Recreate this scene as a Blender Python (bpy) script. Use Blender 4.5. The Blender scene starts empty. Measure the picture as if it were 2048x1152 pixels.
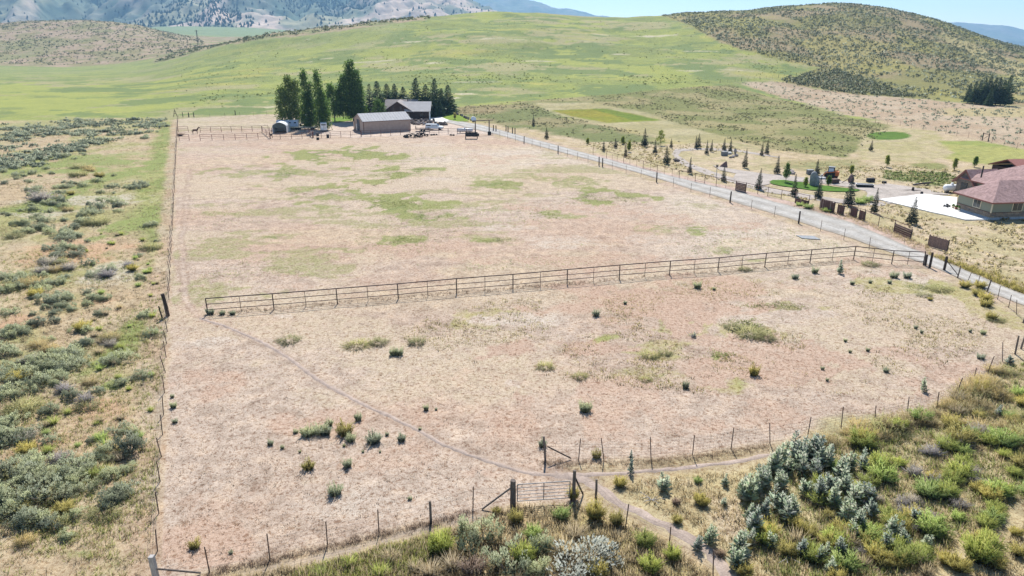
import bpy, math, random
import numpy as np
from mathutils import Vector, Matrix

# ------------------------------------------------------------ camera, sky, sun, exposure
SC = bpy.context.scene
COL = SC.collection
FPX, PITCH, CAMZ = 1365.0, math.radians(20.0), 28.0
cam_data = bpy.data.cameras.new('camera')
cam_data.sensor_width = 36.0
cam_data.lens = 36.0 * FPX / 2048.0
cam_data.clip_start = 0.5
cam_data.clip_end = 30000
cam = bpy.data.objects.new('camera', cam_data)
COL.objects.link(cam)
cam.location = (0, 0, CAMZ)
cam.rotation_euler = (math.pi / 2 - PITCH, 0, 0)
SC.camera = cam

SUN_EL, SUN_AZ = math.radians(52), math.radians(0)      # the sun stands straight ahead, beyond the hills
world = bpy.data.worlds.new('World')
SC.world = world
world.use_nodes = True
wn = world.node_tree.nodes
wn.clear()
w_out = wn.new('ShaderNodeOutputWorld')
w_bg = wn.new('ShaderNodeBackground')
w_sky = wn.new('ShaderNodeTexSky')
w_sky.sky_type = 'NISHITA'
w_sky.sun_disc = False
w_sky.sun_elevation = SUN_EL
w_sky.sun_rotation = SUN_AZ
w_sky.altitude = 1800
w_sky.air_density = 1.0
w_sky.dust_density = 0.0
w_sky.ozone_density = 1.6
w_bg.inputs['Strength'].default_value = 0.10
world.node_tree.links.new(w_sky.outputs[0], w_bg.inputs[0])
world.node_tree.links.new(w_bg.outputs[0], w_out.inputs[0])

sun_data = bpy.data.lights.new('sun', 'SUN')
sun_data.energy = 4.6
sun_data.angle = math.radians(0.53)
sun_data.color = (1.0, 0.955, 0.89)
sun = bpy.data.objects.new('sun', sun_data)
COL.objects.link(sun)
sun.location = (0, 200, 300)
sd = Vector((math.sin(SUN_AZ) * math.cos(SUN_EL), math.cos(SUN_AZ) * math.cos(SUN_EL), math.sin(SUN_EL)))
sun.rotation_euler = sd.to_track_quat('Z', 'Y').to_euler()

SC.view_settings.view_transform = 'Standard'
SC.view_settings.look = 'None'
SC.view_settings.gamma = 1.0
SC.view_settings.exposure = 0.75
SC.render.engine = 'CYCLES'
SC.cycles.volume_bounces = 0
SC.cycles.max_bounces = 6

R = random.Random(7)
NR = np.random.default_rng(11)

# ------------------------------------------------------------ noise
def vnoise(x, y, seed=0):
    xi = np.floor(x).astype(np.int64); yi = np.floor(y).astype(np.int64)
    fx = x - xi; fy = y - yi
    fx = fx * fx * fx * (fx * (fx * 6 - 15) + 10); fy = fy * fy * fy * (fy * (fy * 6 - 15) + 10)
    def h(a, b):
        n = (a * 374761393 + b * 668265263 + seed * 982451653) & 0x7fffffff
        n = ((n ^ (n >> 13)) * 1274126177) & 0x7fffffff
        n = ((n ^ (n >> 16)) * 1911520717) & 0x7fffffff
        return ((n ^ (n >> 15)) & 0xffff) / 65535.0
    a = h(xi, yi); b = h(xi + 1, yi); c = h(xi, yi + 1); d = h(xi + 1, yi + 1)
    return (a * (1 - fx) + b * fx) * (1 - fy) + (c * (1 - fx) + d * fx) * fy

def fbm(x, y, scale, seed=0, octv=5, gain=0.5):
    x = np.asarray(x, float) / scale; y = np.asarray(y, float) / scale
    s = 0; a = 1; t = 0
    for i in range(octv):
        s = s + a * vnoise(x * 2 ** i + 17.3 * i, y * 2 ** i - 9.1 * i, seed + i * 31)
        t += a; a *= gain
    return s / t

def sstep(a, b, x):
    t = np.clip((x - a) / (b - a), 0, 1)
    return t * t * (3 - 2 * t)

# ------------------------------------------------------------ terrain
CP, SP = math.cos(PITCH), math.sin(PITCH)
def row_ratio(py):
    v = (576 - py) / FPX
    return (-SP + v * CP) / (CP + v * SP)
def zrow(Y, py):
    return CAMZ + Y * row_ratio(py)
def col_s(px, py=70):
    return (px - 1024) / FPX / (CP + (576 - py) / FPX * SP)

def hillcol(ridgeY, ridgepy, back):
    r = zrow(ridgeY, ridgepy)
    return [(262, 0), (330, .05 * r), (430, .22 * r), (540, .5 * r), (ridgeY - 95, .8 * r), (ridgeY, r), (ridgeY + 90, r * .97)] + back
def sagecol(b0, ridgeY, ridgepy, back):
    r = zrow(ridgeY, ridgepy)
    return [(b0, 0), (b0 + .2 * (ridgeY - b0), .11 * r), (b0 + .5 * (ridgeY - b0), .42 * r), (b0 + .78 * (ridgeY - b0), .8 * r), (ridgeY, r), (ridgeY + 90, r * .95)] + back
TAIL = [(1100, 22), (1600, 10), (3200, 0)]
PROF = [
    (-700, [(500, 0), (800, 3), (1300, 30), (3200, 60)]),
    (-250, [(500, 0), (800, 3), (1250, 62), (1500, 45), (2200, 45), (3200, 70)]),
    (0,   [(300, 0), (560, 1.5), (800, zrow(800, 130)), (1000, zrow(1000, 88)), (1250, zrow(1250, 41)), (1500, 42), (2200, 40), (3200, 60)]),
    (130, [(300, 0), (560, 1.5), (800, zrow(800, 133)), (1000, zrow(1000, 80)), (1250, zrow(1250, 27)), (1500, 44), (2200, 40), (3200, 60)]),
    (210, [(300, 0), (560, 1.5), (780, zrow(780, 131)), (1000, zrow(1000, 80)), (1250, zrow(1250, 30)), (1500, 42), (2200, 40), (3200, 60)]),
    (300, [(300, 0), (560, 2.5), (760, zrow(760, 124)), (1000, zrow(1000, 83)), (1220, zrow(1220, 48)), (1450, 40), (2000, zrow(2000, 66)), (2500, zrow(2500, 50)), (3200, 62)]),
    (385, [(275, 0), (450, 6), (560, 13), (650, zrow(650, 99)), (740, 17), (900, 18), (1080, zrow(1080, 78)), (1250, 27), (1700, zrow(1700, 70)), (2400, zrow(2400, 52)), (3200, 62)]),
    (430, [(268, 0), (430, 6), (540, 13), (660, zrow(660, 90)), (760, 17), (900, 16), (1250, 22), (1700, zrow(1700, 72)), (2400, zrow(2400, 53)), (3200, 62)]),
    (540, hillcol(690, 66, [(850, 27), (1100, 25), (1700, zrow(1700, 70)), (2400, zrow(2400, 55)), (3200, 62)])),
    (700, hillcol(710, 48, [(1000, 28), (1700, 20), (2400, 30), (3200, 50)])),
    (830, hillcol(725, 32, TAIL)),
    (950, hillcol(740, 21, TAIL)),
    (1100, hillcol(750, 25, TAIL)),
    (1230, hillcol(750, 29, TAIL)),
    (1330, hillcol(750, 28, TAIL)),
    (1500, sagecol(300, 750, 17, TAIL)),
    (1600, sagecol(350, 750, 9, TAIL)),
    (1690, sagecol(370, 750, 0, TAIL)),
    (1800, sagecol(375, 735, 13, TAIL)),
    (1900, sagecol(370, 720, 40, TAIL)),
    (1960, sagecol(365, 700, 64, TAIL)),
    (2048, sagecol(360, 690, 95, [(1000, 10), (1600, 0)])),
    (2200, [(400, 0), (700, 9), (1000, 4), (1600, 0)]),
    (2900, [(400, 0), (1600, 0)]),
]
TS = np.linspace(-1.7, 1.7, 681)
TL = np.linspace(math.log(4), math.log(3300), 420)
_cs = np.array([col_s(p) for p, _ in PROF])
_tab = np.zeros((len(PROF), len(TL)))
for i, (p, pr) in enumerate(PROF):
    ys = [math.log(a) for a, b in pr]; zs = [b for a, b in pr]
    _tab[i] = np.interp(TL, [math.log(4), ys[0] - .12] + ys, [0, 0] + zs)
T = np.zeros((len(TS), len(TL)))
for j in range(len(TL)):
    T[:, j] = np.interp(TS, _cs, _tab[:, j])
def gsm(a, sig, ax):
    r = int(sig * 3); k = np.exp(-.5 * (np.arange(-r, r + 1) / sig) ** 2); k /= k.sum()
    p = np.pad(a, [(r, r) if i == ax else (0, 0) for i in range(2)], mode='edge')
    return np.apply_along_axis(lambda m: np.convolve(m, k, 'valid'), ax, p)
T = gsm(gsm(T, 7.0, 0), 3.2, 1)

def height0(x, y):
    """broad shape of the land"""
    x = np.asarray(x, float); y = np.maximum(np.asarray(y, float), 5.0)
    s = np.clip(x / y, -1.69, 1.69); l = np.log(y)
    fi = (s - TS[0]) / (TS[1] - TS[0]); fj = np.clip((l - TL[0]) / (TL[1] - TL[0]), 0, len(TL) - 1.001)
    i = np.clip(fi.astype(int), 0, len(TS) - 2); j = fj.astype(int)
    a = fi - i; b = fj - j
    z = (T[i, j] * (1 - a) + T[i + 1, j] * a) * (1 - b) + (T[i, j + 1] * (1 - a) + T[i + 1, j + 1] * a) * b
    return z

def height(x, y):
    x = np.asarray(x, float); y = np.asarray(y, float)
    z = height0(x, y)
    w = sstep(300, 520, y)
    z = z + w * (fbm(x, y, 110, 3, 4) - .5) * 9 * sstep(2, 25, z)
    z = z + w * (fbm(x, y, 22, 5, 3) - .5) * 1.6 * sstep(2, 25, z)
    near = 1 - sstep(200, 300, y)
    z = z + near * ((fbm(x, y, 9, 8, 3) - .5) * .22 + (fbm(x, y, 1.6, 9, 3) - .5) * .10)
    return z

_YS = np.exp(np.linspace(math.log(8), math.log(3200), 2600))
def at(px, py):
    """ground point that the photograph shows at a pixel (the ray's first meeting with the land)"""
    u = (px - 1024) / FPX; v = (576 - py) / FPX
    k = CP + v * SP
    zr = CAMZ + _YS * (-SP + v * CP) / k
    xr = u / k * _YS
    d = zr - height(xr, _YS)
    idx = np.nonzero(d < 0)[0]
    if len(idx) == 0:
        i = len(_YS) - 1
    else:
        i = max(idx[0], 1)
    if len(idx):
        t = d[i - 1] / (d[i - 1] - d[i] + 1e-9)
    else:
        t = 1
    Y = _YS[i - 1] + (_YS[i] - _YS[i - 1]) * t
    X = u / k * Y
    return Vector((X, Y, float(height(X, Y))))
def proj(p):
    """world point to photograph pixel"""
    d = p[1] * CP - (p[2] - CAMZ) * SP
    up = p[1] * SP + (p[2] - CAMZ) * CP
    return 1024 + FPX * p[0] / d, 576 - FPX * up / d
def ppm(p):
    """vertical pixels of the photograph per metre at a point"""
    a = proj(p); b = proj((p[0], p[1], p[2] + 1))
    return a[1] - b[1]
def gz(x, y):
    return float(height(x, y))

# ------------------------------------------------------------ materials
def new_mat(name):
    m = bpy.data.materials.new(name); m.use_nodes = True
    nt = m.node_tree; nt.nodes.clear()
    out = nt.nodes.new('ShaderNodeOutputMaterial')
    return m, nt, out
def nd(nt, t, **kw):
    n = nt.nodes.new(t)
    for k, v in kw.items():
        if k.startswith('i_'):
            n.inputs[k[2:].replace('_', ' ')].default_value = v
        else:
            setattr(n, k, v)
    return n
def mixc(nt, fac, a, b, blend='MIX'):
    n = nt.nodes.new('ShaderNodeMix'); n.data_type = 'RGBA'; n.blend_type = blend
    for sock, v in ((n.inputs[0], fac), (n.inputs[6], a), (n.inputs[7], b)):
        if isinstance(v, bpy.types.NodeSocket): nt.links.new(v, sock)
        elif isinstance(v, (int, float)): sock.default_value = v
        else: sock.default_value = tuple(v) + ((1,) if len(v) == 3 else ())
    return n.outputs[2]
def ramp(nt, fac, stops):
    n = nt.nodes.new('ShaderNodeValToRGB')
    el = n.color_ramp.elements
    while len(el) < len(stops): el.new(.5)
    for e, (p, c) in zip(el, stops):
        e.position = p; e.color = tuple(c) + (1,) if not isinstance(c, (int, float)) else (c, c, c, 1)
    nt.links.new(fac, n.inputs[0])
    return n.outputs[0]

def pm(name, col, rough=.75, metal=0, var=.25, scale=3.0, bump=.0, spec=.3, stretch=(1, 1, 1), dirt=None):
    """plain procedural surface: base colour with weathering noise"""
    m, nt, out = new_mat(name)
    b = nd(nt, 'ShaderNodeBsdfPrincipled'); b.inputs['Roughness'].default_value = rough; b.inputs['Metallic'].default_value = metal
    b.inputs['Specular IOR Level'].default_value = spec
    tc = nd(nt, 'ShaderNodeTexCoord'); mp = nd(nt, 'ShaderNodeMapping'); mp.inputs['Scale'].default_value = stretch
    nt.links.new(tc.outputs['Object'], mp.inputs[0])
    n = nd(nt, 'ShaderNodeTexNoise'); n.inputs['Scale'].default_value = scale; n.inputs['Detail'].default_value = 6
    nt.links.new(mp.outputs[0], n.inputs['Vector'])
    lo = tuple(max(0, c * (1 - var)) for c in col); hi = tuple(min(1, c * (1 + var)) for c in col)
    c = ramp(nt, n.outputs[0], [(.3, lo), (.7, hi)])
    if dirt:
        n2 = nd(nt, 'ShaderNodeTexNoise'); n2.inputs['Scale'].default_value = scale * .37; n2.inputs['Detail'].default_value = 8
        nt.links.new(tc.outputs['Object'], n2.inputs['Vector'])
        c = mixc(nt, ramp(nt, n2.outputs[0], [(.5, 0.0), (.72, .8)]), c, dirt)
    oi = nd(nt, 'ShaderNodeObjectInfo')
    c = mixc(nt, 1.0, c, ramp(nt, oi.outputs['Random'], [(0, .86), (1, 1.12)]), 'MULTIPLY')
    nt.links.new(c, b.inputs['Base Color'])
    if bump:
        bp = nd(nt, 'ShaderNodeBump'); bp.inputs['Strength'].default_value = bump; bp.inputs['Distance'].default_value = .03
        nt.links.new(n.outputs[0], bp.inputs['Height']); nt.links.new(bp.outputs[0], b.inputs['Normal'])
    nt.links.new(b.outputs[0], out.inputs[0])
    return m

def leafmat(name, cols, trans=.35, rough=.6, objvar=.18):
    """foliage: every leaf its own shade, some light passing through"""
    m, nt, out = new_mat(name)
    g = nd(nt, 'ShaderNodeNewGeometry'); oi = nd(nt, 'ShaderNodeObjectInfo')
    c = ramp(nt, g.outputs['Random Per Island'], [(i / max(1, len(cols) - 1), k) for i, k in enumerate(cols)])
    c = mixc(nt, 1.0, c, ramp(nt, oi.outputs['Random'], [(0, (1 - objvar, 1 - objvar, 1 - objvar * .6)), (1, (1 + objvar, 1 + objvar * .8, 1))]), 'MULTIPLY')
    d = nd(nt, 'ShaderNodeBsdfPrincipled'); d.inputs['Roughness'].default_value = rough; d.inputs['Specular IOR Level'].default_value = .25
    t = nd(nt, 'ShaderNodeBsdfTranslucent')
    mx = nd(nt, 'ShaderNodeMixShader'); mx.inputs[0].default_value = trans
    nt.links.new(c, d.inputs['Base Color']); nt.links.new(c, t.inputs[0])
    nt.links.new(d.outputs[0], mx.inputs[1]); nt.links.new(t.outputs[0], mx.inputs[2])
    nt.links.new(mx.outputs[0], out.inputs[0])
    return m

# ------------------------------------------------------------ mesh building
def np_mesh(name, v, f, mat=None, smooth=False, attrs=None, normals=None):
    """mesh from arrays; f is (n,3) or (n,4)"""
    v = np.asarray(v, np.float32); f = np.asarray(f, np.int32)
    me = bpy.data.meshes.new(name)
    k = f.shape[1]
    me.vertices.add(len(v)); me.vertices.foreach_set('co', v.ravel())
    me.loops.add(f.size); me.loops.foreach_set('vertex_index', f.ravel())
    me.polygons.add(len(f)); me.polygons.foreach_set('loop_start', np.arange(0, f.size, k, dtype=np.int32))
    try: me.polygons.foreach_set('loop_total', np.full(len(f), k, np.int32))
    except Exception: pass
    me.polygons.foreach_set('use_smooth', np.full(len(f), smooth, bool))
    for an, arr in (attrs or {}).items():
        arr = np.asarray(arr, np.float32)
        if arr.ndim == 2:
            a = me.attributes.new(an, 'FLOAT_COLOR', 'POINT')
            c = np.ones((len(v), 4), np.float32); c[:, :3] = arr[:, :3]
            a.data.foreach_set('color', c.ravel())
        else:
            a = me.attributes.new(an, 'FLOAT', 'POINT'); a.data.foreach_set('value', arr)
    if normals is not None:
        nn = np.asarray(normals, np.float32); nn = nn / (np.linalg.norm(nn, axis=1, keepdims=True) + 1e-9)
        me.polygons.foreach_set('use_smooth', np.full(len(f), True, bool))
        a = me.attributes.new('custom_normal', 'FLOAT_VECTOR', 'POINT'); a.data.foreach_set('vector', nn.astype(np.float32).ravel())
    me.update(calc_edges=True)
    if mat: me.materials.append(mat)
    return me
def link(name, me, parent=None, loc=None, rz=0.0, sc=None):
    o = bpy.data.objects.new(name, me); COL.objects.link(o)
    if parent is not None: o.parent = parent
    if loc is not None: o.location = loc
    if rz: o.rotation_euler = (0, 0, rz)
    if sc is not None: o.scale = (sc, sc, sc) if isinstance(sc, (int, float)) else sc
    return o
def tag(o, label=None, cat=None, group=None, kind=None):
    if label: o['label'] = label
    if cat: o['category'] = cat
    if group: o['group'] = group
    if kind: o['kind'] = kind
    return o
def thing(name, loc, label, cat, group=None, rz=0.0, sc=None):
    return tag(link(name, None, None, loc, rz, sc), label, cat, group)

class MB:
    def __init__(s): s.v = []; s.f = []
    def add(s, vs, fs):
        n = len(s.v); s.v += [tuple(p) for p in vs]; s.f += [tuple(i + n for i in f) for f in fs]; return s
    def box(s, c, d, rz=0.0, ry=0.0, rx=0.0, taper=1.0):
        M = Matrix.Translation(c) @ Matrix.Rotation(rz, 4, 'Z') @ Matrix.Rotation(ry, 4, 'Y') @ Matrix.Rotation(rx, 4, 'X')
        hx, hy, hz = d[0] / 2, d[1] / 2, d[2] / 2
        vs = [M @ Vector((sx * hx * (taper if sz > 0 else 1), sy * hy * (taper if sz > 0 else 1), sz * hz)) for sz in (-1, 1) for sx, sy in ((-1, -1), (1, -1), (1, 1), (-1, 1))]
        return s.add(vs, [(3, 2, 1, 0), (4, 5, 6, 7), (0, 1, 5, 4), (1, 2, 6, 5), (2, 3, 7, 6), (3, 0, 4, 7)])
    def tube(s, pts, r, n=6, r2=None, cap=True):
        pts = [Vector(p) for p in pts]; k = len(pts); r2 = r if r2 is None else r2
        vs = []; fs = []
        for i, p in enumerate(pts):
            d = (pts[min(i + 1, k - 1)] - pts[max(i - 1, 0)]).normalized()
            a = d.orthogonal().normalized() if abs(d.z) > .95 else d.cross(Vector((0, 0, 1))).normalized()
            b = d.cross(a)
            rr = r + (r2 - r) * i / max(1, k - 1)
            for j in range(n):
                t = 2 * math.pi * j / n
                vs.append(p + a * (math.cos(t) * rr) + b * (math.sin(t) * rr))
        for i in range(k - 1):
            for j in range(n):
                j2 = (j + 1) % n
                fs.append((i * n + j, i * n + j2, (i + 1) * n + j2, (i + 1) * n + j))
        if cap:
            fs.append(tuple(range(n - 1, -1, -1))); fs.append(tuple((k - 1) * n + j for j in range(n)))
        return s.add(vs, fs)
    def lathe(s, prof, n=16, axis='Z', c=(0, 0, 0)):
        vs = []; fs = []
        for r, h in prof:
            for j in range(n):
                t = 2 * math.pi * j / n
                p = (math.cos(t) * r, math.sin(t) * r, h)
                if axis == 'X': p = (h, p[0], p[1])
                if axis == 'Y': p = (p[0], h, p[1])
                vs.append((p[0] + c[0], p[1] + c[1], p[2] + c[2]))
        k = len(prof)
        for i in range(k - 1):
            for j in range(n):
                j2 = (j + 1) % n
                fs.append((i * n + j, i * n + j2, (i + 1) * n + j2, (i + 1) * n + j))
        fs.append(tuple(range(n - 1, -1, -1))); fs.append(tuple((k - 1) * n + j for j in range(n)))
        return s.add(vs, fs)
    def prism(s, poly, y0, y1, axis='Y'):
        """polygon in XZ pushed along Y (or in XY pushed along Z, or YZ along X)"""
        n = len(poly); vs = []
        for t in (y0, y1):
            for a, b in poly:
                vs.append((a, t, b) if axis == 'Y' else ((a, b, t) if axis == 'Z' else (t, a, b)))
        fs = [tuple(range(n)), tuple(range(2 * n - 1, n - 1, -1))]
        for i in range(n):
            j = (i + 1) % n
            fs.append((i, i + n, j + n, j))
        return s.add(vs, fs)
    def mesh(s, name, mat, smooth=False, bevel=0):
        me = bpy.data.meshes.new(name); me.from_pydata(s.v, [], s.f)
        import bmesh
        bm = bmesh.new(); bm.from_mesh(me); bmesh.ops.recalc_face_normals(bm, faces=bm.faces)
        if bevel: bmesh.ops.bevel(bm, geom=[e for e in bm.edges if e.calc_face_angle(0) > .5], offset=bevel, segments=2, affect='EDGES', profile=.7)
        bm.to_mesh(me); bm.free()
        if smooth:
            for p in me.polygons: p.use_smooth = True
        if mat: me.materials.append(mat)
        me.update()
        return me
    def build(s, name, mat, parent=None, smooth=False, bevel=0, loc=None, rz=0.0):
        return link(name, s.mesh(name, mat, smooth, bevel), parent, loc, rz)

# polygon masks in world space
def wpoly(pix):
    return np.array([[p.x, p.y] for p in (at(*q) for q in pix)])
def sdist(poly, x, y):
    """signed distance to a polygon, positive inside"""
    d = np.full(x.shape, 1e18); ins = np.zeros(x.shape, bool); n = len(poly)
    for i in range(n):
        ax, ay = poly[i]; bx, by = poly[(i + 1) % n]
        ex, ey = bx - ax, by - ay
        t = np.clip(((x - ax) * ex + (y - ay) * ey) / (ex * ex + ey * ey + 1e-12), 0, 1)
        d = np.minimum(d, (x - ax - t * ex) ** 2 + (y - ay - t * ey) ** 2)
        c = ((ay > y) != (by > y)) & (x < ex * (y - ay) / (ey if ey else 1e-12) + ax)
        ins ^= c
    d = np.sqrt(d)
    return np.where(ins, d, -d)
def pdist(line, x, y):
    d = np.full(x.shape, 1e18)
    for i in range(len(line) - 1):
        ax, ay = line[i]; bx, by = line[i + 1]; ex, ey = bx - ax, by - ay
        t = np.clip(((x - ax) * ex + (y - ay) * ey) / (ex * ex + ey * ey + 1e-12), 0, 1)
        d = np.minimum(d, (x - ax - t * ex) ** 2 + (y - ay - t * ey) ** 2)
    return np.sqrt(d)
# ------------------------------------------------------------ the land
ROWS = np.exp(np.arange(math.log(6.0), math.log(3200.0), .0078))
CS = np.concatenate([np.linspace(-1.65, -1.02, 40, endpoint=False), np.linspace(-1.02, 1.02, 541), np.linspace(1.02, 1.65, 41)[1:]])
SY, SS = np.meshgrid(ROWS, CS, indexing='ij')
GX = (SS * SY).ravel(); GY = SY.ravel()
GZ = height(GX, GY)
nr, nc = SY.shape
ii = (np.arange(nr - 1)[:, None] * nc + np.arange(nc - 1)[None, :]).ravel()
GF = np.stack([ii, ii + 1, ii + 1 + nc, ii + nc], 1)

PADDOCK_PX = [(306, 1200), (312, 1130), (318, 1010), (326, 850), (334, 640), (346, 420), (356, 238), (470, 231), (560, 228), (700, 246), (830, 240), (960, 252), (1000, 268), (1100, 300), (1300, 360), (1500, 414),
              (1700, 485), (1800, 521), (1862, 536), (1920, 556), (1975, 583), (2020, 616), (2060, 650), (2060, 690), (2005, 722), (1914, 785), (1814, 829), (1682, 854), (1540, 886), (1385, 908), (1208, 921), (1120, 930), (1147, 1000),
              (1027, 1010), (862, 1042), (758, 1066), (655, 1091), (540, 1118), (419, 1144), (330, 1170)]
PADDOCK = wpoly(PADDOCK_PX)
TRAIL = wpoly([(378, 330), (375, 400), (366, 470), (364, 540), (372, 600), (400, 636), (470, 660), (560, 705), (640, 762), (720, 805), (820, 852), (900, 895), (1000, 930), (1090, 950), (1250, 946), (1450, 926), (1560, 905)])
TRAIL2 = wpoly([(1110, 950), (1170, 960), (1230, 1000), (1290, 1030), (1350, 1062), (1430, 1115), (1460, 1175)])
TRACK3 = wpoly([(380, 1190), (500, 1152), (640, 1118), (780, 1085), (880, 1055), (960, 1040), (1030, 1030)])
TRAIL4 = wpoly([(2048, 1020), (1990, 1070), (1930, 1110), (1900, 1170)])
LEFTFENCE = wpoly([(308, 1180), (315, 1102), (320, 963), (327, 816), (336, 640), (347, 420), (356, 240)])
ROAD_L = [(1000, 271), (1082, 294), (1176, 319), (1273, 345), (1350, 368), (1467, 404), (1565, 433), (1643, 459), (1709, 479), (1786, 507), (1847, 527), (1917, 556), (1985, 588), (2060, 616)]
ROAD_R = [(1000, 260), (1098, 286), (1185, 310), (1293, 339), (1350, 353), (1447, 375), (1545, 401), (1643, 426), (1701, 444), (1775, 475), (1862, 512), (1928, 539), (1990, 566), (2060, 594)]
CORAL = (.50, .36, .27)

def paint(x, y, z):
    n1 = fbm(x, y, 60, 21, 4); n2 = fbm(x, y, 14, 22, 4); n3 = fbm(x, y, 3.5, 23, 4); n4 = fbm(x * .35, y, 9, 24, 5)
    wob = (fbm(x, y, 5, 41, 3) - .5)
    col = np.zeros((len(x), 3)); fleck = np.zeros(len(x)); w2 = np.zeros(len(x))
    def C(*c): return np.array(c)[None, :]
    def put(m, c, f=None):
        nonlocal col, fleck, w2
        w2 = w2 * (1 - np.clip(m, 0, 1))
        m = np.clip(m, 0, 1)[:, None]
        col = col * (1 - m) + (c if isinstance(c, np.ndarray) else C(*c)) * m
        if f is not None: fleck = fleck * (1 - m[:, 0]) + f * m[:, 0]
    col2 = np.zeros((len(x), 3))
    def put2(m, c):
        nonlocal col2, w2
        m = np.clip(m, 0, 1); c = c if isinstance(c, np.ndarray) else C(*c) * np.ones((len(x), 1))
        k = m > w2; col2[k] = c[k]; w2 = np.maximum(w2, m)
    def vary(a, b, n, lo=.35, hi=.65):
        t = sstep(lo, hi, n)[:, None]
        return C(*a) * (1 - t) + C(*b) * t
    def poly(pix, soft=1.0, wamp=1.0):
        w = wpoly(pix)
        return sstep(-soft, soft, sdist(w, x + wob * wamp * 4, y + (n3 - .5) * wamp * 4))
    def blob(px, py, rx, ry, warp=1.0):
        c = at(px, py); a = at(px + rx, py); t = at(px, py - ry)
        wx = abs(a.x - c.x) + .01; wy = abs(t.y - c.y) + .01
        sel = (abs(x - c.x) < wx * 2.2) & (abs(y - c.y) < wy * 2.2)
        r = np.full(len(x), 9.0)
        r[sel] = ((x[sel] - c.x) / wx) ** 2 + ((y[sel] - c.y) / wy) ** 2
        return np.clip(1.25 - r + (n3 - .5) * 3.2 * warp + (n2 - .5) * 1.6 * warp, 0, 1) * (r < 2.6)
    # --- green hill and valley grass
    put(np.ones(len(x)), vary((.195, .225, .08), (.24, .27, .08), n2, .3, .7), .35)
    put(sstep(262, 250, y), vary((.45, .37, .26), (.40, .33, .20), n3), .9)
    put2(sstep(.50, .64, fbm(x, y, 42, 60, 6, .6)) * .66 * (y > 255), (.285, .305, .085))                     # yellow bloom
    put2(sstep(.50, .64, fbm(x * .6, y, 34, 61, 6, .6)) * .62 * (y > 255), (.32, .285, .16))
    put2(sstep(.50, .62, fbm(x * .7, y, 20, 62, 6, .6)) * .76 * (y > 255), (.145, .19, .07))
    put(sstep(.66, .74, fbm(x * .3, y, 16, 63, 5)) * .55, (.36, .33, .10))
    v = (y > 420) & (x < -90)
    put(v * sstep(420, 650, y) * .6, (.215, .25, .11))
    # pale terrace lines on the slope
    for px, py, rx, ry in ((1000, 77, 85, 1.5), (820, 84, 36, 1.2), (1150, 82, 40, 1.1), (740, 124, 40, 1.5), (770, 127, 24, 1.3), (862, 126, 24, 1.5), (960, 164, 50, 1.4), (1310, 72, 50, 1.2), (1400, 102, 45, 1.3), (930, 188, 26, 2.2), (905, 196, 20, 1.8), (616, 124, 13, 1.6), (655, 117, 14, 1.2),
                           (540, 214, 12, 2.5), (620, 80, 16, 1.3), (1380, 142, 30, 1.3), (1470, 140, 40, 1.3), (1210, 70, 30, 1), (1080, 122, 30, 1.2), (1240, 108, 18, 1.2)):
        put(blob(px, py, rx, ry, .7) * .85, (.46, .41, .30))
    # --- tan hill on the left, ridge belt
    lh = poly([(-400, 150), (0, 131), (130, 134), (230, 128), (300, 117), (360, 108), (400, 98), (412, 92), (400, 78), (330, 52), (210, 20), (0, 20), (-400, 20)], 8, 4)
    lh = np.maximum(lh, ((y > 1030) & (y < 1500) & (x < -430)).astype(float) * (z > 24))
    put(lh * (y > 700), vary((.34, .265, .19), (.245, .22, .12), n2, .4, .62), .5)
    put(lh * sstep(.55, .68, n1) * .6 * (y > 700), (.21, .22, .10))
    belt = poly([(305, 128), (400, 103), (480, 88), (600, 72), (740, 54), (850, 40), (850, 28), (700, 40), (540, 58), (430, 80), (360, 100), (305, 120)], 5, 3)
    put(belt * .85 * (y < 1000), vary((.34, .26, .18), (.20, .21, .10), n2, .4, .6), .5)
    far = sstep(1400, 1700, y)
    put(far, (.20, .255, .135))
    # --- right hill
    rh = poly([(1325, 33), (1365, 45), (1400, 62), (1450, 88), (1540, 116), (1640, 134), (1610, 148), (1560, 166), (1640, 176), (1700, 186), (1760, 192), (1850, 198), (1940, 206), (2060, 214), (2400, 225), (2400, -20), (1320, -20)], 4, 2)
    put(rh, vary((.21, .20, .075), (.275, .22, .13), fbm(x, y, 45, 71, 4), .38, .6), .5)
    put(rh * sstep(.5, .62, n1) * .6, (.30, .28, .085))
    put(poly([(1900, 90), (1960, 120), (2060, 165), (2060, 130), (1950, 90), (1880, 60)], 5, 2) * .8, (.38, .33, .16))
    put(poly([(1990, 155), (2060, 150), (2060, 185), (2005, 178)], 4, 2) * .7, (.34, .33, .13))
    # --- dry strip, meadows on the right
    put(poly([(1480, 166), (1560, 163), (1640, 178), (1760, 192), (1850, 199), (1940, 207), (2070, 215), (2500, 250), (2500, 330), (2060, 302), (1960, 280), (1870, 262), (1800, 250), (1700, 232), (1600, 205)], 3, 2), vary((.40, .325, .235), (.36, .275, .19), n2), .6)
    put(poly([(1880, 218), (2060, 215), (2500, 240), (2500, 255), (2060, 235), (1900, 232)], 3, 2) * .6, (.36, .32, .15))
    put(poly([(1000, 206), (1080, 200), (1460, 170), (1600, 207), (1700, 235), (1790, 252), (1730, 270), (1716, 300), (1690, 316), (1560, 302), (1480, 283), (1330, 245), (1180, 210)], 1, .5), vary((.175, .185, .07), (.27, .24, .12), n2, .4, .66), .55)
    put(poly([(900, 215), (1060, 206), (1100, 225), (1200, 250), (1300, 272), (1330, 290), (1200, 290), (1080, 262), (960, 245)], 3, 2), vary((.155, .175, .07), (.24, .215, .11), n2, .4, .62), .6)
    put(poly([(900, 216), (1000, 206), (1010, 222), (930, 228)], 2, 2) * .7, (.27, .215, .12))
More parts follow.
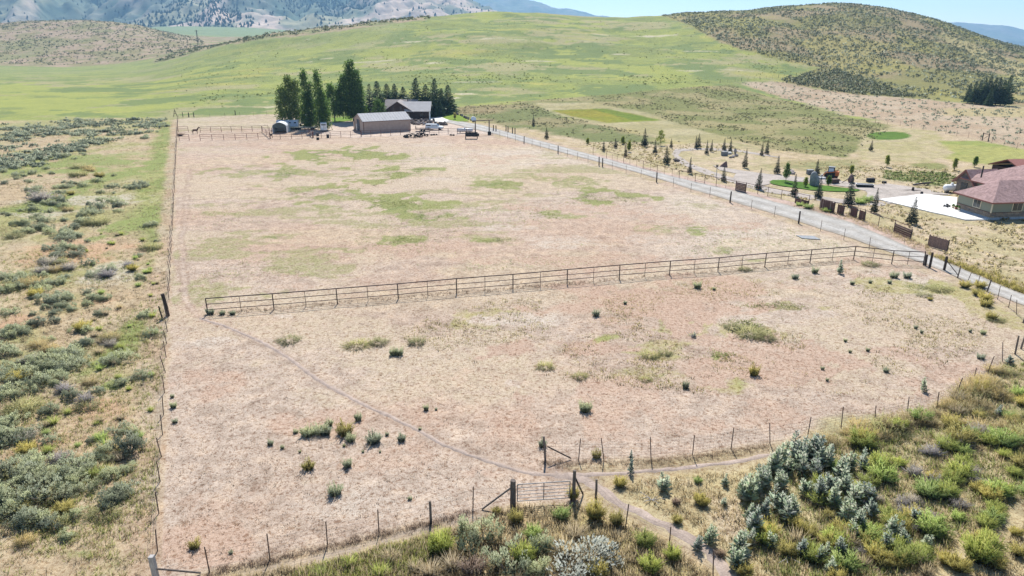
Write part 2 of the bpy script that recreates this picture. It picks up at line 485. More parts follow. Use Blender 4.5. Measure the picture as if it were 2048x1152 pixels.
    put(poly([(1060, 206), (1180, 205), (1290, 225), (1360, 248), (1480, 285), (1540, 302), (1460, 300), (1380, 290), (1270, 262), (1160, 240), (1110, 228)], 2, 1), vary((.36, .32, .19), (.30, .27, .14), n2), .5)
    put(poly([(1100, 221), (1200, 217), (1260, 226), (1325, 241), (1215, 246), (1150, 234)], .6, .3), vary((.17, .20, .025), (.22, .20, .03), n4), .15)
    put(poly([(1180, 217), (1215, 217), (1325, 241), (1270, 241)], .5, .3) * .75, (.09, .15, .02))
    # ground round the new house and the drive
    put(poly([(1150, 283), (1260, 285), (1330, 291), (1440, 285), (1530, 305), (1560, 325), (1720, 325), (1800, 330), (1960, 345), (2100, 360), (2500, 400), (2500, 760), (2060, 600), (1862, 515), (1643, 427), (1447, 376), (1290, 340), (1180, 306)], 2, 1.5), vary((.45, .375, .265), (.38, .335, .20), n3, .4, .62), .9)
    put(poly([(1520, 330), (1580, 322), (1720, 318), (1730, 340), (1640, 345)], 2, 2) * .85, vary((.30, .26, .13), (.22, .225, .10), n3), .7)
    put(poly([(1765, 355), (1775, 342), (1880, 345), (1915, 350), (1912, 378), (1850, 370)], 1.5, 2) * .85, vary((.14, .19, .06), (.27, .26, .12), n3, .42, .6), .7)
    put(poly([(1715, 300), (1730, 268), (1790, 254), (1870, 262), (1895, 285), (1900, 312), (1850, 325), (1720, 318)], .8, .4), vary((.40, .345, .215), (.34, .31, .16), n3), .8)
    put(poly([(1880, 282), (1960, 282), (2060, 300), (2300, 330), (2300, 352), (2060, 338), (1950, 326), (1885, 318), (1905, 305)], .8, .5), vary((.225, .26, .075), (.29, .29, .10), n4, .4, .62), .4)
    put(poly([(1777 + 46 * math.cos(a), 271.5 + 8.5 * math.sin(a)) for a in [k * math.pi / 8 for k in range(16)]], .6, .2), (.085, .15, .022), .1)
    put(poly([(1815, 327), (1870, 325), (1900, 333), (1880, 340), (1830, 335)], 1, .5) * .8, (.17, .20, .06))
    w2 *= 1 - np.clip(lh * (y > 700) + rh + belt * (y < 1000), 0, 1)
    w2[(y < 262)] = 0
    # --- left rough pasture
    lp = poly([(-900, 1400), (-900, 260), (0, 247), (150, 238), (250, 236), (356, 240), (347, 420), (336, 640), (327, 816), (320, 963), (312, 1102), (300, 1400)], 2.0, 1.5)
    put(lp, vary((.41, .325, .215), (.315, .30, .145), n2, .38, .58), .9)
    put(lp * sstep(.5, .6, n3) * .5, (.45, .385, .27))
    put(lp * sstep(.5, .62, n1) * .5, (.27, .285, .12))
    for px, py, rx, ry in ((170, 500, 120, 22), (100, 520, 70, 14), (60, 640, 60, 20), (190, 600, 50, 12), (60, 900, 60, 40), (190, 830, 70, 40), (110, 880, 80, 25), (230, 860, 40, 40), (20, 940, 50, 15)):
        put2(blob(px, py, rx, ry) * .8, (.46, .31, .20))
    put(lp * poly([(352, 244), (346, 420), (340, 520), (300, 500), (262, 440), (290, 330), (318, 244)], 1.5, 1.2) * .9, vary((.20, .245, .08), (.29, .30, .12), n3, .4, .62), .9)
    for px, py, rx, ry in ((275, 650, 26, 45), (250, 690, 30, 50), (265, 450, 40, 45), (300, 330, 35, 60), (170, 1105, 55, 16), (260, 965, 14, 50), (150, 330, 150, 20), (60, 420, 80, 10), (230, 770, 20, 12)):
        put2(blob(px, py, rx, ry) * .8, (.22, .265, .09))
    for px, py, rx, ry in ((230, 550, 50, 18), (150, 400, 120, 10), (215, 545, 40, 25), (60, 425, 80, 10)):
        put2(blob(px, py, rx, ry) * .6, (.46, .43, .35))
    # --- the paddocks
    pdk = sstep(-.6, .6, sdist(PADDOCK, x + wob * 1.5, y + (n3 - .5) * 1.5))
    put(pdk, vary((.445, .365, .30), (.42, .335, .27), n2, .35, .65), 1.0)
    put(pdk * sstep(.46, .60, n1) * .85, (.49, .43, .36))
    put(pdk * sstep(.52, .66, fbm(x * .5, y, 25, 81, 6, .6)) * .45, (.45, .325, .245))
    put2(pdk * sstep(.5, .66, fbm(x * .6, y, 14, 82, 5)) * .5, (.475, .40, .295))
    upper = pdk * sstep(66, 74, y)
    put(upper * sstep(.50, .62, fbm(x * .4, y, 10, 83, 6, .6)) * .4, (.48, .41, .285))
    gn = sstep(.53, .62, fbm(x * .45, y, 6, 84, 6, .62))
    put2(upper * gn * sstep(.46, .60, fbm(x, y, 40, 85, 3)) * .55, (.29, .285, .14))
    for px, py, rx, ry, k in ((715, 313, 120, 15, .95), (775, 350, 60, 15, 1.1), (800, 406, 85, 17, 1.2), (700, 382, 70, 22, .7), (560, 345, 50, 14, .6), (1050, 348, 90, 9, .42), (1190, 396, 45, 16, .9), (1100, 430, 70, 9, .6), (1260, 395, 50, 12, .8),
                              (990, 480, 40, 7, .7), (800, 480, 40, 8, .6), (860, 430, 60, 10, .7), (1390, 460, 18, 10, .6), (660, 420, 60, 12, .5), (480, 345, 60, 10, .5), (600, 385, 40, 12, .6), (1150, 365, 60, 10, .5), (1320, 455, 40, 12, .4),
                              (545, 476, 25, 6, .5), (1480, 505, 60, 15, .4), (830, 340, 40, 8, .8), (1000, 370, 60, 8, .7)):
        put2(pdk * blob(px, py, rx, ry, 2.0) * k * 1.0, vary((.155, .205, .06), (.24, .265, .095), n3, .42, .58))
    for px, py, rx, ry, k in ((1360, 650, 60, 13, .6), (1500, 655, 60, 26, .6), (1210, 676, 35, 8, .9), (1570, 612, 110, 14, .6), (960, 645, 70, 22, .5), (1840, 578, 90, 18, .7), (1890, 574, 45, 13, .9), (1445, 712, 30, 12, .6), (1090, 670, 60, 12, .5), (1330, 700, 80, 14, .5),
                              (1470, 770, 40, 16, .6), (1990, 625, 40, 20, .6), (1280, 750, 60, 12, .4), (575, 676, 32, 8, .5), (760, 682, 70, 10, .5)):
        put2(pdk * blob(px, py, rx, ry, 2.4) * k * .9, vary((.27, .29, .10), (.36, .33, .15), n3, .4, .62))
    for px, py, rx, ry, k in ((1350, 590, 240, 45, .85), (1080, 690, 170, 22, .8), (400, 772, 80, 28, .7), (400, 1085, 90, 32, .9), (690, 845, 170, 28, .7), (1780, 535, 130, 25, .6), (1000, 935, 110, 22, .7), (1560, 720, 150, 50, .7), (1850, 745, 110, 40, .6), (1200, 790, 200, 30, .6), (1480, 830, 200, 30, .6), (600, 500, 140, 20, .35), (1150, 420, 160, 25, .55), (1040, 420, 60, 10, .7), (960, 315, 90, 12, .55), (1330, 435, 90, 18, .6), (880, 500, 160, 14, .5), (1500, 460, 70, 16, .6), (1200, 520, 180, 14, .6), (760, 560, 200, 20, .35), (1100, 860, 250, 40, .65), (560, 1000, 160, 40, .4), (820, 930, 140, 30, .5)):
        put2(pdk * blob(px, py, rx, ry, 1.6) * k * .84, vary((.415, .295, .225), (.445, .325, .25), n3))
    for px, py, rx, ry, k in ((1100, 480, 120, 20, .6), (860, 360, 60, 8, .5), (1290, 480, 60, 12, .5), (1020, 455, 60, 10, .5), (1430, 480, 40, 9, .5), (860, 450, 50, 6, .5), (1700, 640, 220, 30, .55), (920, 770, 220, 26, .6), (700, 1000, 200, 40, .5), (1050, 640, 110, 15, .7), (500, 640, 130, 14, .6), (420, 680, 110, 14, .6)):
        put2(pdk * blob(px, py, rx, ry, .9) * k * .8, vary((.47, .41, .35), (.51, .45, .38), n3))
    # bare soil in the yard and beside fences
    put(poly([(356, 262), (560, 258), (700, 250), (830, 240), (960, 252), (1000, 268), (960, 284), (700, 288), (540, 292), (356, 294)], 2, 1.5) * .75, vary((.45, .36, .29), (.40, .30, .235), n3), .7)
    put(poly([(358, 236), (560, 229), (560, 256), (358, 260)], 2, 1.5) * .6, vary((.44, .375, .28), (.40, .35, .23), n3), .7)
    put(poly([(590, 262), (640, 246), (700, 243), (830, 246), (900, 248), (960, 256), (985, 268), (900, 270), (700, 275)], 1.5, 1) * .85, (.50, .42, .36), .5)
    dl = pdist(LEFTFENCE, x, y); side = np.zeros(len(x))
    lf = np.interp(y, LEFTFENCE[:, 1], LEFTFENCE[:, 0])
    put((x < lf + .3) * sstep(3.0 + 0, 1.6, (lf - x) + wob * 2) * (y < 262) * (x > lf - 5) * .85, vary((.43, .355, .265), (.40, .30, .215), n3), .9)
    for ln in (ROAD_L, ROAD_R):
        put(sstep(3.2, 1.6, pdist(wpoly(ln), x, y) + wob * 2) * .85, vary((.44, .345, .275), (.40, .33, .22), n3), .8)
    # trails
    for tr, w, k in ((TRAIL, .12, .5), (TRAIL2, .45, .6), (TRACK3, .5, .7), (TRAIL4, .5, .7)):
        d = pdist(tr, x + wob * .6, y + (n3 - .5) * .5)
        kk = k * (np.where(y > 66, .45, 1.0) if tr is TRAIL else 1.0)
        put(sstep(w + .2, w - .1, d) * kk, (.35, .28, .235), .1); w2 *= 1 - np.clip(sstep(w + .35, w, d), 0, 1)
        put((sstep(w + .55, w + .25, d) - sstep(w + .3, w + .05, d)).clip(0, 1) * .55, (.26, .19, .14), 1)  # dark rim on both sides: trail edge shadow painted into the ground colour
    # rough ground in front of the paddock
    fr = poly([(300, 1260), (420, 1165), (650, 1122), (880, 1068), (960, 1040), (1030, 1024), (1150, 1015), (1240, 1040), (1340, 1090), (1430, 1160), (1430, 1300)], .8, .8)
    put(fr, vary((.47, .38, .23), (.39, .34, .17), n3, .4, .6), 1)
    dn = poly([(1180, 980), (1330, 950), (1470, 925), (1570, 905), (1700, 858), (1814, 832), (1914, 788), (2005, 724), (2060, 694), (2500, 740), (2500, 1500), (1470, 1300), (1460, 1150), (1350, 1060)], .8, 1)
    put(dn, vary((.49, .41, .30), (.41, .35, .21), n3, .42, .62), 1)
    put(poly([(1570, 905), (1700, 858), (1814, 832), (1914, 788), (2005, 724), (2500, 740), (2500, 1050), (2048, 1020), (1900, 1080), (1800, 1130), (1560, 1150), (1500, 1050)], 1, 1.5) * .6, vary((.29, .28, .13), (.42, .35, .22), n3), 1)
    put(sstep(.8, .3, pdist(wpoly([(880, 1060), (930, 1085), (980, 1085), (1030, 1050), (1100, 1045), (1150, 1090), (1180, 1160)]), x, y)) * .6, (.46, .37, .21), 1)
    z0 = w2 < .02; col2[z0] = col[z0]
    return np.clip(col, .01, .8), np.clip(fleck, 0, 1), np.clip(col2, .01, .8), w2

GC, GFL, GC2, GW2 = paint(GX, GY, GZ)

m_ground, nt, out = new_mat('ground')
b = nd(nt, 'ShaderNodeBsdfPrincipled'); b.inputs['Roughness'].default_value = .95; b.inputs['Specular IOR Level'].default_value = .1
ac = nd(nt, 'ShaderNodeAttribute', attribute_name='zone'); af = nd(nt, 'ShaderNodeAttribute', attribute_name='litter')
tc = nd(nt, 'ShaderNodeTexCoord')
def noise(scale, detail, rough=.6, vec=None, dist=0):
    n = nd(nt, 'ShaderNodeTexNoise'); n.inputs['Scale'].default_value = scale; n.inputs['Detail'].default_value = detail; n.inputs['Roughness'].default_value = rough
    n.inputs['Distortion'].default_value = dist
    nt.links.new(vec or tc.outputs['Object'], n.inputs['Vector'])
    return n.outputs[0]
nA = noise(.55, 6, .62); nB = noise(3.1, 5, .7, dist=.6); nC = noise(8.5, 4, .75, dist=.8)
cA = ramp(nt, nA, [(.32, (.74, .72, .70)), (.5, (1, 1, 1)), (.7, (1.22, 1.2, 1.14))])
c = mixc(nt, 1, ac.outputs['Color'], cA, 'MULTIPLY')
pa = nd(nt, 'ShaderNodeAttribute', attribute_name='patch'); pw = nd(nt, 'ShaderNodeAttribute', attribute_name='patch_weight')
nD = noise(.75, 10, .8, dist=.4); nE = noise(.09, 7, .66)
s1 = nd(nt, 'ShaderNodeMath', operation='MULTIPLY_ADD'); nt.links.new(nD, s1.inputs[0]); s1.inputs[1].default_value = 2.6; s1.inputs[2].default_value = -1.3
s2 = nd(nt, 'ShaderNodeMath', operation='ADD'); nt.links.new(s1.outputs[0], s2.inputs[0]); nt.links.new(pw.outputs['Fac'], s2.inputs[1])
pf = ramp(nt, s2.outputs[0], [(.12, 0.0), (.72, .9)])
c = mixc(nt, pf, c, pa.outputs['Color'])
cE = mixc(nt, 1, c, ramp(nt, nE, [(.36, (.84, .88, .86)), (.5, (1, 1, 1)), (.64, (1.12, 1.08, 1.0))]), 'MULTIPLY')
c = mixc(nt, af.outputs['Fac'], cE, c)
cF = ramp(nt, noise(1.9, 9, .82, dist=1.2), [(.35, (.50, .40, .34)), (.43, (1, 1, 1))])
cB = ramp(nt, nB, [(.36, (.55, .45, .38)), (.47, (.95, .93, .91)), (.56, (1.02, 1.02, 1.01)), (.68, (1.13, 1.13, 1.12))])
c2 = mixc(nt, 1, mixc(nt, 1, c, cF, 'MULTIPLY'), cB, 'MULTIPLY')
cC = ramp(nt, nC, [(.36, (.50, .40, .34)), (.45, (.95, .93, .9)), (.56, (1.02, 1.02, 1.01)), (.68, (1.12, 1.12, 1.1))])
c2 = mixc(nt, 1, c2, cC, 'MULTIPLY')
c = mixc(nt, af.outputs['Fac'], c, c2)
nt.links.new(c, b.inputs['Base Color'])
ma = nd(nt, 'ShaderNodeMath', operation='ADD'); nt.links.new(nB, ma.inputs[0]); nt.links.new(nC, ma.inputs[1])
bp = nd(nt, 'ShaderNodeBump'); bp.inputs['Strength'].default_value = .5; bp.inputs['Distance'].default_value = .12
nt.links.new(ma.outputs[0], bp.inputs['Height']); nt.links.new(bp.outputs[0], b.inputs['Normal'])
nt.links.new(b.outputs[0], out.inputs[0])
me = np_mesh('ground', np.stack([GX, GY, GZ], 1), GF, m_ground, True, {'zone': GC, 'litter': GFL, 'patch': GC2, 'patch_weight': GW2})
tag(link('ground', me), kind='structure')

# ------------------------------------------------------------ far mountains
def mountain(name, s0, s1, y0, y1, ridge, ns, nyr, seed, cols, rough):
    """ridge(s) gives the crest height; spurs and gullies run down to the valley"""
    ys = np.linspace(y0, y1, nyr); ss = np.linspace(s0, s1, ns)
    Yg, Sg = np.meshgrid(ys, ss, indexing='ij')
    X = Sg * Yg; t = (Yg - y0) / (y1 - y0)
    prof = np.where(t < .8, sstep(-.25, .8, t) ** 1.25 - .02, 1 - (t - .8) * .8)
    H = ridge(Sg) * prof
    rd = 1 - abs(fbm(X + (Yg - y0) * .35, Yg * .45, 520, seed, 5, .5) * 2 - 1)
    rd2 = 1 - abs(fbm(X - Yg * .2, Yg * .6, 170, seed + 9, 4, .5) * 2 - 1)
    Z = H * (1 + rough * ((rd - .8) * 1.5)) + (rd2 - .75) * 70 * rough * sstep(0, .25, t)
    Z -= 40 * (1 - sstep(0, .06, t))
    x = X.ravel(); y = Yg.ravel(); z = Z.ravel()
    n = fbm(x, y * .6, 260, seed + 3, 5); nn = fbm(x, y, 70, seed + 4, 4)
    c = np.array(cols[0])[None, :] * np.ones((len(x), 1))
    m = sstep(.48, .60, n)[:, None]; c = c * (1 - m) + np.array(cols[1]) * m
    m = (sstep(.55, .68, fbm(x + 300, y * .6, 190, seed + 6, 5)) * .8)[:, None]; c = c * (1 - m) + np.array(cols[2]) * m
    gl = (sstep(.86, .62, rd.ravel()) * .75 + sstep(.80, .58, rd2.ravel()) * .5).clip(0, .92)[:, None]; c = c * (1 - gl) + np.array(cols[2]) * gl
    c *= (.8 + .4 * nn)[:, None]
    i = (np.arange(nyr - 1)[:, None] * ns + np.arange(ns - 1)[None, :]).ravel()
    me = np_mesh(name, np.stack([x, y, z], 1), np.stack([i, i + 1, i + 1 + ns, i + ns], 1), m_far, True, {'zone': c})
    tag(link(name, me), kind='structure')
    return x, y, z, n
m_far, nt, out = new_mat('mountain_scrub')
b = nd(nt, 'ShaderNodeBsdfPrincipled'); b.inputs['Roughness'].default_value = .95; b.inputs['Specular IOR Level'].default_value = .05
ac = nd(nt, 'ShaderNodeAttribute', attribute_name='zone'); tc = nd(nt, 'ShaderNodeTexCoord')
nA = noise(.02, 6, .65)
c = mixc(nt, 1, ac.outputs['Color'], ramp(nt, nA, [(.35, (.6, .65, .7)), (.5, (1, 1, 1)), (.65, (1.2, 1.15, 1.1))]), 'MULTIPLY')
nt.links.new(c, b.inputs['Base Color']); nt.links.new(b.outputs[0], out.inputs[0])
def hz(Y, px_py):
    xs = [col_s(a, b_) for a, b_ in px_py]; zs = [zrow(Y, b_) for a, b_ in px_py]
    return lambda s: np.interp(s, xs, zs)
MT = mountain('mountains', -1.25, .06, 2500, 4300, hz(3940, [(-900, -40), (-200, -70), (120, -55), (330, -35), (600, -18), (780, -9), (860, 2), (930, 17), (1000, 40), (1110, 75)]), 420, 150, 5,
              [(.50, .40, .32), (.30, .29, .19), (.10, .145, .11)], .95)
mountain('far_mountains', -.8, .3, 6500, 8500, hz(8100, [(-400, -60), (300, -45), (700, -20), (930, -2), (1040, 1), (1100, 12), (1150, 22), (1200, 34), (1500, 60)]), 200, 60, 15, [(.22, .22, .18), (.12, .16, .13), (.15, .18, .12)], .25)
mountain('far_mountains', .45, 1.5, 6500, 8200, hz(7860, [(1750, 80), (1860, 52), (1910, 44), (1950, 47), (1985, 50), (2010, 49), (2048, 62), (2150, 55), (2500, 60)]), 120, 50, 25, [(.20, .20, .18), (.14, .17, .14), (.16, .18, .13)], .22)

# ------------------------------------------------------------ the hazy air between the camera and the mountains
m_haze, nt, out = new_mat('haze')
pv = nd(nt, 'ShaderNodeVolumePrincipled')
pv.inputs['Color'].default_value = (.36, .66, 1.0, 1); pv.inputs['Density'].default_value = 0.000115; pv.inputs['Anisotropy'].default_value = .2
nt.links.new(pv.outputs[0], out.inputs['Volume'])
hzb = MB(); hzb.box((0, 4300, 320), (26000, 9200, 860))
tag(hzb.build('haze', m_haze), 'thin blue haze hanging over the valley and mountains', 'haze', kind='stuff')
# ------------------------------------------------------------ materials for built things
M = {}
M['rust'] = pm('rusty_steel', (.115, .075, .06), .8, .2, .35, 6)
M['pipe'] = pm('dark_pipe', (.075, .055, .048), .65, .3, .3, 4)
M['corral'] = pm('red_brown_pipe', (.20, .105, .09), .7, .2, .25, 4)
M['oldwood'] = pm('weathered_wood', (.16, .13, .11), .9, 0, .35, 5, .5, stretch=(4, 4, .6))
M['darkwood'] = pm('tarred_wood', (.055, .043, .037), .9, 0, .35, 5, .4, stretch=(4, 4, .6))
M['greywood'] = pm('grey_wood', (.42, .40, .38), .9, 0, .25, 5, .4, stretch=(4, 4, .6))
M['redwood'] = pm('brown_board', (.135, .07, .055), .85, 0, .35, 5, .4, stretch=(3, 3, .8))
M['paleboard'] = pm('faded_board', (.27, .18, .14), .85, 0, .35, 5, .4, stretch=(3, 3, .8))
M['galv'] = pm('galvanised_steel', (.22, .22, .22), .6, .3, .2, 6)
M['wire'] = pm('fence_wire', (.16, .14, .125), .6, .5, .2, 6)

def sub(p, o): return (p[0] - o[0], p[1] - o[1], p[2] - o[2])
def poly_at(pix): return [at(*q) for q in pix]
def resample(pts, step):
    out = []; 
    for a, b_ in zip(pts[:-1], pts[1:]):
        L = (Vector((b_.x, b_.y, 0)) - Vector((a.x, a.y, 0))).length; n = max(1, round(L / step))
        for i in range(n):
            t = i / n; x = a.x + (b_.x - a.x) * t; y = a.y + (b_.y - a.y) * t
            out.append(Vector((x, y, gz(x, y))))
    out.append(pts[-1]); return out

T_POST = MB().tube([(0, 0, -.25), (0, 0, 1)], .035, 5).mesh('post', M['rust'])
def _wood(seed, r, mat, n=7):
    rr = random.Random(seed); m = MB(); pts = [(0, 0, -.3)]
    for k in range(1, 5): pts.append((rr.uniform(-.012, .012), rr.uniform(-.012, .012), k / 4))
    m.tube(pts, r, n, r * .86); return m.mesh('post', mat)
WOOD_POST = [_wood(i, .085, M['oldwood']) for i in range(3)]
DARK_POST = [_wood(i + 5, .11, M['darkwood']) for i in range(3)]

def wire_fence(name, label, posts, h, wires=(.35, .7, 1.05, 1.38), lean=.05, cat='fence', group=None, woven=False, rr=None, leanbias=(0, 0)):
    """posts: list of (point, mesh or None, height factor)"""
    rr = rr or random.Random(len(posts) * 13 + 5)
    o0 = posts[0][0]
    t = thing(name, o0, label, cat, group)
    tops = []
    for p, me, k in posts:
        lx, ly = rr.gauss(0, lean) + leanbias[0], rr.gauss(0, lean) + leanbias[1]
        if me is not None:
            o = link('post', me, t, sub(p, o0)); hh = h * k * rr.uniform(.94, 1.06)
            o.rotation_euler = (-ly, lx, rr.uniform(0, 6)); o.scale = (1, 1, hh)
        tops.append((p, lx, ly))
    for w in wires:
        pts = []
        for i, (p, lx, ly) in enumerate(tops):
            pts.append((p.x - o0.x + lx * w, p.y - o0.y + ly * w, p.z - o0.z + w + rr.uniform(-.02, .02)))
        MB().tube(pts, .0065, 3).build('wire', M['wire'], t)
    if woven:
        m = MB()
        for (a, *_), (b_, *_) in zip(tops[:-1], tops[1:]):
            n = max(1, int((b_ - a).length / .45))
            for i in range(n):
                q = a.lerp(b_, (i + .5) / n)
                m.tube([sub((q.x, q.y, q.z + .03), o0), sub((q.x, q.y, q.z + wires[-1]), o0)], .0045, 3)
        m.build('wire_stays', M['wire'], t)
    return t

# -- long leaning wire fence between the rough pasture and the paddocks
lf_line = [at(*q) for q in ((315, 1102), (320.5, 963), (327, 830), (331, 745), (336, 640), (342, 520), (348, 400), (352, 320), (356, 240))]
posts = [(p, T_POST, 1) for p in resample(lf_line, 3.5)]
wire_fence('wire_fence', 'long leaning wire fence on thin rusty posts between sagebrush pasture and bare paddocks', posts, 1.62, lean=.05, leanbias=(-.09, .02), rr=random.Random(3))
p = at(336, 632)
t = thing('gate_post', p, 'stout black wooden gate post with a smaller post beside it on the long wire fence', 'post')
o = link('post', DARK_POST[0], t); o.scale = (1.9, 1.9, 2.55); o.rotation_euler = (0, -.06, 0)
o = link('post', DARK_POST[1], t, (-.4, -.5, 0)); o.scale = (.7, .7, 1.35); o.rotation_euler = (0, -.1, 0)

# -- lower wire fence along the foot of the near paddock
c0 = at(315, 1168)
t = thing('corner_post', c0, 'thick grey squared corner post with a diagonal brace where two wire fences meet', 'post')
MB().box((0, 0, .85), (.26, .26, 2.1)).build('post', M['greywood'], t, bevel=.02)
e = at(402, 1148); e = sub(e, c0)
MB().tube([(0.1, 0, 1.05), (e[0], e[1], e[2] + .08)], .055, 6).build('brace', M['oldwood'], t)
low = [(at(*q), me, k) for q, me, k in (((335, 1165), None, 1), ((419, 1145), T_POST, 1), ((540, 1119), T_POST, 1), ((655, 1091), T_POST, 1), ((758, 1067), T_POST, 1), ((862, 1045), WOOD_POST[0], .9), ((946, 1017), T_POST, .9), ((1018, 1010), None, 1))]
wire_fence('wire_fence', 'sagging wire fence along the lower paddock edge, from corner post to metal gate', low, 1.75, lean=.02)

# -- the metal gate with its posts
g0 = at(1026, 1012); g1 = at(1147, 1004)
t = thing('gate_post', g0, 'thick old wooden post holding the metal gate, with a long diagonal brace', 'post')
o = link('post', _wood(21, .2, M['oldwood'], 9), t); o.scale = (1, 1, 1.95)
e = sub(at(964, 1020), g0)
MB().tube([(-.12, 0, 1.4), (e[0], e[1], e[2] + .06)], .06, 6).build('brace', M['oldwood'], t)
t = thing('gate_post', g1, 'slender dark wooden post at the closing end of the metal gate, with a short brace', 'post')
o = link('post', _wood(22, .12, M['oldwood'], 8), t); o.scale = (1, 1, 2.4)
e = sub(at(1166, 990), g1)
MB().tube([(.05, 0, 1.85), (e[0], e[1], e[2] + .06)], .06, 6).build('brace', M['darkwood'], t)
d = (g1 - g0); d.z = 0; L = d.length - .55; ang = math.atan2(d.y, d.x)
a0 = g0 + d.normalized() * .28
t = thing('metal_gate', Vector((a0.x, a0.y, gz(a0.x, a0.y))), 'grey tubular metal farm gate standing closed between two wooden posts', 'gate', rz=ang)
dz = g1.z - g0.z
MB().tube([(0, 0, .35), (0, 0, 1.62)], .03, 6).tube([(L, 0, .35 + dz), (L, 0, 1.62 + dz)], .03, 6).tube([(0, 0, 1.62), (L, 0, 1.62 + dz)], .032, 6).tube([(0, 0, .35), (L, 0, .35 + dz)], .03, 6).build('frame', M['galv'], t)
for k in range(4):
    z = .58 + k * .26
    MB().tube([(.03, 0, z), (L - .03, 0, z + dz)], .022, 6).build('bar', M['galv'], t)
for fx in (.5,):
    MB().box((L * fx, -.03, .98 + dz * fx), (.05, .02, 1.24)).build('upright', M['galv'], t)

# -- wire fence going down from the gate
dn = [(at(*q), me, k) for q, me, k in (((1150, 1004), None, 1), ((1192, 997), WOOD_POST[1], .85), ((1251, 1055), T_POST, 1), ((1338, 1096), T_POST, 1), ((1426, 1150), T_POST, 1))]
wire_fence('wire_fence', 'short wire fence running down through the weeds from the closing post of the gate', dn, 1.65, lean=.05)

# -- woven wire fence on the bank
bk = [((1091, 921), WOOD_POST[2], 1.12), ((1157, 921), T_POST, 1), ((1208, 921), T_POST, 1), ((1302, 918), T_POST, 1), ((1385, 910), T_POST, 1), ((1462, 898), T_POST, 1), ((1540, 888), T_POST, 1), ((1615, 874), T_POST, 1), ((1682, 856), T_POST, 1),
      ((1749, 846), T_POST, .9), ((1814, 831), T_POST, .9), ((1874, 815), T_POST, .9), ((1913, 787), T_POST, .9), ((1947, 760), T_POST, .7), ((1975, 746), T_POST, 1), ((2005, 723), T_POST, 1), ((2030, 708), WOOD_POST[0], 1.1), ((2042, 698), WOOD_POST[1], 1.1), ((2075, 680), T_POST, 1)]
bk = [(at(*q), me, k) for q, me, k in bk]
t = wire_fence('woven_wire_fence', 'woven wire fence on thin rusty posts along the bank beside the weed thicket', bk, 1.72, wires=(.15, .4, .65, .9, 1.15, 1.4), lean=.07, leanbias=(.07, 0), woven=True)
e = sub(at(1142, 919), bk[0][0])
MB().tube([(.12, 0, 1.15), (e[0], e[1], e[2] + .1)], .05, 6).build('brace', M['darkwood'], t)

# -- three-rail pipe fence between the paddocks
PF0, PF1 = at(416, 629), at(1707, 519); PF2, PF3 = at(1783, 528), at(1846, 531)
def pipe_post(r, mat): return MB().tube([(0, 0, -.2), (0, 0, 1)], r, 8).mesh('post', mat)
PP, PS = pipe_post(.062, M['pipe']), pipe_post(.03, M['pipe'])
t = thing('pipe_fence', PF0, 'long dark three-rail pipe fence dividing the two bare paddocks', 'fence')
line = []
for i in range(13):
    k = i / 12; q = PF0.lerp(PF1, k); q.z = gz(q.x, q.y); line.append(q)
line += [PF2, PF3]
HP = 1.85
for i, q in enumerate(line):
    o = link('post', PP, t, sub(q, PF0)); o.scale = (1, 1, HP + .02)
    if i + 1 < len(line):
        r = q.lerp(line[i + 1], .5); r.z = gz(r.x, r.y)
        o = link('stay', PS, t, sub(r, PF0)); o.scale = (1, 1, HP - .05)
for hgt, rr_ in ((HP, .058), (HP * .64, .04), (HP * .30, .04)):
    MB().tube([sub((q.x, q.y, q.z + hgt), PF0) for q in line], rr_, 6).build('rail', M['pipe'], t)
# -- heavy posts where the pipe fence meets the road
for q, h_, lab in (((1850, 531), 1.5, 'short tarred post against the road end of the pipe fence'), ((1859, 536), 2.1, 'tall tarred wooden gate post beside the road end of the pipe fence'), ((1888, 541), 1.9, 'tarred wooden post with diagonal brace across the gap from the pipe fence')):
    p = at(*q); t = thing('wooden_post', p, lab, 'post')
    o = link('post', DARK_POST[R.randrange(3)], t); o.scale = (1.5, 1.5, h_)
    if 'brace' in lab:
        e = sub(at(1916, 551), p); MB().tube([(.1, 0, 1.3), (e[0], e[1], e[2] + .05)], .05, 6).build('brace', M['darkwood'], t)
ef = [((1892, 541), None, 1), ((1915, 556), WOOD_POST[0], 1), ((1934, 566), T_POST, .9), ((1955, 572), T_POST, .8), ((1974, 584), WOOD_POST[2], 1), ((1995, 599), T_POST, 1), ((2017, 615), T_POST, 1), ((2033, 629), T_POST, 1), ((2046, 646), WOOD_POST[1], 1.05), ((2066, 672), T_POST, 1)]
wire_fence('wire_fence', 'crooked wire fence beside the lower road, from the braced tarred post to the thicket', [(at(*q), me, k) for q, me, k in ef], 1.6, lean=.1)

# -- wire fence along the paddock side of the gravel road
rl = [at(*q) for q in ((985, 269), (1048, 287), (1116, 307), (1198, 331), (1313, 364), (1460, 405), (1598, 447), (1738, 499), (1846, 528))]
posts = [(p, T_POST, 1) for p in resample(rl, 5.2)]
posts = [(p, (None if min((p - q).length for q in rl[1:7]) < 1.2 else T_POST), 1) for p, _, _ in posts]
wire_fence('wire_fence', 'straight wire fence on thin posts along the paddock side of the gravel road', posts, 1.75, lean=.02)
for q in ((1048, 287), (1116, 307), (1198, 331), (1205, 333.5), (1313, 364.5), (1460, 405), (1597, 447)):
    p = at(*q); o = link('wooden_post', DARK_POST[R.randrange(3)], None, p); o.scale = (1.25, 1.25, 2.05); o.rotation_euler = (R.uniform(-.03, .03), R.uniform(-.03, .03), R.random())
    tag(o, 'dark stout wooden post standing in the wire fence along the gravel road', 'post', 'stout posts in the road fence')
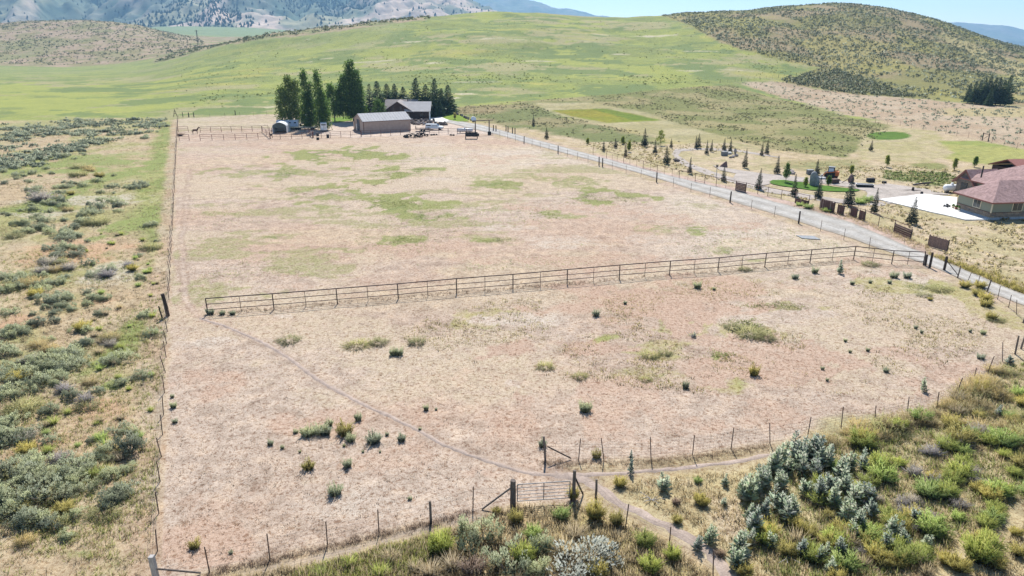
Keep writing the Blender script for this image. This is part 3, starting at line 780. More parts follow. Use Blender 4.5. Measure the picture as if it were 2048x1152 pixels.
for q in ((987, 262), (992, 263), (1012, 262), (1016, 264), (1025, 267), (1030, 268)):
    p = at(*q); o = link('wooden_post', DARK_POST[R.randrange(3)], None, p); o.scale = (1.5, 1.5, 1.9)
    tag(o, 'short dark wooden post at the roadside near the ranch entrance arch', 'post', 'posts by the entrance')

# -- pole rail fence with board panels on the far side of the road
rr_pts = [at(*q) for q in ((1186, 308), (1213, 317), (1247, 326), (1286, 337), (1314, 345.5), (1358, 357), (1390, 363.5), (1409, 367.5), (1432, 372), (1471, 380), (1491, 384), (1515, 389), (1535, 393), (1562, 398.5), (1590, 404.5), (1617, 411), (1639, 417), (1666, 424), (1698, 431), (1727, 441), (1756, 453), (1787, 463), (1820, 477))]
t = thing('pole_fence', rr_pts[0], 'rusty brown rail fence of thin uprights along the far side of the gravel road', 'fence')
RH = 1.75
PR = MB().tube([(0, 0, -.2), (0, 0, 1)], .05, 6).mesh('post', M['redwood'])
for i, q in enumerate(rr_pts):
    o = link('post', PR, t, sub(q, rr_pts[0])); o.scale = (1, 1, RH * R.uniform(.98, 1.12))
    if i + 1 < len(rr_pts) and i > 0:
        n = max(1, int((rr_pts[i + 1] - q).length / 2.2))
        for k in range(1, n):
            r = q.lerp(rr_pts[i + 1], k / n + R.uniform(-.1, .1) / n); r.z = gz(r.x, r.y)
            o = link('upright', PR, t, sub(r, rr_pts[0])); o.scale = (.5, .5, RH * R.uniform(.8, 1.0))
for i in range(1, len(rr_pts) - 1):
    if i in (15,): continue
    a, b_ = rr_pts[i], rr_pts[i + 1]
    MB().tube([sub((a.x, a.y, a.z + RH), rr_pts[0]), sub((b_.x, b_.y, b_.z + RH), rr_pts[0])], .045, 6).build('rail', M['redwood'], t)
    if i % 3 == 0:
        MB().tube([sub((a.x, a.y, a.z + .3), rr_pts[0]), sub((b_.x, b_.y, b_.z + .3), rr_pts[0])], .03, 5).build('rail', M['redwood'], t)
def board_panel(a, b_, h, label, vertical, gap, z0=.05, mat='redwood', n=None):
    """free-standing wind panel of separate boards"""
    d = b_ - a; d.z = 0; L = d.length; ang = math.atan2(d.y, d.x)
    t = thing('board_panel', a, label, 'panel', rz=ang)
    dz = b_.z - a.z
    MB().box((0, .06, h / 2 + .03), (.12, .1, h + .1)).build('post', M['darkwood'], t)
    MB().box((L, .06, h / 2 + dz + .03), (.12, .1, h + .1)).build('post', M['darkwood'], t)
    if vertical:
        k = max(3, int(L / gap))
        for i in range(k):
            x = (i + .5) * L / k
            hh = h * R.uniform(.94, 1.02)
            MB().box((x, R.uniform(-.01, .01), z0 + hh / 2 + dz * x / L), (L / k * .93, .03, hh)).build('board', M[mat if R.random() < .8 else 'paleboard'], t)
        for z in (.35, h * .8): MB().box((L / 2, .045, z + dz / 2), (L - .15, .05, .1), ry=-math.atan2(dz, L)).build('rail', M['darkwood'], t)
    else:
        k = n or 5
        for i in range(k):
            z = z0 + (i + .5) * (h - z0) / k
            MB().box((L / 2, R.uniform(-.015, .015), z + dz / 2), (L * R.uniform(.97, 1.0), .035, (h - z0) / k * .88), ry=-math.atan2(dz, L)).build('board', M[mat if R.random() < .6 else 'paleboard'], t)
    return t
def sidept(p): return Vector((p.x - .15, p.y - .25, p.z))
board_panel(sidept(at(1471, 381)), sidept(at(1491, 385.5)), 1.75, 'small panel of dark horizontal boards set in the roadside rail fence', False, .3, n=6)
board_panel(sidept(at(1639, 418)), sidept(at(1667, 426)), 1.85, 'large solid brown plank panel in the roadside rail fence beside a low bush', True, .22)
board_panel(sidept(at(1590, 406)), sidept(at(1616, 411.5)), .95, 'low brown plank panel under the rail of the roadside fence', True, .25)
board_panel(sidept(at(1787, 465)), sidept(at(1820, 479)), 1.55, 'tall panel of red-brown horizontal boards ending the roadside rail fence', False, .3, n=5)
board_panel(at(1855, 492), at(1893, 503.5), 1.65, 'lone tilted plank panel standing apart past the end of the rail fence', True, .2, mat='paleboard')
for (a, b_), lab in ((((1674, 427), (1686, 430)), 'pair of loose upright planks next to the large plank panel'), (((1700, 432), (1712, 436)), 'few ragged upright planks mid fence near a young conifer'), (((1717, 438), (1728, 442)), 'narrow open gate frame of upright planks in the rail fence')):
    board_panel(sidept(at(*a)), sidept(at(*b_)), 1.6, lab, True, .75)

# -- fence at the back of the yard and fences on the slopes
nf = [at(*q) for q in ((358, 238), (420, 235), (480, 232), (560, 229), (596, 227))]
wire_fence('wire_fence', 'thin wire fence closing the far end of the yard below the green hill', [(p, T_POST, 1) for p in resample(nf, 5.5)], 1.5, lean=.03)
for q, s_ in (((366, 234), 1.2), ((378, 234.5), 1.9), ((388, 234), 1.5), ((471, 230), 1.5)):
    o = link('wooden_post', DARK_POST[R.randrange(3)], None, at(*q)); o.scale = (s_, s_, 1.75)
    tag(o, 'thick dark post in the fence at the far end of the yard', 'post', 'thick posts of the yard fence')
p = at(351, 233)
t = thing('brace_frame', p, 'dark A-shaped timber brace at the far corner of the long wire fence', 'brace')
for dx in (-.75, .75): MB().tube([(dx, 0, -.2), (dx * .12, 0, 2.3)], .1, 6).build('leg', M['darkwood'], t)
MB().tube([(-.4, 0, 1.1), (.4, 0, 1.1)], .08, 6).build('crossbar', M['darkwood'], t)
MB().tube([(0, 0, 2.1), (0, 0, 2.9)], .07, 6).build('tip', M['darkwood'], t)
sl = [at(*q) for q in ((1440, 166), (1470, 164), (1520, 159), (1580, 153), (1650, 143))]
wire_fence('wire_fence', 'old fence line on the slope where sage hill meets green hill', [(p, DARK_POST[i % 3] if i % 3 == 0 else T_POST, 1) for i, p in enumerate(resample(sl, 7))], 1.9, lean=.05)
sl = [at(*q) for q in ((1750, 246), (1800, 252), (1870, 264), (1960, 281), (2060, 304))]
wire_fence('wire_fence', 'thin wire fence between the yellow-green meadow and the dry slope', [(p, T_POST, 1) for p in resample(sl, 5)], 1.7, lean=.03)
a, b_ = at(1964, 281), at(1976, 283)
t = thing('brace_frame', a, 'square dark timber frame standing in the fence by the dry slope', 'brace')
e = sub(b_, a)
MB().tube([(0, 0, -.2), (0, 0, 2.3)], .14, 7).build('post', M['darkwood'], t)
MB().tube([(e[0], e[1], e[2] - .2), (e[0], e[1], e[2] + 2.3)], .14, 7).build('post', M['darkwood'], t)
MB().tube([(0, 0, 2.05), (e[0], e[1], e[2] + 2.05)], .09, 6).build('crossbar', M['darkwood'], t)
MB().tube([(.1, 0, .3), (e[0] - .1, e[1], e[2] + 1.8)], .05, 6).build('diagonal', M['darkwood'], t)

# -- corral of pipe panels in the yard
CP_POST = MB().tube([(0, 0, -.2), (0, 0, 1)], .07, 7).mesh('post', M['corral'])
def pipe_run(pts, h, label, rails=3, step=None, base=None, group=None):
    ps = resample(pts, step) if step else pts
    t = thing('corral_fence', ps[0], label, 'fence', group)
    for q in ps:
        o = link('post', CP_POST, t, sub(q, ps[0])); o.scale = (1, 1, h + .05)
    for k in range(rails):
        z = h * (1 - k * .9 / rails)
        MB().tube([sub((q.x, q.y, q.z + z), ps[0]) for q in ps], .04 if k else .05, 5).build('rail', M['corral'], t)
    return t
CH = 1.75
pipe_run(poly_at([(359, 281), (379, 281)]), CH, 'short front corral panel fixed to the long wire fence')
pipe_run(poly_at([(401, 281.5), (424.5, 281), (448, 280.5), (471, 280), (494, 279), (516.5, 278.5), (540, 277.5)]), CH, 'front rail fence of the long narrow corral lane')
pipe_run(poly_at([(357, 264.5), (377, 264.5)]), CH, 'short rear corral panel fixed to the long wire fence')
pipe_run(poly_at([(401, 265), (422, 264.5), (443, 264.5), (463, 264), (484, 263.5), (505, 263), (524, 262.5), (537, 262)]), CH, 'rear rail fence of the long narrow corral lane')
pipe_run(poly_at([(525, 264), (533, 271), (540, 277)]), CH, 'angled rail panel closing the corral lane by the shelter', rails=4)
pipe_run(poly_at([(540.5, 277.5), (561, 278), (583.5, 277.5), (604.5, 277), (625, 276)]), CH, 'rail fence in front of the canvas shelter')
pipe_run(poly_at([(610, 264), (618, 270), (626, 275.5)]), CH, 'angled rail panel between shelter and white horse trailer', rails=4)
pipe_run(poly_at([(627, 276), (643, 276), (661, 275.8), (682, 274.5), (701.6, 274), (722, 273)]), CH, 'rail fence in front of the white horse trailer')
pipe_run(poly_at([(723, 273), (742, 272.6), (762, 271.7), (781.6, 271), (801, 270), (820, 270), (840, 270)]), CH, 'rail fence in front of the tan metal shed')
pipe_run(poly_at([(859, 269.5), (878, 269), (896.5, 268.3), (914.6, 267.8), (933, 267), (950, 267)]), CH, 'rail fence in front of the parked white pickup')
for q, h_ in (((541, 277), 3.3), ((545, 276), 3.0), ((621, 274.5), 2.6), ((627, 275.5), 2.8)):
    o = link('gate_post', CP_POST, None, at(*q)); o.scale = (1.1, 1.1, h_)
    tag(o, 'tall thin brown gate post rising above the corral rails', 'post', 'tall corral gate posts')
# ------------------------------------------------------------ roads and paved ground
def strip(name, left, right, mat, lift=.045, sub_=6, across=8):
    """a sheet between two edges, laid on the land"""
    Lp = poly_at(left); Rp = poly_at(right)
    vs = []; ac_ = []; rows = 0
    for i in range(len(Lp) - 1):
        n = sub_ if i < len(Lp) - 2 else sub_ + 1
        for k in range(n):
            t = k / sub_
            a = Lp[i].lerp(Lp[i + 1], t); b_ = Rp[i].lerp(Rp[i + 1], t)
            for j in range(across + 1):
                q = a.lerp(b_, j / across); z = gz(q.x, q.y) + lift + .05 * math.sin(math.pi * j / across)
                vs.append((q.x, q.y, z)); ac_.append(j / across)
            rows += 1
    na = across + 1; i = (np.arange(rows - 1)[:, None] * na + np.arange(across)[None, :]).ravel()
    o = link(name, np_mesh(name, vs, np.stack([i, i + 1, i + 1 + na, i + na], 1), mat, True, {'across': np.array(ac_)}))
    return tag(o, kind='structure')
def sheet(name, pix, mat, lift=.05, thick=0):
    import bmesh
    pts = poly_at(pix)
    bm = bmesh.new(); f = bm.faces.new([bm.verts.new((p.x, p.y, 0)) for p in pts])
    bmesh.ops.triangulate(bm, faces=[f])
    for _ in range(3): bmesh.ops.subdivide_edges(bm, edges=[e for e in bm.edges if e.calc_length() > 3], cuts=1, use_grid_fill=True)
    for v in bm.verts: v.co.z = gz(v.co.x, v.co.y) + lift
    if thick:
        r = bmesh.ops.extrude_face_region(bm, geom=bm.faces[:]); 
        for v in r['geom']:
            if isinstance(v, bmesh.types.BMVert): v.co.z -= thick
    bmesh.ops.recalc_face_normals(bm, faces=bm.faces)
    me = bpy.data.meshes.new(name); bm.to_mesh(me); bm.free(); me.materials.append(mat)
    return tag(link(name, me), kind='structure')
def gravel(name, col, scale=2.5, var=.16, wheel_tracks=False):
    m, nt, out = new_mat(name)
    b = nd(nt, 'ShaderNodeBsdfPrincipled'); b.inputs['Roughness'].default_value = .95; b.inputs['Specular IOR Level'].default_value = .1
    tc = nd(nt, 'ShaderNodeTexCoord')
    ns = []
    for s_, d_ in ((.35, 5), (scale, 6), (scale * 6, 3)):
        n = nd(nt, 'ShaderNodeTexNoise'); n.inputs['Scale'].default_value = s_; n.inputs['Detail'].default_value = d_; nt.links.new(tc.outputs['Object'], n.inputs['Vector']); ns.append(n.outputs[0])
    c = ramp(nt, ns[0], [(.3, tuple(k * (1 - var) for k in col)), (.7, tuple(k * (1 + var) for k in col))])
    for n in ns[1:]: c = mixc(nt, 1, c, ramp(nt, n, [(.3, .82), (.7, 1.16)]), 'MULTIPLY')
    if wheel_tracks:
        aa = nd(nt, 'ShaderNodeAttribute', attribute_name='across')
        c = mixc(nt, 1, c, ramp(nt, aa.outputs['Fac'], [(0, (.80, .74, .66)), (.12, (.92, .9, .87)), (.26, 1.12), (.5, (.9, .88, .85)), (.74, 1.12), (.9, (.92, .9, .86)), (1, (.78, .72, .64))]), 'MULTIPLY')
    nt.links.new(c, b.inputs['Base Color'])
    bp = nd(nt, 'ShaderNodeBump'); bp.inputs['Strength'].default_value = .4; bp.inputs['Distance'].default_value = .04
    nt.links.new(ns[2], bp.inputs['Height']); nt.links.new(bp.outputs[0], b.inputs['Normal'])
    nt.links.new(b.outputs[0], out.inputs[0]); return m
M['gravel'] = gravel('gravel', (.36, .343, .315), wheel_tracks=True); M['drive'] = gravel('drive_gravel', (.37, .325, .285)); M['berm'] = gravel('road_berm', (.40, .30, .245), 1.6, .25)
M['concrete'] = gravel('concrete', (.74, .72, .68), .8, .05)
strip('gravel_road', ROAD_L, ROAD_R, M['gravel'])
strip('gravel_road', [(868, 240), (905, 248), (950, 259), (999, 270.5)], [(880, 236.5), (925, 243), (965, 250), (1000, 260)], M['gravel'], .06)
strip('road_verge', [(1193, 313), (1293, 340.3), (1350, 355), (1447, 377), (1545, 403), (1643, 428), (1701, 446), (1775, 477), (1850, 509)], [(1193, 309.5), (1293, 336), (1350, 350.5), (1447, 371), (1545, 395), (1643, 416), (1701, 430), (1775, 459), (1850, 491)], M['berm'], .03)
def trail(line, w, mat, lift=.05, seed=1, keep=lambda x, y: True):
    rr = random.Random(seed); P_ = [Vector((a, b2, 0)) for a, b2 in line if keep(a, b2)]; pts = []
    for i in range(len(P_) - 1):
        p0, p1, p2, p3 = P_[max(i - 1, 0)], P_[i], P_[i + 1], P_[min(i + 2, len(P_) - 1)]
        n = max(2, int((p2 - p1).length / .5))
        for k in range(n):
            t = k / n; pts.append(.5 * ((2 * p1) + (p2 - p0) * t + (2 * p0 - 5 * p1 + 4 * p2 - p3) * t * t + (3 * p1 - p0 - 3 * p2 + p3) * t ** 3))
    vs = []
    for i, p in enumerate(pts):
        d = (pts[min(i + 1, len(pts) - 1)] - pts[max(i - 1, 0)]).normalized(); s_ = Vector((-d.y, d.x, 0)); ww = w * rr.uniform(.7, 1.25); off = rr.uniform(-.12, .12) * w * 2
        for j, k in enumerate((-1, -.5, 0, .5, 1)):
            q = p + s_ * (k * ww + off); vs.append((q.x, q.y, gz(q.x, q.y) + (lift if abs(k) < 1 else -.02)))
    n = len(pts); i = (np.arange(n - 1)[:, None] * 5 + np.arange(4)[None, :]).ravel()
    return tag(link('trail', np_mesh('trail', vs, np.stack([i, i + 1, i + 6, i + 5], 1), mat, True)), kind='structure')
M['dirt'] = gravel('worn_dirt', (.345, .275, .23), 1.5, .16)
trail(TRAIL, .23, M['dirt'], keep=lambda x, y: y < 72)
trail(TRAIL2, .42, M['dirt'], seed=2)
# private drive: comes round the bend, splits about the lawn and runs to the concrete
strip('driveway', [(1560, 316), (1470, 303.5), (1395, 300), (1362, 303), (1356, 311), (1380, 327), (1430, 345), (1480, 361), (1560, 380), (1650, 394), (1720, 403), (1790, 405)],
      [(1560, 314.5), (1470, 299), (1390, 296), (1350, 298), (1344, 309), (1360, 327), (1400, 345), (1440, 358.5), (1510, 380), (1600, 396), (1690, 409), (1760, 413)], M['drive'], .05)
strip('driveway', [(1440, 341), (1500, 352), (1570, 362), (1640, 367), (1700, 375), (1740, 384), (1790, 392)], [(1425, 330.5), (1480, 341), (1550, 350), (1640, 358), (1720, 366), (1790, 374), (1850, 384)], M['drive'], .075)
sheet('driveway', [(1475, 343), (1530, 349), (1560, 358), (1535, 370), (1500, 373), (1465, 358)], M['drive'], .095)
sheet('driveway', [(1725, 375), (1770, 367), (1850, 378), (1905, 390), (1850, 390), (1760, 401), (1725, 402), (1735, 388)], M['drive'], .09)
M['lawn'] = gravel('lawn_grass', (.075, .15, .02), 3.5, .3)
sheet('lawn', [(1538, 365), (1545, 361), (1570, 361), (1605, 366), (1640, 371), (1700, 378), (1722, 381), (1712, 383.5), (1670, 384), (1620, 381), (1570, 374), (1545, 369)], M['lawn'], .14)
sheet('lawn', [(868, 227), (905, 226), (925, 233), (938, 243), (915, 243.5), (888, 238), (868, 236)], gravel('house_lawn_grass', (.16, .23, .03), 2, .2), .1)
sheet('lawn', [(662, 237), (700, 233), (704, 241), (665, 246)], gravel('yard_lawn_grass', (.14, .22, .03), 2, .2), .1)
sheet('concrete_pad', [(1757, 400), (1848, 389), (1914, 396), (1912, 420), (1978, 439.5), (1969, 440.5), (1930, 441)], M['concrete'], .17, .3)
sheet('concrete_drive', [(856, 239), (868, 234.5), (882, 234), (898, 241), (890, 244.5), (868, 243)], M['concrete'], .12, .2)

# ------------------------------------------------------------ buildings
M['shedwall'] = pm('tan_steel_siding', (.45, .34, .285), .6, 0, .1, 1.0)
M['shedroof'] = pm('pale_steel_roof', (.36, .355, .355), .85, 0, .10, .8, spec=.08)
M['trim'] = pm('brown_trim', (.12, .06, .04), .6, 0, .15)
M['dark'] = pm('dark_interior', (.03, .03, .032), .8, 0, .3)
M['log'] = pm('dark_log', (.062, .038, .03), .8, 0, .35, 2.5, .4, stretch=(.3, .3, 6))
M['metalroof'] = pm('house_steel_roof', (.30, .27, .255), .85, 0, .12, .6, spec=.08)
M['wingroof'] = pm('pale_wing_roof', (.48, .46, .445), .8, 0, .1, .6, spec=.1)
M['white'] = pm('white_paint', (.78, .78, .77), .45, 0, .06, 2, dirt=(.5, .46, .4))
M['bluewhite'] = pm('pale_blue_panel', (.46, .55, .66), .45, 0, .08, 2)
M['glass'] = pm('window_glass', (.02, .03, .035), .08, 0, .2, 1, spec=.6)
M['cream'] = pm('cream_paint', (.62, .55, .40), .6, 0, .1)

def gable_house(t, L, W, h, rise, over, wallmat, roofmat, ribs=0, ridge='X'):
    """walls and two roof slopes; footprint 0..L by 0..W"""
    w = MB()
    w.prism([(0, 0), (W, 0), (W, h), (W / 2, h + rise), (0, h)], 0, L, 'X')
    wall = w.build('wall', wallmat, t)
    roofs = []
    for s_ in (0, 1):
        y0, y1 = (-over, W / 2) if s_ == 0 else (W + over, W / 2)
        z0 = h - rise * over / (W / 2)
        m = MB(); th = .09
        m.add([(-over, y0, z0 + .03), (L + over, y0, z0 + .03), (L + over, y1, h + rise + .03), (-over, y1, h + rise + .03),
               (-over, y0, z0 + .03 + th), (L + over, y0, z0 + .03 + th), (L + over, y1, h + rise + .03 + th), (-over, y1, h + rise + .03 + th)],
              [(0, 1, 2, 3), (4, 5, 6, 7), (0, 1, 5, 4), (1, 2, 6, 5), (2, 3, 7, 6), (3, 0, 4, 7)])
        rf = m.build('roof', roofmat, t); roofs.append(rf)
        if ribs:
            r = MB(); sl = math.hypot(y1 - y0, h + rise - z0)
            for i in range(int(L / ribs) + 1):
                x = min(i * ribs, L)
                r.add([(x - .03, y0, z0 + .12), (x + .03, y0, z0 + .12), (x + .03, y1, h + rise + .12), (x - .03, y1, h + rise + .12), (x, y0, z0 + .17), (x, y1, h + rise + .17)], [(0, 1, 4), (3, 5, 2), (0, 4, 5, 3), (1, 2, 5, 4)])
            r.build('seams', roofmat, rf)
    return wall, roofs
def window(t, c, w, h, n, frame, pane_n=2, proud=.05, name='window'):
    """window on a wall whose outward direction is n (unit x or y)"""
    rz = math.atan2(n[1], n[0]) + math.pi / 2
    o = link(name, MB().box((0, 0, 0), (w + .2, .06, h + .2)).mesh('window', frame), t, (c[0] + n[0] * proud, c[1] + n[1] * proud, c[2]), rz)
    for i in range(pane_n):
        x = (i + .5) * w / pane_n - w / 2
        MB().box((x, -.03, 0), (w / pane_n - .06, .03, h)).build('pane', M['glass'], o)
    return o

# -- tan metal shed
f0, f1, b0 = at(728, 267), at(825, 265.5), at(704, 258.5)
ang = math.radians(27); L = 15.6; W = 11.0
t = thing('metal_shed', f0, 'long tan metal shed with a pale ribbed steel roof behind the corral rails', 'shed', rz=ang)
Hs = 23.5 / ppm(f0); rise = 1.9
wall, _ = gable_house(t, L, W, Hs, rise, .25, M['shedwall'], M['shedroof'], ribs=.95)
rb = MB()
for i in range(int(L / .6)): rb.box((.3 + i * .6, -.012, Hs / 2 - .05), (.06, .03, Hs - .2))
rb.build('siding_ribs', M['shedwall'], wall)
MB().box((L / 2, -.06, Hs - .12), (L + .3, .1, .16)).build('eave_trim', M['trim'], t)
MB().box((0, -.02, Hs / 2), (.16, .1, Hs)).build('corner_trim', M['trim'], t)
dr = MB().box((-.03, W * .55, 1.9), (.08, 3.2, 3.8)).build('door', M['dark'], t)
for i in range(2): MB().box((-.09, W * .55 - .8 + i * 1.6, 1.9), (.05, .08, 3.7)).build('door_rail', M['bluewhite'], dr)
MB().box((-.05, W * .78, 1.1), (.08, .95, 2.15)).build('side_door', M['white'], t)
lean = MB(); lean.prism([(W * .86, 0), (W + 1.5, 0), (W + 1.5, 2.6), (W * .86, 3.1)], 0, 5, 'X'); lean.build('annex', M['shedwall'], t)

# -- brown log house
h0 = at(770, 240)
hx = 0.196
t = thing('log_house', h0, 'dark brown log house with a pale metal roof and front gable among spruces', 'house', rz=.02)
u = 1 / ppm(h0)
def px2(x): return (x - 770) * u * 1.015
Lm = px2(828); Wd = 10.5
# main body set back, ridge along x
m = MB(); m.prism([(0, 0), (Wd, 0), (Wd, 3.4), (Wd / 2, 6.4), (0, 3.4)], 0, Lm, 'X'); mb_ = m.build('main_wall', M['log'], t); mb_.location = (0, 4.2, 0)
for s_ in (0, 1):
    m = MB(); y0, y1 = (-.9, Wd / 2) if s_ == 0 else (Wd + .9, Wd / 2); z0 = 3.4 - 3 * .9 / (Wd / 2)
    m.add([(-.9, y0, z0), (Lm + .9, y0, z0), (Lm + .9, y1, 6.4), (-.9, y1, 6.4), (-.9, y0, z0 + .16), (Lm + .9, y0, z0 + .16), (Lm + .9, y1, 6.56), (-.9, y1, 6.56)], [(0, 1, 2, 3), (4, 5, 6, 7), (0, 1, 5, 4), (1, 2, 6, 5), (2, 3, 7, 6), (3, 0, 4, 7)])
    o = m.build('roof', M['metalroof'], t); o.location = (0, 4.2, .05)
    r = MB()
    for i in range(22):
        x = -.8 + i * (Lm + 1.6) / 21
        r.add([(x - .03, y0, z0 + .17), (x + .03, y0, z0 + .17), (x + .03, y1, 6.57), (x - .03, y1, 6.57), (x, y0, z0 + .22), (x, y1, 6.62)], [(0, 1, 4), (3, 5, 2), (0, 4, 5, 3), (1, 2, 5, 4)])
    r.build('seams', M['metalroof'], o)
# front gable
gx0, gx1 = px2(769), px2(826); gw = gx1 - gx0; gh, gr = 3.2, 3.35
m = MB(); m.prism([(gx0, 0), (gx1, 0), (gx1, gh), ((gx0 + gx1) / 2, gh + gr), (gx0, gh)], -.6, 8, 'Y'); gb = m.build('gable_wall', M['log'], t)
for s_ in (-1, 1):
    cx = (gx0 + gx1) / 2; ex = gx0 - .7 if s_ < 0 else gx1 + .7; ez = gh - gr * .7 / (gw / 2)
    m = MB(); m.add([(ex, -1.5, ez + .05), (cx, -1.5, gh + gr + .05), (cx, 8.5, gh + gr + .05), (ex, 8.5, ez + .05), (ex, -1.5, ez + .23), (cx, -1.5, gh + gr + .23), (cx, 8.5, gh + gr + .23), (ex, 8.5, ez + .23)], [(0, 1, 2, 3), (4, 5, 6, 7), (0, 1, 5, 4), (1, 2, 6, 5), (2, 3, 7, 6), (3, 0, 4, 7)])
    m.build('roof', M['metalroof'], t)
for i in range(11): MB().tube([(gx0 - .06, -.62, .18 + i * .3), (gx1 + .06, -.62, .18 + i * .3)], .14, 6).build('log', M['log'], t)
window(t, ((gx0 + gx1) / 2 - 1.6, -.66, 3.9), 1.3, 1.5, (0, -1), M['log'])
window(t, ((gx0 + gx1) / 2 + 1.2, -.66, 3.9), 1.0, 1.5, (0, -1), M['log'])
MB().box((px2(817), -.72, 1.2), (1.1, .12, 2.3)).build('door', M['cream'], t)
for x in (768, 774): MB().tube([(px2(x), -1.3, 0), (px2(x), -1.3, 3)], .14, 8).build('porch_post', M['cream' if x > 770 else 'log'], t)
# garage wing on the right, ridge along x
wx0, wx1 = px2(820), px2(859); ww = 8.5; wh, wr = 3.5, 2.6; wy = -.9
m = MB(); m.prism([(wy, 0), (wy + ww, 0), (wy + ww, wh), (wy + ww / 2, wh + wr), (wy, wh)], wx0, wx1, 'X'); wg = m.build('wing_wall', M['log'], t)
for s_ in (0, 1):
    y0, y1 = (wy - .8, wy + ww / 2) if s_ == 0 else (wy + ww + .8, wy + ww / 2); z0 = wh - wr * .8 / (ww / 2)
    m = MB(); m.add([(wx0 - 1.5, y0, z0 + .06), (wx1 + .8, y0, z0 + .06), (wx1 + .8, y1, wh + wr + .06), (wx0 - 3.0, y1, wh + wr + .06), (wx0 - 1.5, y0, z0 + .24), (wx1 + .8, y0, z0 + .24), (wx1 + .8, y1, wh + wr + .24), (wx0 - 3.0, y1, wh + wr + .24)], [(0, 1, 2, 3), (4, 5, 6, 7), (0, 1, 5, 4), (1, 2, 6, 5), (2, 3, 7, 6), (3, 0, 4, 7)])
    o = m.build('roof', M['wingroof'], t)
for i in range(11): MB().tube([(wx0, wy - .02, .16 + i * .3), (wx1 + .1, wy - .02, .16 + i * .3)], .14, 6).build('log', M['log'], t)
MB().box((wx1 + .04, wy + 3.6, 1.35), (.1, 4.6, 2.6)).build('garage_door', M['white'], t)
window(t, ((wx0 + wx1) / 2 + 1, wy - .16, 1.9), 1.5, 1.0, (0, -1), M['log'])
MB().tube([(px2(812), 8.2, 5.5), (px2(812), 8.2, 7.2)], .17, 8).build('flue', M['dark'], t)

# -- green house with the red shingle roof
M['green'] = pm('sage_green_siding', (.24, .255, .195), .7, 0, .06, 1.5, .2, stretch=(.3, .3, 8))
M['stone'] = None
m_, nt, out = new_mat('mixed_stone')
b = nd(nt, 'ShaderNodeBsdfPrincipled'); b.inputs['Roughness'].default_value = .85; b.inputs['Specular IOR Level'].default_value = .2
oi = nd(nt, 'ShaderNodeObjectInfo'); tc = nd(nt, 'ShaderNodeTexCoord')
gq = nd(nt, 'ShaderNodeNewGeometry'); nA = noise(6, 6)
c = ramp(nt, gq.outputs['Random Per Island'], [(0, (.28, .21, .15)), (.3, (.20, .17, .145)), (.6, (.36, .28, .20)), (1, (.16, .14, .13))])
c = mixc(nt, 1, c, ramp(nt, nA, [(.3, .8), (.7, 1.15)]), 'MULTIPLY')
nt.links.new(c, b.inputs['Base Color']); nt.links.new(b.outputs[0], out.inputs[0]); M['stone'] = m_
M['mortar'] = pm('mortar', (.24, .21, .18), .9, 0, .2)
M['foundation'] = pm('blue_grey_foundation', (.30, .34, .38), .85, 0, .15, 2)
M['redtrim'] = pm('red_trim', (.25, .10, .075), .6, 0, .12)
def shingles(name, col):
    m, nt, out = new_mat(name)
    b = nd(nt, 'ShaderNodeBsdfPrincipled'); b.inputs['Roughness'].default_value = .9; b.inputs['Specular IOR Level'].default_value = .15
    tc = nd(nt, 'ShaderNodeTexCoord'); v = nd(nt, 'ShaderNodeTexVoronoi'); v.inputs['Scale'].default_value = 3.2
    nt.links.new(tc.outputs['Object'], v.inputs['Vector'])
    n = nd(nt, 'ShaderNodeTexNoise'); n.inputs['Scale'].default_value = .8; n.inputs['Detail'].default_value = 6; nt.links.new(tc.outputs['Object'], n.inputs['Vector'])
    s_ = nd(nt, 'ShaderNodeSeparateColor'); nt.links.new(v.outputs['Color'], s_.inputs[0])
    c = ramp(nt, s_.outputs[0], [(0, tuple(k * .8 for k in col)), (1, tuple(k * 1.22 for k in col))])
    c = mixc(nt, 1, c, ramp(nt, n.outputs[0], [(.3, .88), (.7, 1.1)]), 'MULTIPLY')
    bp = nd(nt, 'ShaderNodeBump'); bp.inputs['Strength'].default_value = .4; bp.inputs['Distance'].default_value = .03
    nt.links.new(v.outputs['Distance'], bp.inputs['Height']); nt.links.new(bp.outputs[0], b.inputs['Normal'])
    nt.links.new(c, b.inputs['Base Color']); nt.links.new(b.outputs[0], out.inputs[0]); return m
M['shingle'] = shingles('red_shingles', (.32, .215, .20))

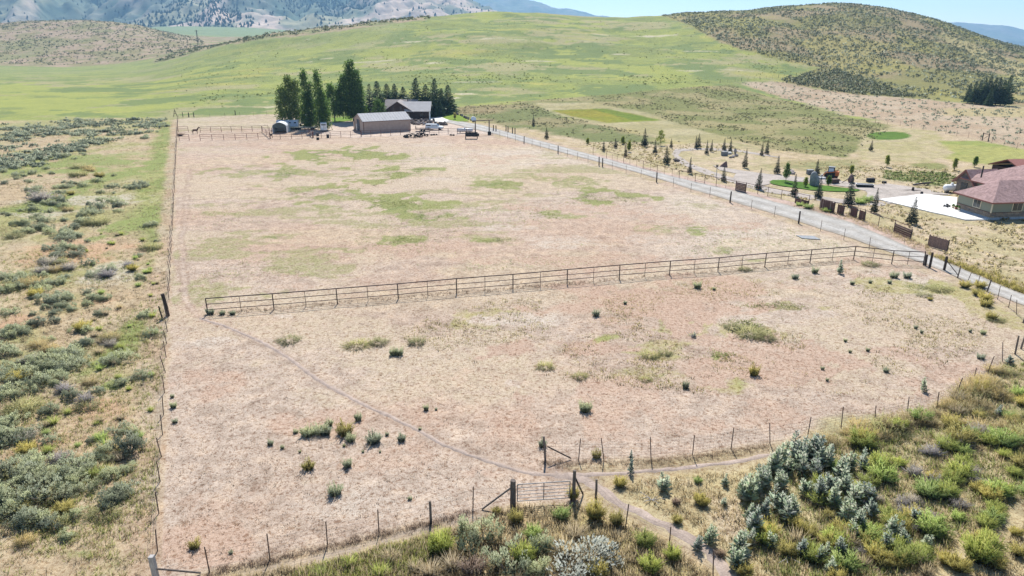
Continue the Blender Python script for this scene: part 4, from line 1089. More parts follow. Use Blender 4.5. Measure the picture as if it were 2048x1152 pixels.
q0, q1 = at(1911, 419.5), at(1978, 440)           # left wall, far corner to near corner
base = Vector((q1.x, q1.y, min(q0.z, q1.z)))
dv = Vector((q0.x - q1.x, q0.y - q1.y, 0)); LW = dv.length; dv.normalize()
ang = math.atan2(-dv.x, dv.y)                   # local +y runs back along the left wall
t = thing('green_house', base, 'sage green house with stone base and red-brown hip roof beside the white concrete pad', 'house', rz=ang)
FW = 26.0
WH = 36.0 / ppm(base); F = .45
ST = WH * .40
def wallbox(x0, x1, y0, y1, top, with_stone=True, parent=t):
    MB().box(((x0 + x1) / 2, (y0 + y1) / 2, F / 2), (x1 - x0 - .04, y1 - y0 - .04, F)).build('foundation', M['foundation'], parent)
    MB().box(((x0 + x1) / 2, (y0 + y1) / 2, (F + top) / 2), (x1 - x0, y1 - y0, top - F)).build('wall', M['green'], parent)
def stone_face(a, b_, z0, z1, n, parent=t):
    """courses of separate field stones on a wall face from a to b"""
    rr = random.Random(int(abs(a[0] * 7 + b_[1] * 13)) + 3)
    ax, ay = a; dx, dy = b_[0] - ax, b_[1] - ay; L = math.hypot(dx, dy); ux, uy = dx / L, dy / L
    MB().add([(ax + n[0] * .02, ay + n[1] * .02, z0), (b_[0] + n[0] * .02, b_[1] + n[1] * .02, z0), (b_[0] + n[0] * .02, b_[1] + n[1] * .02, z1), (ax + n[0] * .02, ay + n[1] * .02, z1)], [(0, 1, 2, 3)]).build('mortar', M['mortar'], parent)
    rows = max(3, round((z1 - z0) / .3)); rh = (z1 - z0) / rows; m = MB(); k = 0; cnt = 0
    for r in range(rows):
        x = rr.uniform(-.3, 0)
        while x < L:
            w = rr.uniform(.35, .75); x0 = max(0, x) + .02; x1 = min(L, x + w) - .02
            if x1 - x0 > .08:
                zc = z0 + (r + .5) * rh; hh = rh * rr.uniform(.8, .92); th = rr.uniform(.05, .1)
                cx = (x0 + x1) / 2
                m.box((ax + ux * cx + n[0] * th / 2, ay + uy * cx + n[1] * th / 2, zc), (x1 - x0, th, hh), rz=math.atan2(uy, ux), rx=rr.uniform(-.05, .05))
                cnt += 1
            x += w
    o = m.build('stones', M['stone'], parent); o['kind'] = 'stuff'
wallbox(0, FW, 0, LW, WH)
stone_face((0, LW), (0, 0), F, ST, (-1, 0)); stone_face((0, 0), (FW, 0), F, ST, (0, -1))
MB().box((-.04, LW / 2, ST + .04), (.12, LW, .09)).build('ledge', M['trim'], t); MB().box((FW / 2, -.04, ST + .04), (FW, .12, .09)).build('ledge', M['trim'], t)
MB().box((-.03, -.03, (ST + WH) / 2), (.16, .16, WH - ST)).build('corner_trim', M['cream'], t)
def hip(x0, x1, y0, y1, z, rise, over, name='roof', parent=t, hipl=True, hipr=True):
    x0 -= over; x1 += over; y0 -= over; y1 += over; w = min(x1 - x0, y1 - y0) / 2
    m = MB()
    if (x1 - x0) >= (y1 - y0):
        a = (x0 + (w if hipl else 0), (y0 + y1) / 2, z + rise); b_ = (x1 - (w if hipr else 0), (y0 + y1) / 2, z + rise)
        m.add([(x0, y0, z), (x1, y0, z), (x1, y1, z), (x0, y1, z), a, b_], [(0, 1, 5, 4), (2, 3, 4, 5), (3, 0, 4), (1, 2, 5), (3, 2, 1, 0)])
    else:
        a = ((x0 + x1) / 2, y0 + (w if hipl else 0), z + rise); b_ = ((x0 + x1) / 2, y1 - (w if hipr else 0), z + rise)
        m.add([(x0, y0, z), (x1, y0, z), (x1, y1, z), (x0, y1, z), a, b_], [(0, 1, 4), (1, 2, 5, 4), (2, 3, 5), (3, 0, 4, 5), (3, 2, 1, 0)])
    rf = m.build(name, M['shingle'], parent)
    fb = MB()
    for (a, b2) in (((x0, y0), (x1, y0)), ((x1, y0), (x1, y1)), ((x1, y1), (x0, y1)), ((x0, y1), (x0, y0))):
        L = math.hypot(b2[0] - a[0], b2[1] - a[1]); fb.box(((a[0] + b2[0]) / 2, (a[1] + b2[1]) / 2, z - .07), (L + .06, .07, .22), rz=math.atan2(b2[1] - a[1], b2[0] - a[0]))
    fb.build('fascia', M['redtrim'], rf)
    return rf
hip(0, FW, 0, LW, WH, 2.75, .65)
hip(9, FW, LW - 3.0, LW + 10, WH + .45, 3.6, .5)
wallbox(9.4, FW, LW, LW + 9.5, WH + .4)
# entrance wing behind: stone gable with a dark door
qp = Matrix.Rotation(-ang, 3, 'Z') @ (at(1909, 387.5) - base)
ex0 = qp.x + 1.4; ex1, ey0, ey1 = ex0 + 6, LW + .02, qp.y + .6
PG = qp.y
wallbox(ex0, ex1, ey0, ey1, WH - .1)
m = MB(); gy0, gy1 = PG - 4.4, PG; gz1 = WH + 1.9
m.prism([(gy0, F), (gy1, F), (gy1, WH - .2), ((gy0 + gy1) / 2, gz1), (gy0, WH - .2)], ex0 - 1.4, ex0 - .2, 'X'); m.build('porch_wall', M['mortar'], t)
stone_face((ex0 - 1.4, gy1), (ex0 - 1.4, gy0), F, WH - .2, (-1, 0)); stone_face((ex0 - 1.4, gy0), (ex0 - .2, gy0), F, WH - .2, (0, -1))
for s_ in (0, 1):
    y0 = gy0 - .6 if s_ == 0 else gy1 + .6; yc = (gy0 + gy1) / 2; ze = WH - .2 - (gz1 - WH + .2) * .6 / ((gy1 - gy0) / 2)
    MB().add([(ex0 - 2.0, y0, ze + .05), (ex0 + 4.5, y0, ze + .05), (ex0 + 4.5, yc, gz1 + .05), (ex0 - 2.0, yc, gz1 + .05), (ex0 - 2.0, y0, ze + .22), (ex0 + 4.5, y0, ze + .22), (ex0 + 4.5, yc, gz1 + .22), (ex0 - 2.0, yc, gz1 + .22)], [(0, 1, 2, 3), (4, 5, 6, 7), (0, 1, 5, 4), (1, 2, 6, 5), (2, 3, 7, 6), (3, 0, 4, 7)]).build('porch_roof', M['shingle'], t)
    MB().box((ex0 - 2.03, (y0 + yc) / 2, (ze + gz1) / 2 + .12), (.06, math.hypot(yc - y0, gz1 - ze) + .1, .24), rx=math.atan2(gz1 - ze, yc - y0) if s_ == 0 else -math.atan2(gz1 - ze, y0 - yc)).build('bargeboard', M['redtrim'], t)
MB().box((ex0 - 1.46, PG - 2.0, F + 1.1), (.14, 1.5, 2.2)).build('door', M['glass'], t)
hip(ex0, ex1 + 6, ey0 - 3, ey1, WH - .1, 2.9, .5)
window(t, (0, LW * .42, WH * .70), 1.55, 1.25, (-1, 0), M['cream']); window(t, (4.6, 0, WH * .70), 1.75, 1.3, (0, -1), M['cream']); window(t, (12.5, 0, WH * .70), 1.75, 1.3, (0, -1), M['cream'])
MB().tube([(8.0, LW + 5, WH + 1.5), (8.0, LW + 5, WH + 3.6)], .12, 8).build('vent_pipe', M['dark'], t)
# corner of another brown-roofed building beyond
p = at(2040, 372); t2 = thing('outbuilding', p, 'brown-roofed outbuilding just showing behind the red shingle roof', 'building', rz=ang)
MB().box((7, 4, 1.5), (14, 8, 3)).build('wall', M['log'], t2)
for s_ in (0, 1):
    y0, y1 = (-.6, 4) if s_ == 0 else (8.6, 4)
    MB().add([(-.6, y0, 2.9), (14.6, y0, 2.9), (14.6, y1, 4.6), (-.6, y1, 4.6), (-.6, y0, 3.1), (14.6, y0, 3.1), (14.6, y1, 4.8), (-.6, y1, 4.8)], [(0, 1, 2, 3), (4, 5, 6, 7), (0, 1, 5, 4), (1, 2, 6, 5), (2, 3, 7, 6), (3, 0, 4, 7)]).build('roof', M['redtrim'], t2)
# ------------------------------------------------------------ vehicles, trailers and yard things
M['tyre'] = pm('tyre_rubber', (.02, .02, .02), .85, 0, .2); M['chrome'] = pm('wheel_metal', (.45, .45, .46), .35, .7, .1)
M['carpaint'] = pm('white_car_paint', (.72, .75, .78), .25, 0, .03, 1, spec=.5)
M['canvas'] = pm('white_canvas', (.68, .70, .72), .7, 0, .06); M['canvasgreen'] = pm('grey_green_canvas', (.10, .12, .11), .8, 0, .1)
M['black'] = pm('black_steel', (.022, .022, .022), .6, .2, .3); M['greysteel'] = pm('grey_steel', (.20, .21, .22), .6, .3, .2)
M['orange'] = pm('orange_paint', (.45, .13, .035), .5, 0, .15); M['tank'] = pm('white_tank_paint', (.78, .78, .77), .35, 0, .04)
M['rockgrey'] = pm('grey_rock', (.27, .28, .29), .9, 0, .35, 1.6, .6); M['rockred'] = pm('reddish_rock', (.20, .13, .115), .9, 0, .3, 1.8, .6); M['rockdark'] = pm('dark_rock', (.125, .10, .088), .9, 0, .4, 1.5, .6); M['rockpale'] = pm('pale_rock', (.34, .29, .26), .9, 0, .3, 1.5, .6)

def wheel(t, c, r, w, ax='Y'):
    o = link('wheel', MB().lathe([(r * .62, -w / 2), (r * .93, -w / 2), (r, -w * .3), (r, w * .3), (r * .93, w / 2), (r * .62, w / 2)], 18, ax).mesh('tyre', M['tyre'], True), t, c)
    MB().lathe([(r * .2, -w * .42), (r * .6, -w * .36), (r * .6, w * .36), (r * .2, w * .42)], 14, ax).build('rim', M['chrome'], o)
    return o
def loft(secs, name, mat, parent, smooth=True, closed=True):
    """skin through cross sections (lists of equal length)"""
    n = len(secs[0]); v = [p for s_ in secs for p in s_]; f = []
    for i in range(len(secs) - 1):
        for j in range(n if closed else n - 1):
            k = (j + 1) % n; f.append((i * n + j, i * n + k, (i + 1) * n + k, (i + 1) * n + j))
    if closed: f += [tuple(range(n - 1, -1, -1)), tuple((len(secs) - 1) * n + j for j in range(n))]
    return MB().add(v, f).build(name, mat, parent, smooth)

# -- white pickup with a canopy over its bed, facing right
p = at(869, 259.5)
t = thing('pickup_truck', p, 'white four-door pickup truck with a canopy over its bed, parked in the yard', 'truck', rz=-.12)
def sec(x, hw, zlo, zhi, top): return [(x, -hw, zlo), (x, hw, zlo), (x, hw, zhi * .98), (x, hw * top, zhi), (x, -hw * top, zhi), (x, -hw, zhi * .98)]
bd = loft([sec(-2.85, .93, .6, 1.2, .97), sec(-2.8, .97, .5, 1.28, .97), sec(1.2, .97, .48, 1.28, .97), sec(1.5, .96, .48, 1.25, .95), sec(2.6, .93, .5, 1.14, .9), sec(2.85, .86, .55, .98, .85)], 'body', M['carpaint'], t, False)
cb = loft([sec(-.75, .90, 1.2, 1.88, .86), sec(.75, .90, 1.2, 1.9, .84), sec(1.5, .9, 1.2, 1.29, .9)], 'cab', M['carpaint'], t, False)
for s_ in (-1, 1):
    for x0, x1 in ((-.6, .12), (.2, .82)):
        MB().add([(x0, s_ * .915, 1.33), (x1 + (.22 if x1 > .5 else 0), s_ * .915, 1.33), (x1, s_ * .83, 1.8), (x0, s_ * .83, 1.8)], [(0, 1, 2, 3)]).build('side_window', M['glass'], cb)
MB().add([(1.5, -.8, 1.34), (1.5, .8, 1.34), (.82, .7, 1.86), (.82, -.7, 1.86)], [(0, 1, 2, 3)]).build('windscreen', M['glass'], cb)
cn = loft([sec(-2.8, .92, 1.26, 1.86, .9), sec(-.82, .92, 1.26, 1.9, .9)], 'canopy', M['carpaint'], t, False)
for s_ in (-1, 1): MB().box((-1.8, s_ * .905, 1.55), (1.6, .04, .36)).build('side_window', M['glass'], cn)
MB().box((2.88, 0, .68), (.12, 1.75, .22)).build('front_bumper', M['greysteel'], t); MB().box((-2.92, 0, .62), (.12, 1.75, .2)).build('rear_bumper', M['chrome'], t)
for s_ in (-1, 1):
    MB().box((2.83, s_ * .68, .93), (.08, .3, .16)).build('headlight', M['chrome'], t); MB().box((-2.87, s_ * .82, 1.05), (.06, .16, .3)).build('tail_light', M['orange'], t)
    MB().box((1.05, s_ * 1.06, 1.4), (.12, .18, .18)).build('mirror', M['black'], t)
    for x in (-1.85, 1.85): wheel(t, (x, s_ * .84, .4), .4, .27)

# -- dark flatbed utility trailer left of the pickup
p = at(846, 262.5)
t = thing('flatbed_trailer', p, 'low dark flatbed trailer on tandem wheels between shed and pickup', 'trailer', rz=.05)
MB().box((0, 0, .72), (4.6, 2.0, .14)).build('deck', M['rust'], t)
for s_ in (-1, 1):
    MB().box((0, s_ * 1.0, .98), (4.6, .05, .06)).build('side_rail', M['black'], t)
    for x in (-2.2, -.8, .8, 2.2): MB().box((x, s_ * 1.0, .85), (.05, .05, .3)).build('stake', M['black'], t)
    for x in (-.45, .45): wheel(t, (x, s_ * 1.12, .36), .36, .22)
    MB().box((0, s_ * 1.12, .78), (1.9, .26, .05)).build('fender', M['black'], t)
MB().tube([(2.3, -.6, .6), (3.6, 0, .5)], .05, 6).tube([(2.3, .6, .6), (3.6, 0, .5)], .05, 6).build('tongue', M['black'], t)
MB().box((-2.3, 0, 1.25), (.06, 1.9, 1.1)).build('ramp', M['rust'], t)

# -- entrance arch over the lane
a, b_ = at(951, 270.5), at(978.5, 268.5)
t = thing('entrance_arch', a, 'tall ranch entrance arch of two posts and a pole across the gravel lane', 'arch')
e = sub(b_, a); HA = 28 / ppm(a)
for x, y, z in ((0, 0, 0), e): MB().tube([(x, y, z - .3), (x, y, z + HA)], .2, 9, .17).build('post', M['oldwood'], t)
MB().tube([(-.8, 0, HA + .1), (e[0] + 1.3, e[1], e[2] + HA + .12)], .13, 8).build('crossbeam', M['oldwood'], t)
# -- tall yard lamp
p = at(948.5, 241); t = thing('lamp_post', p, 'thin tall lamp post beyond the entrance arch', 'lamp')
HL = 27 / ppm(p)
MB().tube([(0, 0, 0), (0, 0, HL)], .07, 7).build('pole', M['black'], t); MB().box((.25, 0, HL), (.7, .22, .14)).build('lamp_head', M['greysteel'], t)
p = at(947, 245); t = thing('satellite_dish', p, 'white round dish on a short post at the corner of the house lawn', 'dish')
MB().tube([(0, 0, 0), (0, 0, 1.0)], .06, 6).build('post', M['greysteel'], t)
MB().lathe([(.05, .0), (.55, .06), (.95, .22), (1.0, .28), (.93, .3), (.5, .14), (.05, .08)], 18).build('dish', M['tank'], t, True, loc=(0, -.1, 1.15)).rotation_euler = (math.radians(55), 0, .4)
# -- propane tanks
def tank(px, py, L, r, label, rz):
    p = at(px, py); t = thing('propane_tank', p, label, 'tank', rz=rz)
    pr = [(.02, -L / 2 - r * .55), (r * .55, -L / 2 - r * .42), (r * .88, -L / 2 - r * .16), (r, -L / 2), (r, L / 2), (r * .88, L / 2 + r * .16), (r * .55, L / 2 + r * .42), (.02, L / 2 + r * .55)]
    MB().lathe(pr, 22, 'X', (0, 0, r + .35)).build('tank', M['tank'], t, True)
    MB().lathe([(.22, 0), (.26, .1), (.24, .3), (.1, .38)], 12, 'Z', (0, 0, 2 * r + .3)).build('dome', M['tank'], t, True)
    for s_ in (-1, 1): MB().box((s_ * L * .34, 0, .22), (.2, r * 1.5, .5)).build('saddle', M['greysteel'], t)
tank(930, 266, 4.6, .58, 'white propane tank lying behind the black feeder by the entrance arch', .0)
tank(1901, 385, 2.6, .62, 'large white propane tank beside the porch of the green house', .1)
# -- black hay feeder on legs
p = at(943, 277.5); t = thing('hay_feeder', p, 'black slatted hay feeder box on four legs near the entrance arch', 'feeder', rz=-.03)
for x in (-1.75, 1.75):
    for y in (-.7, .7): MB().box((x, y, .95), (.12, .12, 1.9)).build('leg', M['black'], t)
for i in range(16):
    x = -1.65 + i * 3.3 / 15
    for y in (-.72, .72): MB().box((x, y, 1.32), (.17, .05, 1.1)).build('slat', M['dark'], t)
for y in (-.76, .76):
    for z in (.78, 1.85): MB().box((0, y, z), (3.6, .06, .1)).build('rail', M['black'], t)
MB().box((0, 0, .75), (3.4, 1.4, .06)).build('floor', M['black'], t)
for x in (-1.72, 1.72): MB().box((x, 0, 1.32), (.05, 1.4, 1.1)).build('end_panel', M['dark'], t)
# -- boxes and barrels
def crate(px, py, d, label, mat='black', cat='box', rz=0.0):
    p = at(px, py); t = thing('crate', p, label, cat, rz=rz)
    MB().box((0, 0, d[2] / 2), d).build('body', M[mat], t, bevel=.03)
    MB().box((0, 0, d[2] + .03), (d[0] * 1.05, d[1] * 1.05, .07)).build('lid', M[mat], t, bevel=.015)
    for s_ in (-1, 1): MB().box((s_ * d[0] * .3, -d[1] / 2 - .02, d[2] / 2), (.07, .05, d[2] * .9)).build('batten', M[mat], t)
    return t
crate(956.5, 271.5, (.55, .5, .65), 'small dark box at the foot of the near entrance arch post'); crate(979, 269.5, (1.1, .8, .95), 'black box at the foot of the far entrance arch post')
crate(656, 275.5, (.7, .6, .95), 'dark upright box behind the rails beside the white horse trailer')
def barrel(px, py, r, h, label, mat='black'):
    p = at(px, py); t = thing('barrel', p, label, 'barrel')
    MB().lathe([(r * .94, 0), (r, .03), (r, h * .32), (r * 1.04, h * .34), (r, h * .36), (r, h * .65), (r * 1.04, h * .67), (r, h * .69), (r, h - .02), (r * .95, h), (r * .9, h - .03), (.02, h - .03)], 16).build('drum', M[mat], t, True)
    MB().lathe([(.04, 0), (.05, .04), (.02, .05)], 8, 'Z', (r * .5, 0, h - .03)).build('bung', M['greysteel'], t)
barrel(635.5, 272, .42, .95, 'dark drum standing behind the rails near the white horse trailer'); barrel(635.8, 279.5, .42, .7, 'low dark drum outside the rails below the white horse trailer'); barrel(542.5, 271, .3, .5, 'small dark tub in the pen before the canvas shelter')

# -- canvas shelter with arched roof, open and dark in front
p = at(560, 266.5); t = thing('canvas_shelter', p, 'white arched canvas shelter with an open dark front in the corral', 'shelter', rz=.12)
Wc, Hc, Rc, Dc = 2.15, 2.75, .75, 6.2
arch = [(-Wc, 0), (-Wc, Hc * .8), (-Wc * .9, Hc * .95)] + [(-Wc * .9 + Wc * 1.8 * k / 8, Hc * .95 + Rc * math.sin(math.pi * k / 8)) for k in range(1, 8)] + [(Wc * .9, Hc * .95), (Wc, Hc * .8), (Wc, 0)]
v = [(x, 0, z) for x, z in arch] + [(x, Dc, z) for x, z in arch]; n = len(arch)
sk = MB().add(v, [(i, i + 1, n + i + 1, n + i) for i in range(n - 1)] + [tuple(range(n, 2 * n))]).build('canvas', M['canvas'], t)
sm = sk.modifiers.new('cloth', 'SOLIDIFY'); sm.thickness = .05
MB().tube([(x, -.04, z) for x, z in arch], .07, 6).build('front_frame', M['tank'], t)
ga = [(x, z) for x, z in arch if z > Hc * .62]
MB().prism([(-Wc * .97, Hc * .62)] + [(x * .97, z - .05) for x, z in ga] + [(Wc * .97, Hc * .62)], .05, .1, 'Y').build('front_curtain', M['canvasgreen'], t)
# -- horse trailers and the long flat trailer
def box_trailer(px, py, L, W, H, label, mat, rz, windows=2, wheels=True):
    p = at(px, py); t = thing('box_trailer', p, label, 'trailer', rz=rz)
    z0 = .5
    loft([[(-L / 2, -W / 2, z0), (-L / 2, W / 2, z0), (-L / 2, W / 2, z0 + H * .93), (-L / 2, W * .42, z0 + H), (-L / 2, -W * .42, z0 + H), (-L / 2, -W / 2, z0 + H * .93)],
          [(L / 2, -W / 2, z0), (L / 2, W / 2, z0), (L / 2, W / 2, z0 + H * .93), (L / 2, W * .42, z0 + H), (L / 2, -W * .42, z0 + H), (L / 2, -W / 2, z0 + H * .93)]], 'body', mat, t, False)
    MB().box((0, 0, z0 + H + .02), (L * .98, W * .8, .04)).build('roof', M['white'], t)
    for i in range(int(L / 1.2)): MB().box((-L / 2 + .6 + i * 1.2, -W / 2 - .01, z0 + H * .48), (.05, .03, H * .85)).build('rib', mat, t)
    dr = MB().box((-L / 2 - .03, 0, z0 + H * .45), (.05, W * .84, H * .8)).build('rear_door', mat, t); MB().box((-L / 2 - .07, 0, z0 + H * .4), (.05, .06, H * .6)).build('latch', M['greysteel'], dr)
    MB().box((-L / 2 - .05, 0, z0 + H * .8), (.04, W * .7, H * .16)).build('rear_window', M['glass'], t)
    for i in range(windows): MB().box((L * (.15 + .25 * i) - .2, -W / 2 - .03, z0 + H * .7), (.7, .04, .4)).build('side_window', M['glass'], t)
    for s_ in (-1, 1):
        for x in (-.42, .42): wheel(t, (x, s_ * (W / 2 - .05), .36), .36, .22)
        MB().box((0, s_ * (W / 2 + .06), .78), (1.9, .2, .05)).build('fender', mat, t)
    MB().tube([(L / 2, -.5, .55), (L / 2 + 1.2, 0, .5)], .05, 6).tube([(L / 2, .5, .55), (L / 2 + 1.2, 0, .5)], .05, 6).build('tongue', M['black'], t)
    return t
box_trailer(648, 262, 4.3, 2.0, 2.15, 'white horse trailer standing alone in the yard, its rear end facing the rails', M['white'], math.radians(105), 1)
box_trailer(577, 257.5, 7.0, 2.3, 2.3, 'long pale blue stock trailer behind the canvas shelter', M['bluewhite'], math.radians(4), 2)
box_trailer(618, 249.5, 5.6, 2.4, 3.1, 'tall dark grey camper trailer in the shade under the poplars', M['greysteel'], math.radians(70), 2)
p = at(607, 259); t = thing('flatbed_trailer', p, 'long white beam flatbed trailer between stock trailer and horse trailer', 'trailer', rz=.05)
MB().box((0, 0, .8), (9.5, 2.1, .22)).build('deck', M['cream'], t); MB().box((0, 0, .55), (8.8, 1.0, .2)).build('chassis', M['black'], t)
for s_ in (-1, 1):
    for x in (-2.2, -1.3): wheel(t, (x, s_ * .95, .4), .4, .25)
    wheel(t, (3.2, s_ * .95, .4), .4, .25)
p = at(598, 252.5); t = thing('quad_bike', p, 'small dark quad bike parked under the poplars', 'quad bike', rz=.5)
MB().box((0, 0, .62), (1.5, .5, .3)).build('body', M['black'], t, bevel=.06); MB().box((-.25, 0, .85), (.7, .35, .14)).build('seat', M['dark'], t, bevel=.05); MB().box((.75, 0, .85), (.5, .8, .06)).build('front_rack', M['bluewhite'], t); MB().tube([(.35, -.4, 1.1), (.35, .4, 1.1)], .03, 6).build('handlebar', M['greysteel'], t)
for x in (-.55, .6):
    for s_ in (-1, 1): wheel(t, (x, s_ * .45, .3), .3, .25)

# -- pile of scrap and old tyres before the shed
rr = random.Random(5)
for ctr, rx, n, hmax, lab in (((825, 274.5), 2.9, 34, 1.35, 'tangled dark heap of scrap pipes and tyres outside the rails by the shed'), ((843, 272), 2.3, 26, 1.3, 'second dark scrap heap of pipes and tyres next to the first')):
    p = at(*ctr); t = thing('scrap_heap', p, lab, 'scrap heap')
    for k in range(n):
        a_ = rr.uniform(0, 6.28); d_ = rx * math.sqrt(rr.random()); x, y = d_ * math.cos(a_), d_ * .6 * math.sin(a_); z = hmax * (1 - (d_ / rx) ** 1.5) * rr.uniform(.2, 1) + .12
        if k % 3 == 0:
            o = link('tyre', MB().lathe([(.2, -.1), (.36, -.11), (.4, 0), (.36, .11), (.2, .1)], 12).mesh('tyre', M['tyre'], True), t, (x, y, z)); o.rotation_euler = (rr.uniform(-.9, .9), rr.uniform(-.9, .9), 0)
        else:
            l = rr.uniform(.7, 1.7); dx, dy, dz = rr.gauss(0, 1), rr.gauss(0, 1), rr.gauss(0, .35); q = Vector((dx, dy, dz)).normalized() * l
            MB().tube([(x - q.x / 2, y - q.y / 2, max(.05, z - q.z / 2)), (x + q.x / 2, y + q.y / 2, max(.05, z + q.z / 2))], rr.uniform(.05, .13), 6).build('pipe', M[rr.choice(['black', 'rust', 'dark', 'redwood'])], t)

# -- stones
def rock_mesh(seed, mat, n=2):
    import bmesh
    rr = random.Random(seed); bm = bmesh.new(); bmesh.ops.create_icosphere(bm, subdivisions=n, radius=1)
    cuts = [(Vector((rr.gauss(0, 1), rr.gauss(0, 1), rr.gauss(0, 1))).normalized(), rr.uniform(.55, .85)) for _ in range(9)]
    for v in bm.verts:
        for nn, dd in cuts:
            k = v.co.dot(nn) - dd
            if k > 0: v.co -= nn * k
        v.co += Vector((rr.gauss(0, .03), rr.gauss(0, .03), rr.gauss(0, .03)))
    me = bpy.data.meshes.new('rock'); bm.to_mesh(me); bm.free(); me.materials.append(mat); return me
RK = {k: [rock_mesh(i * 7 + j, M[k]) for i in range(4)] for j, k in enumerate(('rockgrey', 'rockred', 'rockdark', 'rockpale'))}
def rock(px, py, sx, sy, sz, kind, label, group=None, i=0, rz=None):
    p = at(px, py); o = link('boulder', RK[kind][i % 4], None, (p.x, p.y, p.z + sz * .62), rz if rz is not None else R.uniform(0, 6))
    o.scale = (sx, sy, sz); return tag(o, label, 'rock', group)
# standing stone on the lawn
p = at(1626, 371.5); t = thing('standing_stone', p, 'tall blue-grey standing boulder on the oval lawn', 'rock')
rng = random.Random(4); secs = []
for k, (w_, z) in enumerate(((1.0, -.1), (1.08, .5), (1.1, 1.2), (1.05, 1.9), (.95, 2.4), (.7, 2.75), (.35, 2.9))):
    secs.append([(w_ * .72 * math.cos(a_) * rng.uniform(.88, 1.1) - .1 * z * .5, w_ * .5 * math.sin(a_) * rng.uniform(.88, 1.1), z + rng.uniform(-.06, .06)) for a_ in [i * math.pi / 5 for i in range(10)]])
loft(secs, 'stone', M['rockgrey'], t, False)
loft([[(x * .72 + .55, y * .7 - .35, z * .72 - .05) for x, y, z in s_] for s_ in secs], 'side_stone', M['rockgrey'], t, False)
# reddish pyramid rock
p = at(1447, 333.5); t = thing('boulder', p, 'reddish pointed boulder beside the bend of the drive', 'rock')
MB().add([(-1.3, -.6, -.1), (.8, -.7, -.1), (.9, .6, -.1), (-.9, .7, -.1), (.45, -.1, 1.35), (.75, .2, 1.15), (-.2, .1, .8)], [(0, 1, 4, 6), (1, 2, 5, 4), (2, 3, 6, 5), (4, 5, 6), (3, 0, 6), (3, 2, 1, 0)]).build('stone', M['rockred'], t)
rock(1353, 323, 1.0, .8, .5, 'rockdark', 'low dark boulder between rail fence and driveway bend', i=1)
for k, (dx, dy, s_) in enumerate(((-5, 0, .55), (0, -1.5, .7), (4, .3, .5), (7, -.5, .35))): rock(1581 + dx, 348 + dy, s_ * 1.2, s_, s_ * .8, 'rockpale', 'pale boulder in the small heap near the end of the oval lawn', 'boulders heaped by the lawn', i=k)
for k, (dx, dy, s_) in enumerate(((-6, 1, .4), (-1, 0, .5), (5, -2, .6), (3, -8, .45))): rock(1467 + dx, 315 + dy, s_, s_, s_ * (1.8 if k == 3 else .8), 'rockpale', 'rough stone in the loose pile beyond the lidded utility box', 'stones piled by the utility box', i=k)
for k in range(44):     # retaining row below the log house
    x = 824 + (k % 22) * 3.3 + R.uniform(-1, 1); y = 248.5 - (k // 22) * 5 + (k % 22) * .05 + R.uniform(-1.2, 1.2)
    if k >= 22 and x > 868: continue
    rock(x, y, R.uniform(.55, .95), R.uniform(.5, .8), R.uniform(.45, .75), 'rockdark' if R.random() < .7 else 'rockpale', 'dark boulder in the retaining bank below the log house', 'boulders banked below the log house', i=k)
for k in range(9): rock(912 + k * 4.2 + R.uniform(-1, 1), 228 + k * 1.9 + R.uniform(-.6, .6), R.uniform(.4, .8), R.uniform(.4, .7), R.uniform(.4, .7), 'rockdark' if k % 3 else 'rockpale', 'boulder edging the upper side of the house lawn', 'boulders edging the house lawn', i=k)
for k, (x, y) in enumerate(((868, 270.5), (873, 270), (902, 271), (907, 271.5), (863, 271))): rock(x, y, .5, .4, .3, 'rockdark', 'small dark stone lying at the foot of the rails near the pickup', 'stones by the rails', i=k)
# -- thin metal sheet lying in the paddock
p = at(1616, 476); me = sheet('metal_sheet', [(1592, 471.5), (1628, 473), (1641, 480), (1604, 477.5)], M['greysteel'], .10, .05)
me.pop('kind', None); tag(me, 'bent grey metal sheet lying flat in the paddock beside the road fence', 'sheet')

# -- compact track loader with its attachments beside the drive
p = at(1660, 357.5); t = thing('track_loader', p, 'black and orange compact track loader with a cab and raised arm beside the drive', 'loader', rz=math.radians(150))
for s_ in (-1, 1):
    pr = [(-1.1, .1), (-.85, 0), (.75, 0), (1.05, .14), (1.1, .35), (.6, .62), (-.7, .66), (-1.15, .45)]
    o = link('track', None, t); me_ = MB().prism([(x * 1.25, z * 1.25) for x, z in pr], s_ * .72 - .2, s_ * .72 + .2).mesh('track', M['tyre']); bpy.data.objects.remove(o); o = link('track', me_, t)
    for x in (-.85, -.2, .45, .9): MB().lathe([(.05, -.22), (.22, -.21), (.22, .21), (.05, .22)], 10, 'Y', (x * 1.15, s_ * .72, .3)).build('roller', M['orange'], o)
MB().box((-.1, 0, .95), (2.6, 1.1, .85)).build('body', M['black'], t, bevel=.06); MB().box((-1.25, 0, 1.2), (.7, 1.3, .9)).build('engine_cover', M['orange'], t, bevel=.08)
cb = MB(); cb.prism([(-.75, 1.3), (.65, 1.3), (.55, 2.45), (-.6, 2.5)], -.55, .55); cb = cb.build('cab', M['black'], t)
for s_ in (-1, 1): MB().prism([(-.6, 1.5), (.5, 1.5), (.42, 2.3), (-.48, 2.35)], s_ * .57 - .01, s_ * .57 + .01).build('side_window', M['bluewhite'], cb)
MB().add([(.665, -.45, 1.45), (.665, .45, 1.45), (.575, .45, 2.35), (.575, -.45, 2.35)], [(0, 1, 2, 3)]).build('windscreen', M['glass'], cb); MB().box((-.05, 0, 2.53), (1.3, 1.15, .08)).build('cab_roof', M['greysteel'], cb)
for s_ in (-1, 1): MB().tube([(-1.3, s_ * .74, 1.75), (.9, s_ * .74, 1.35), (1.6, s_ * .7, .55)], .1, 6).build('lift_arm', M['orange'], t)
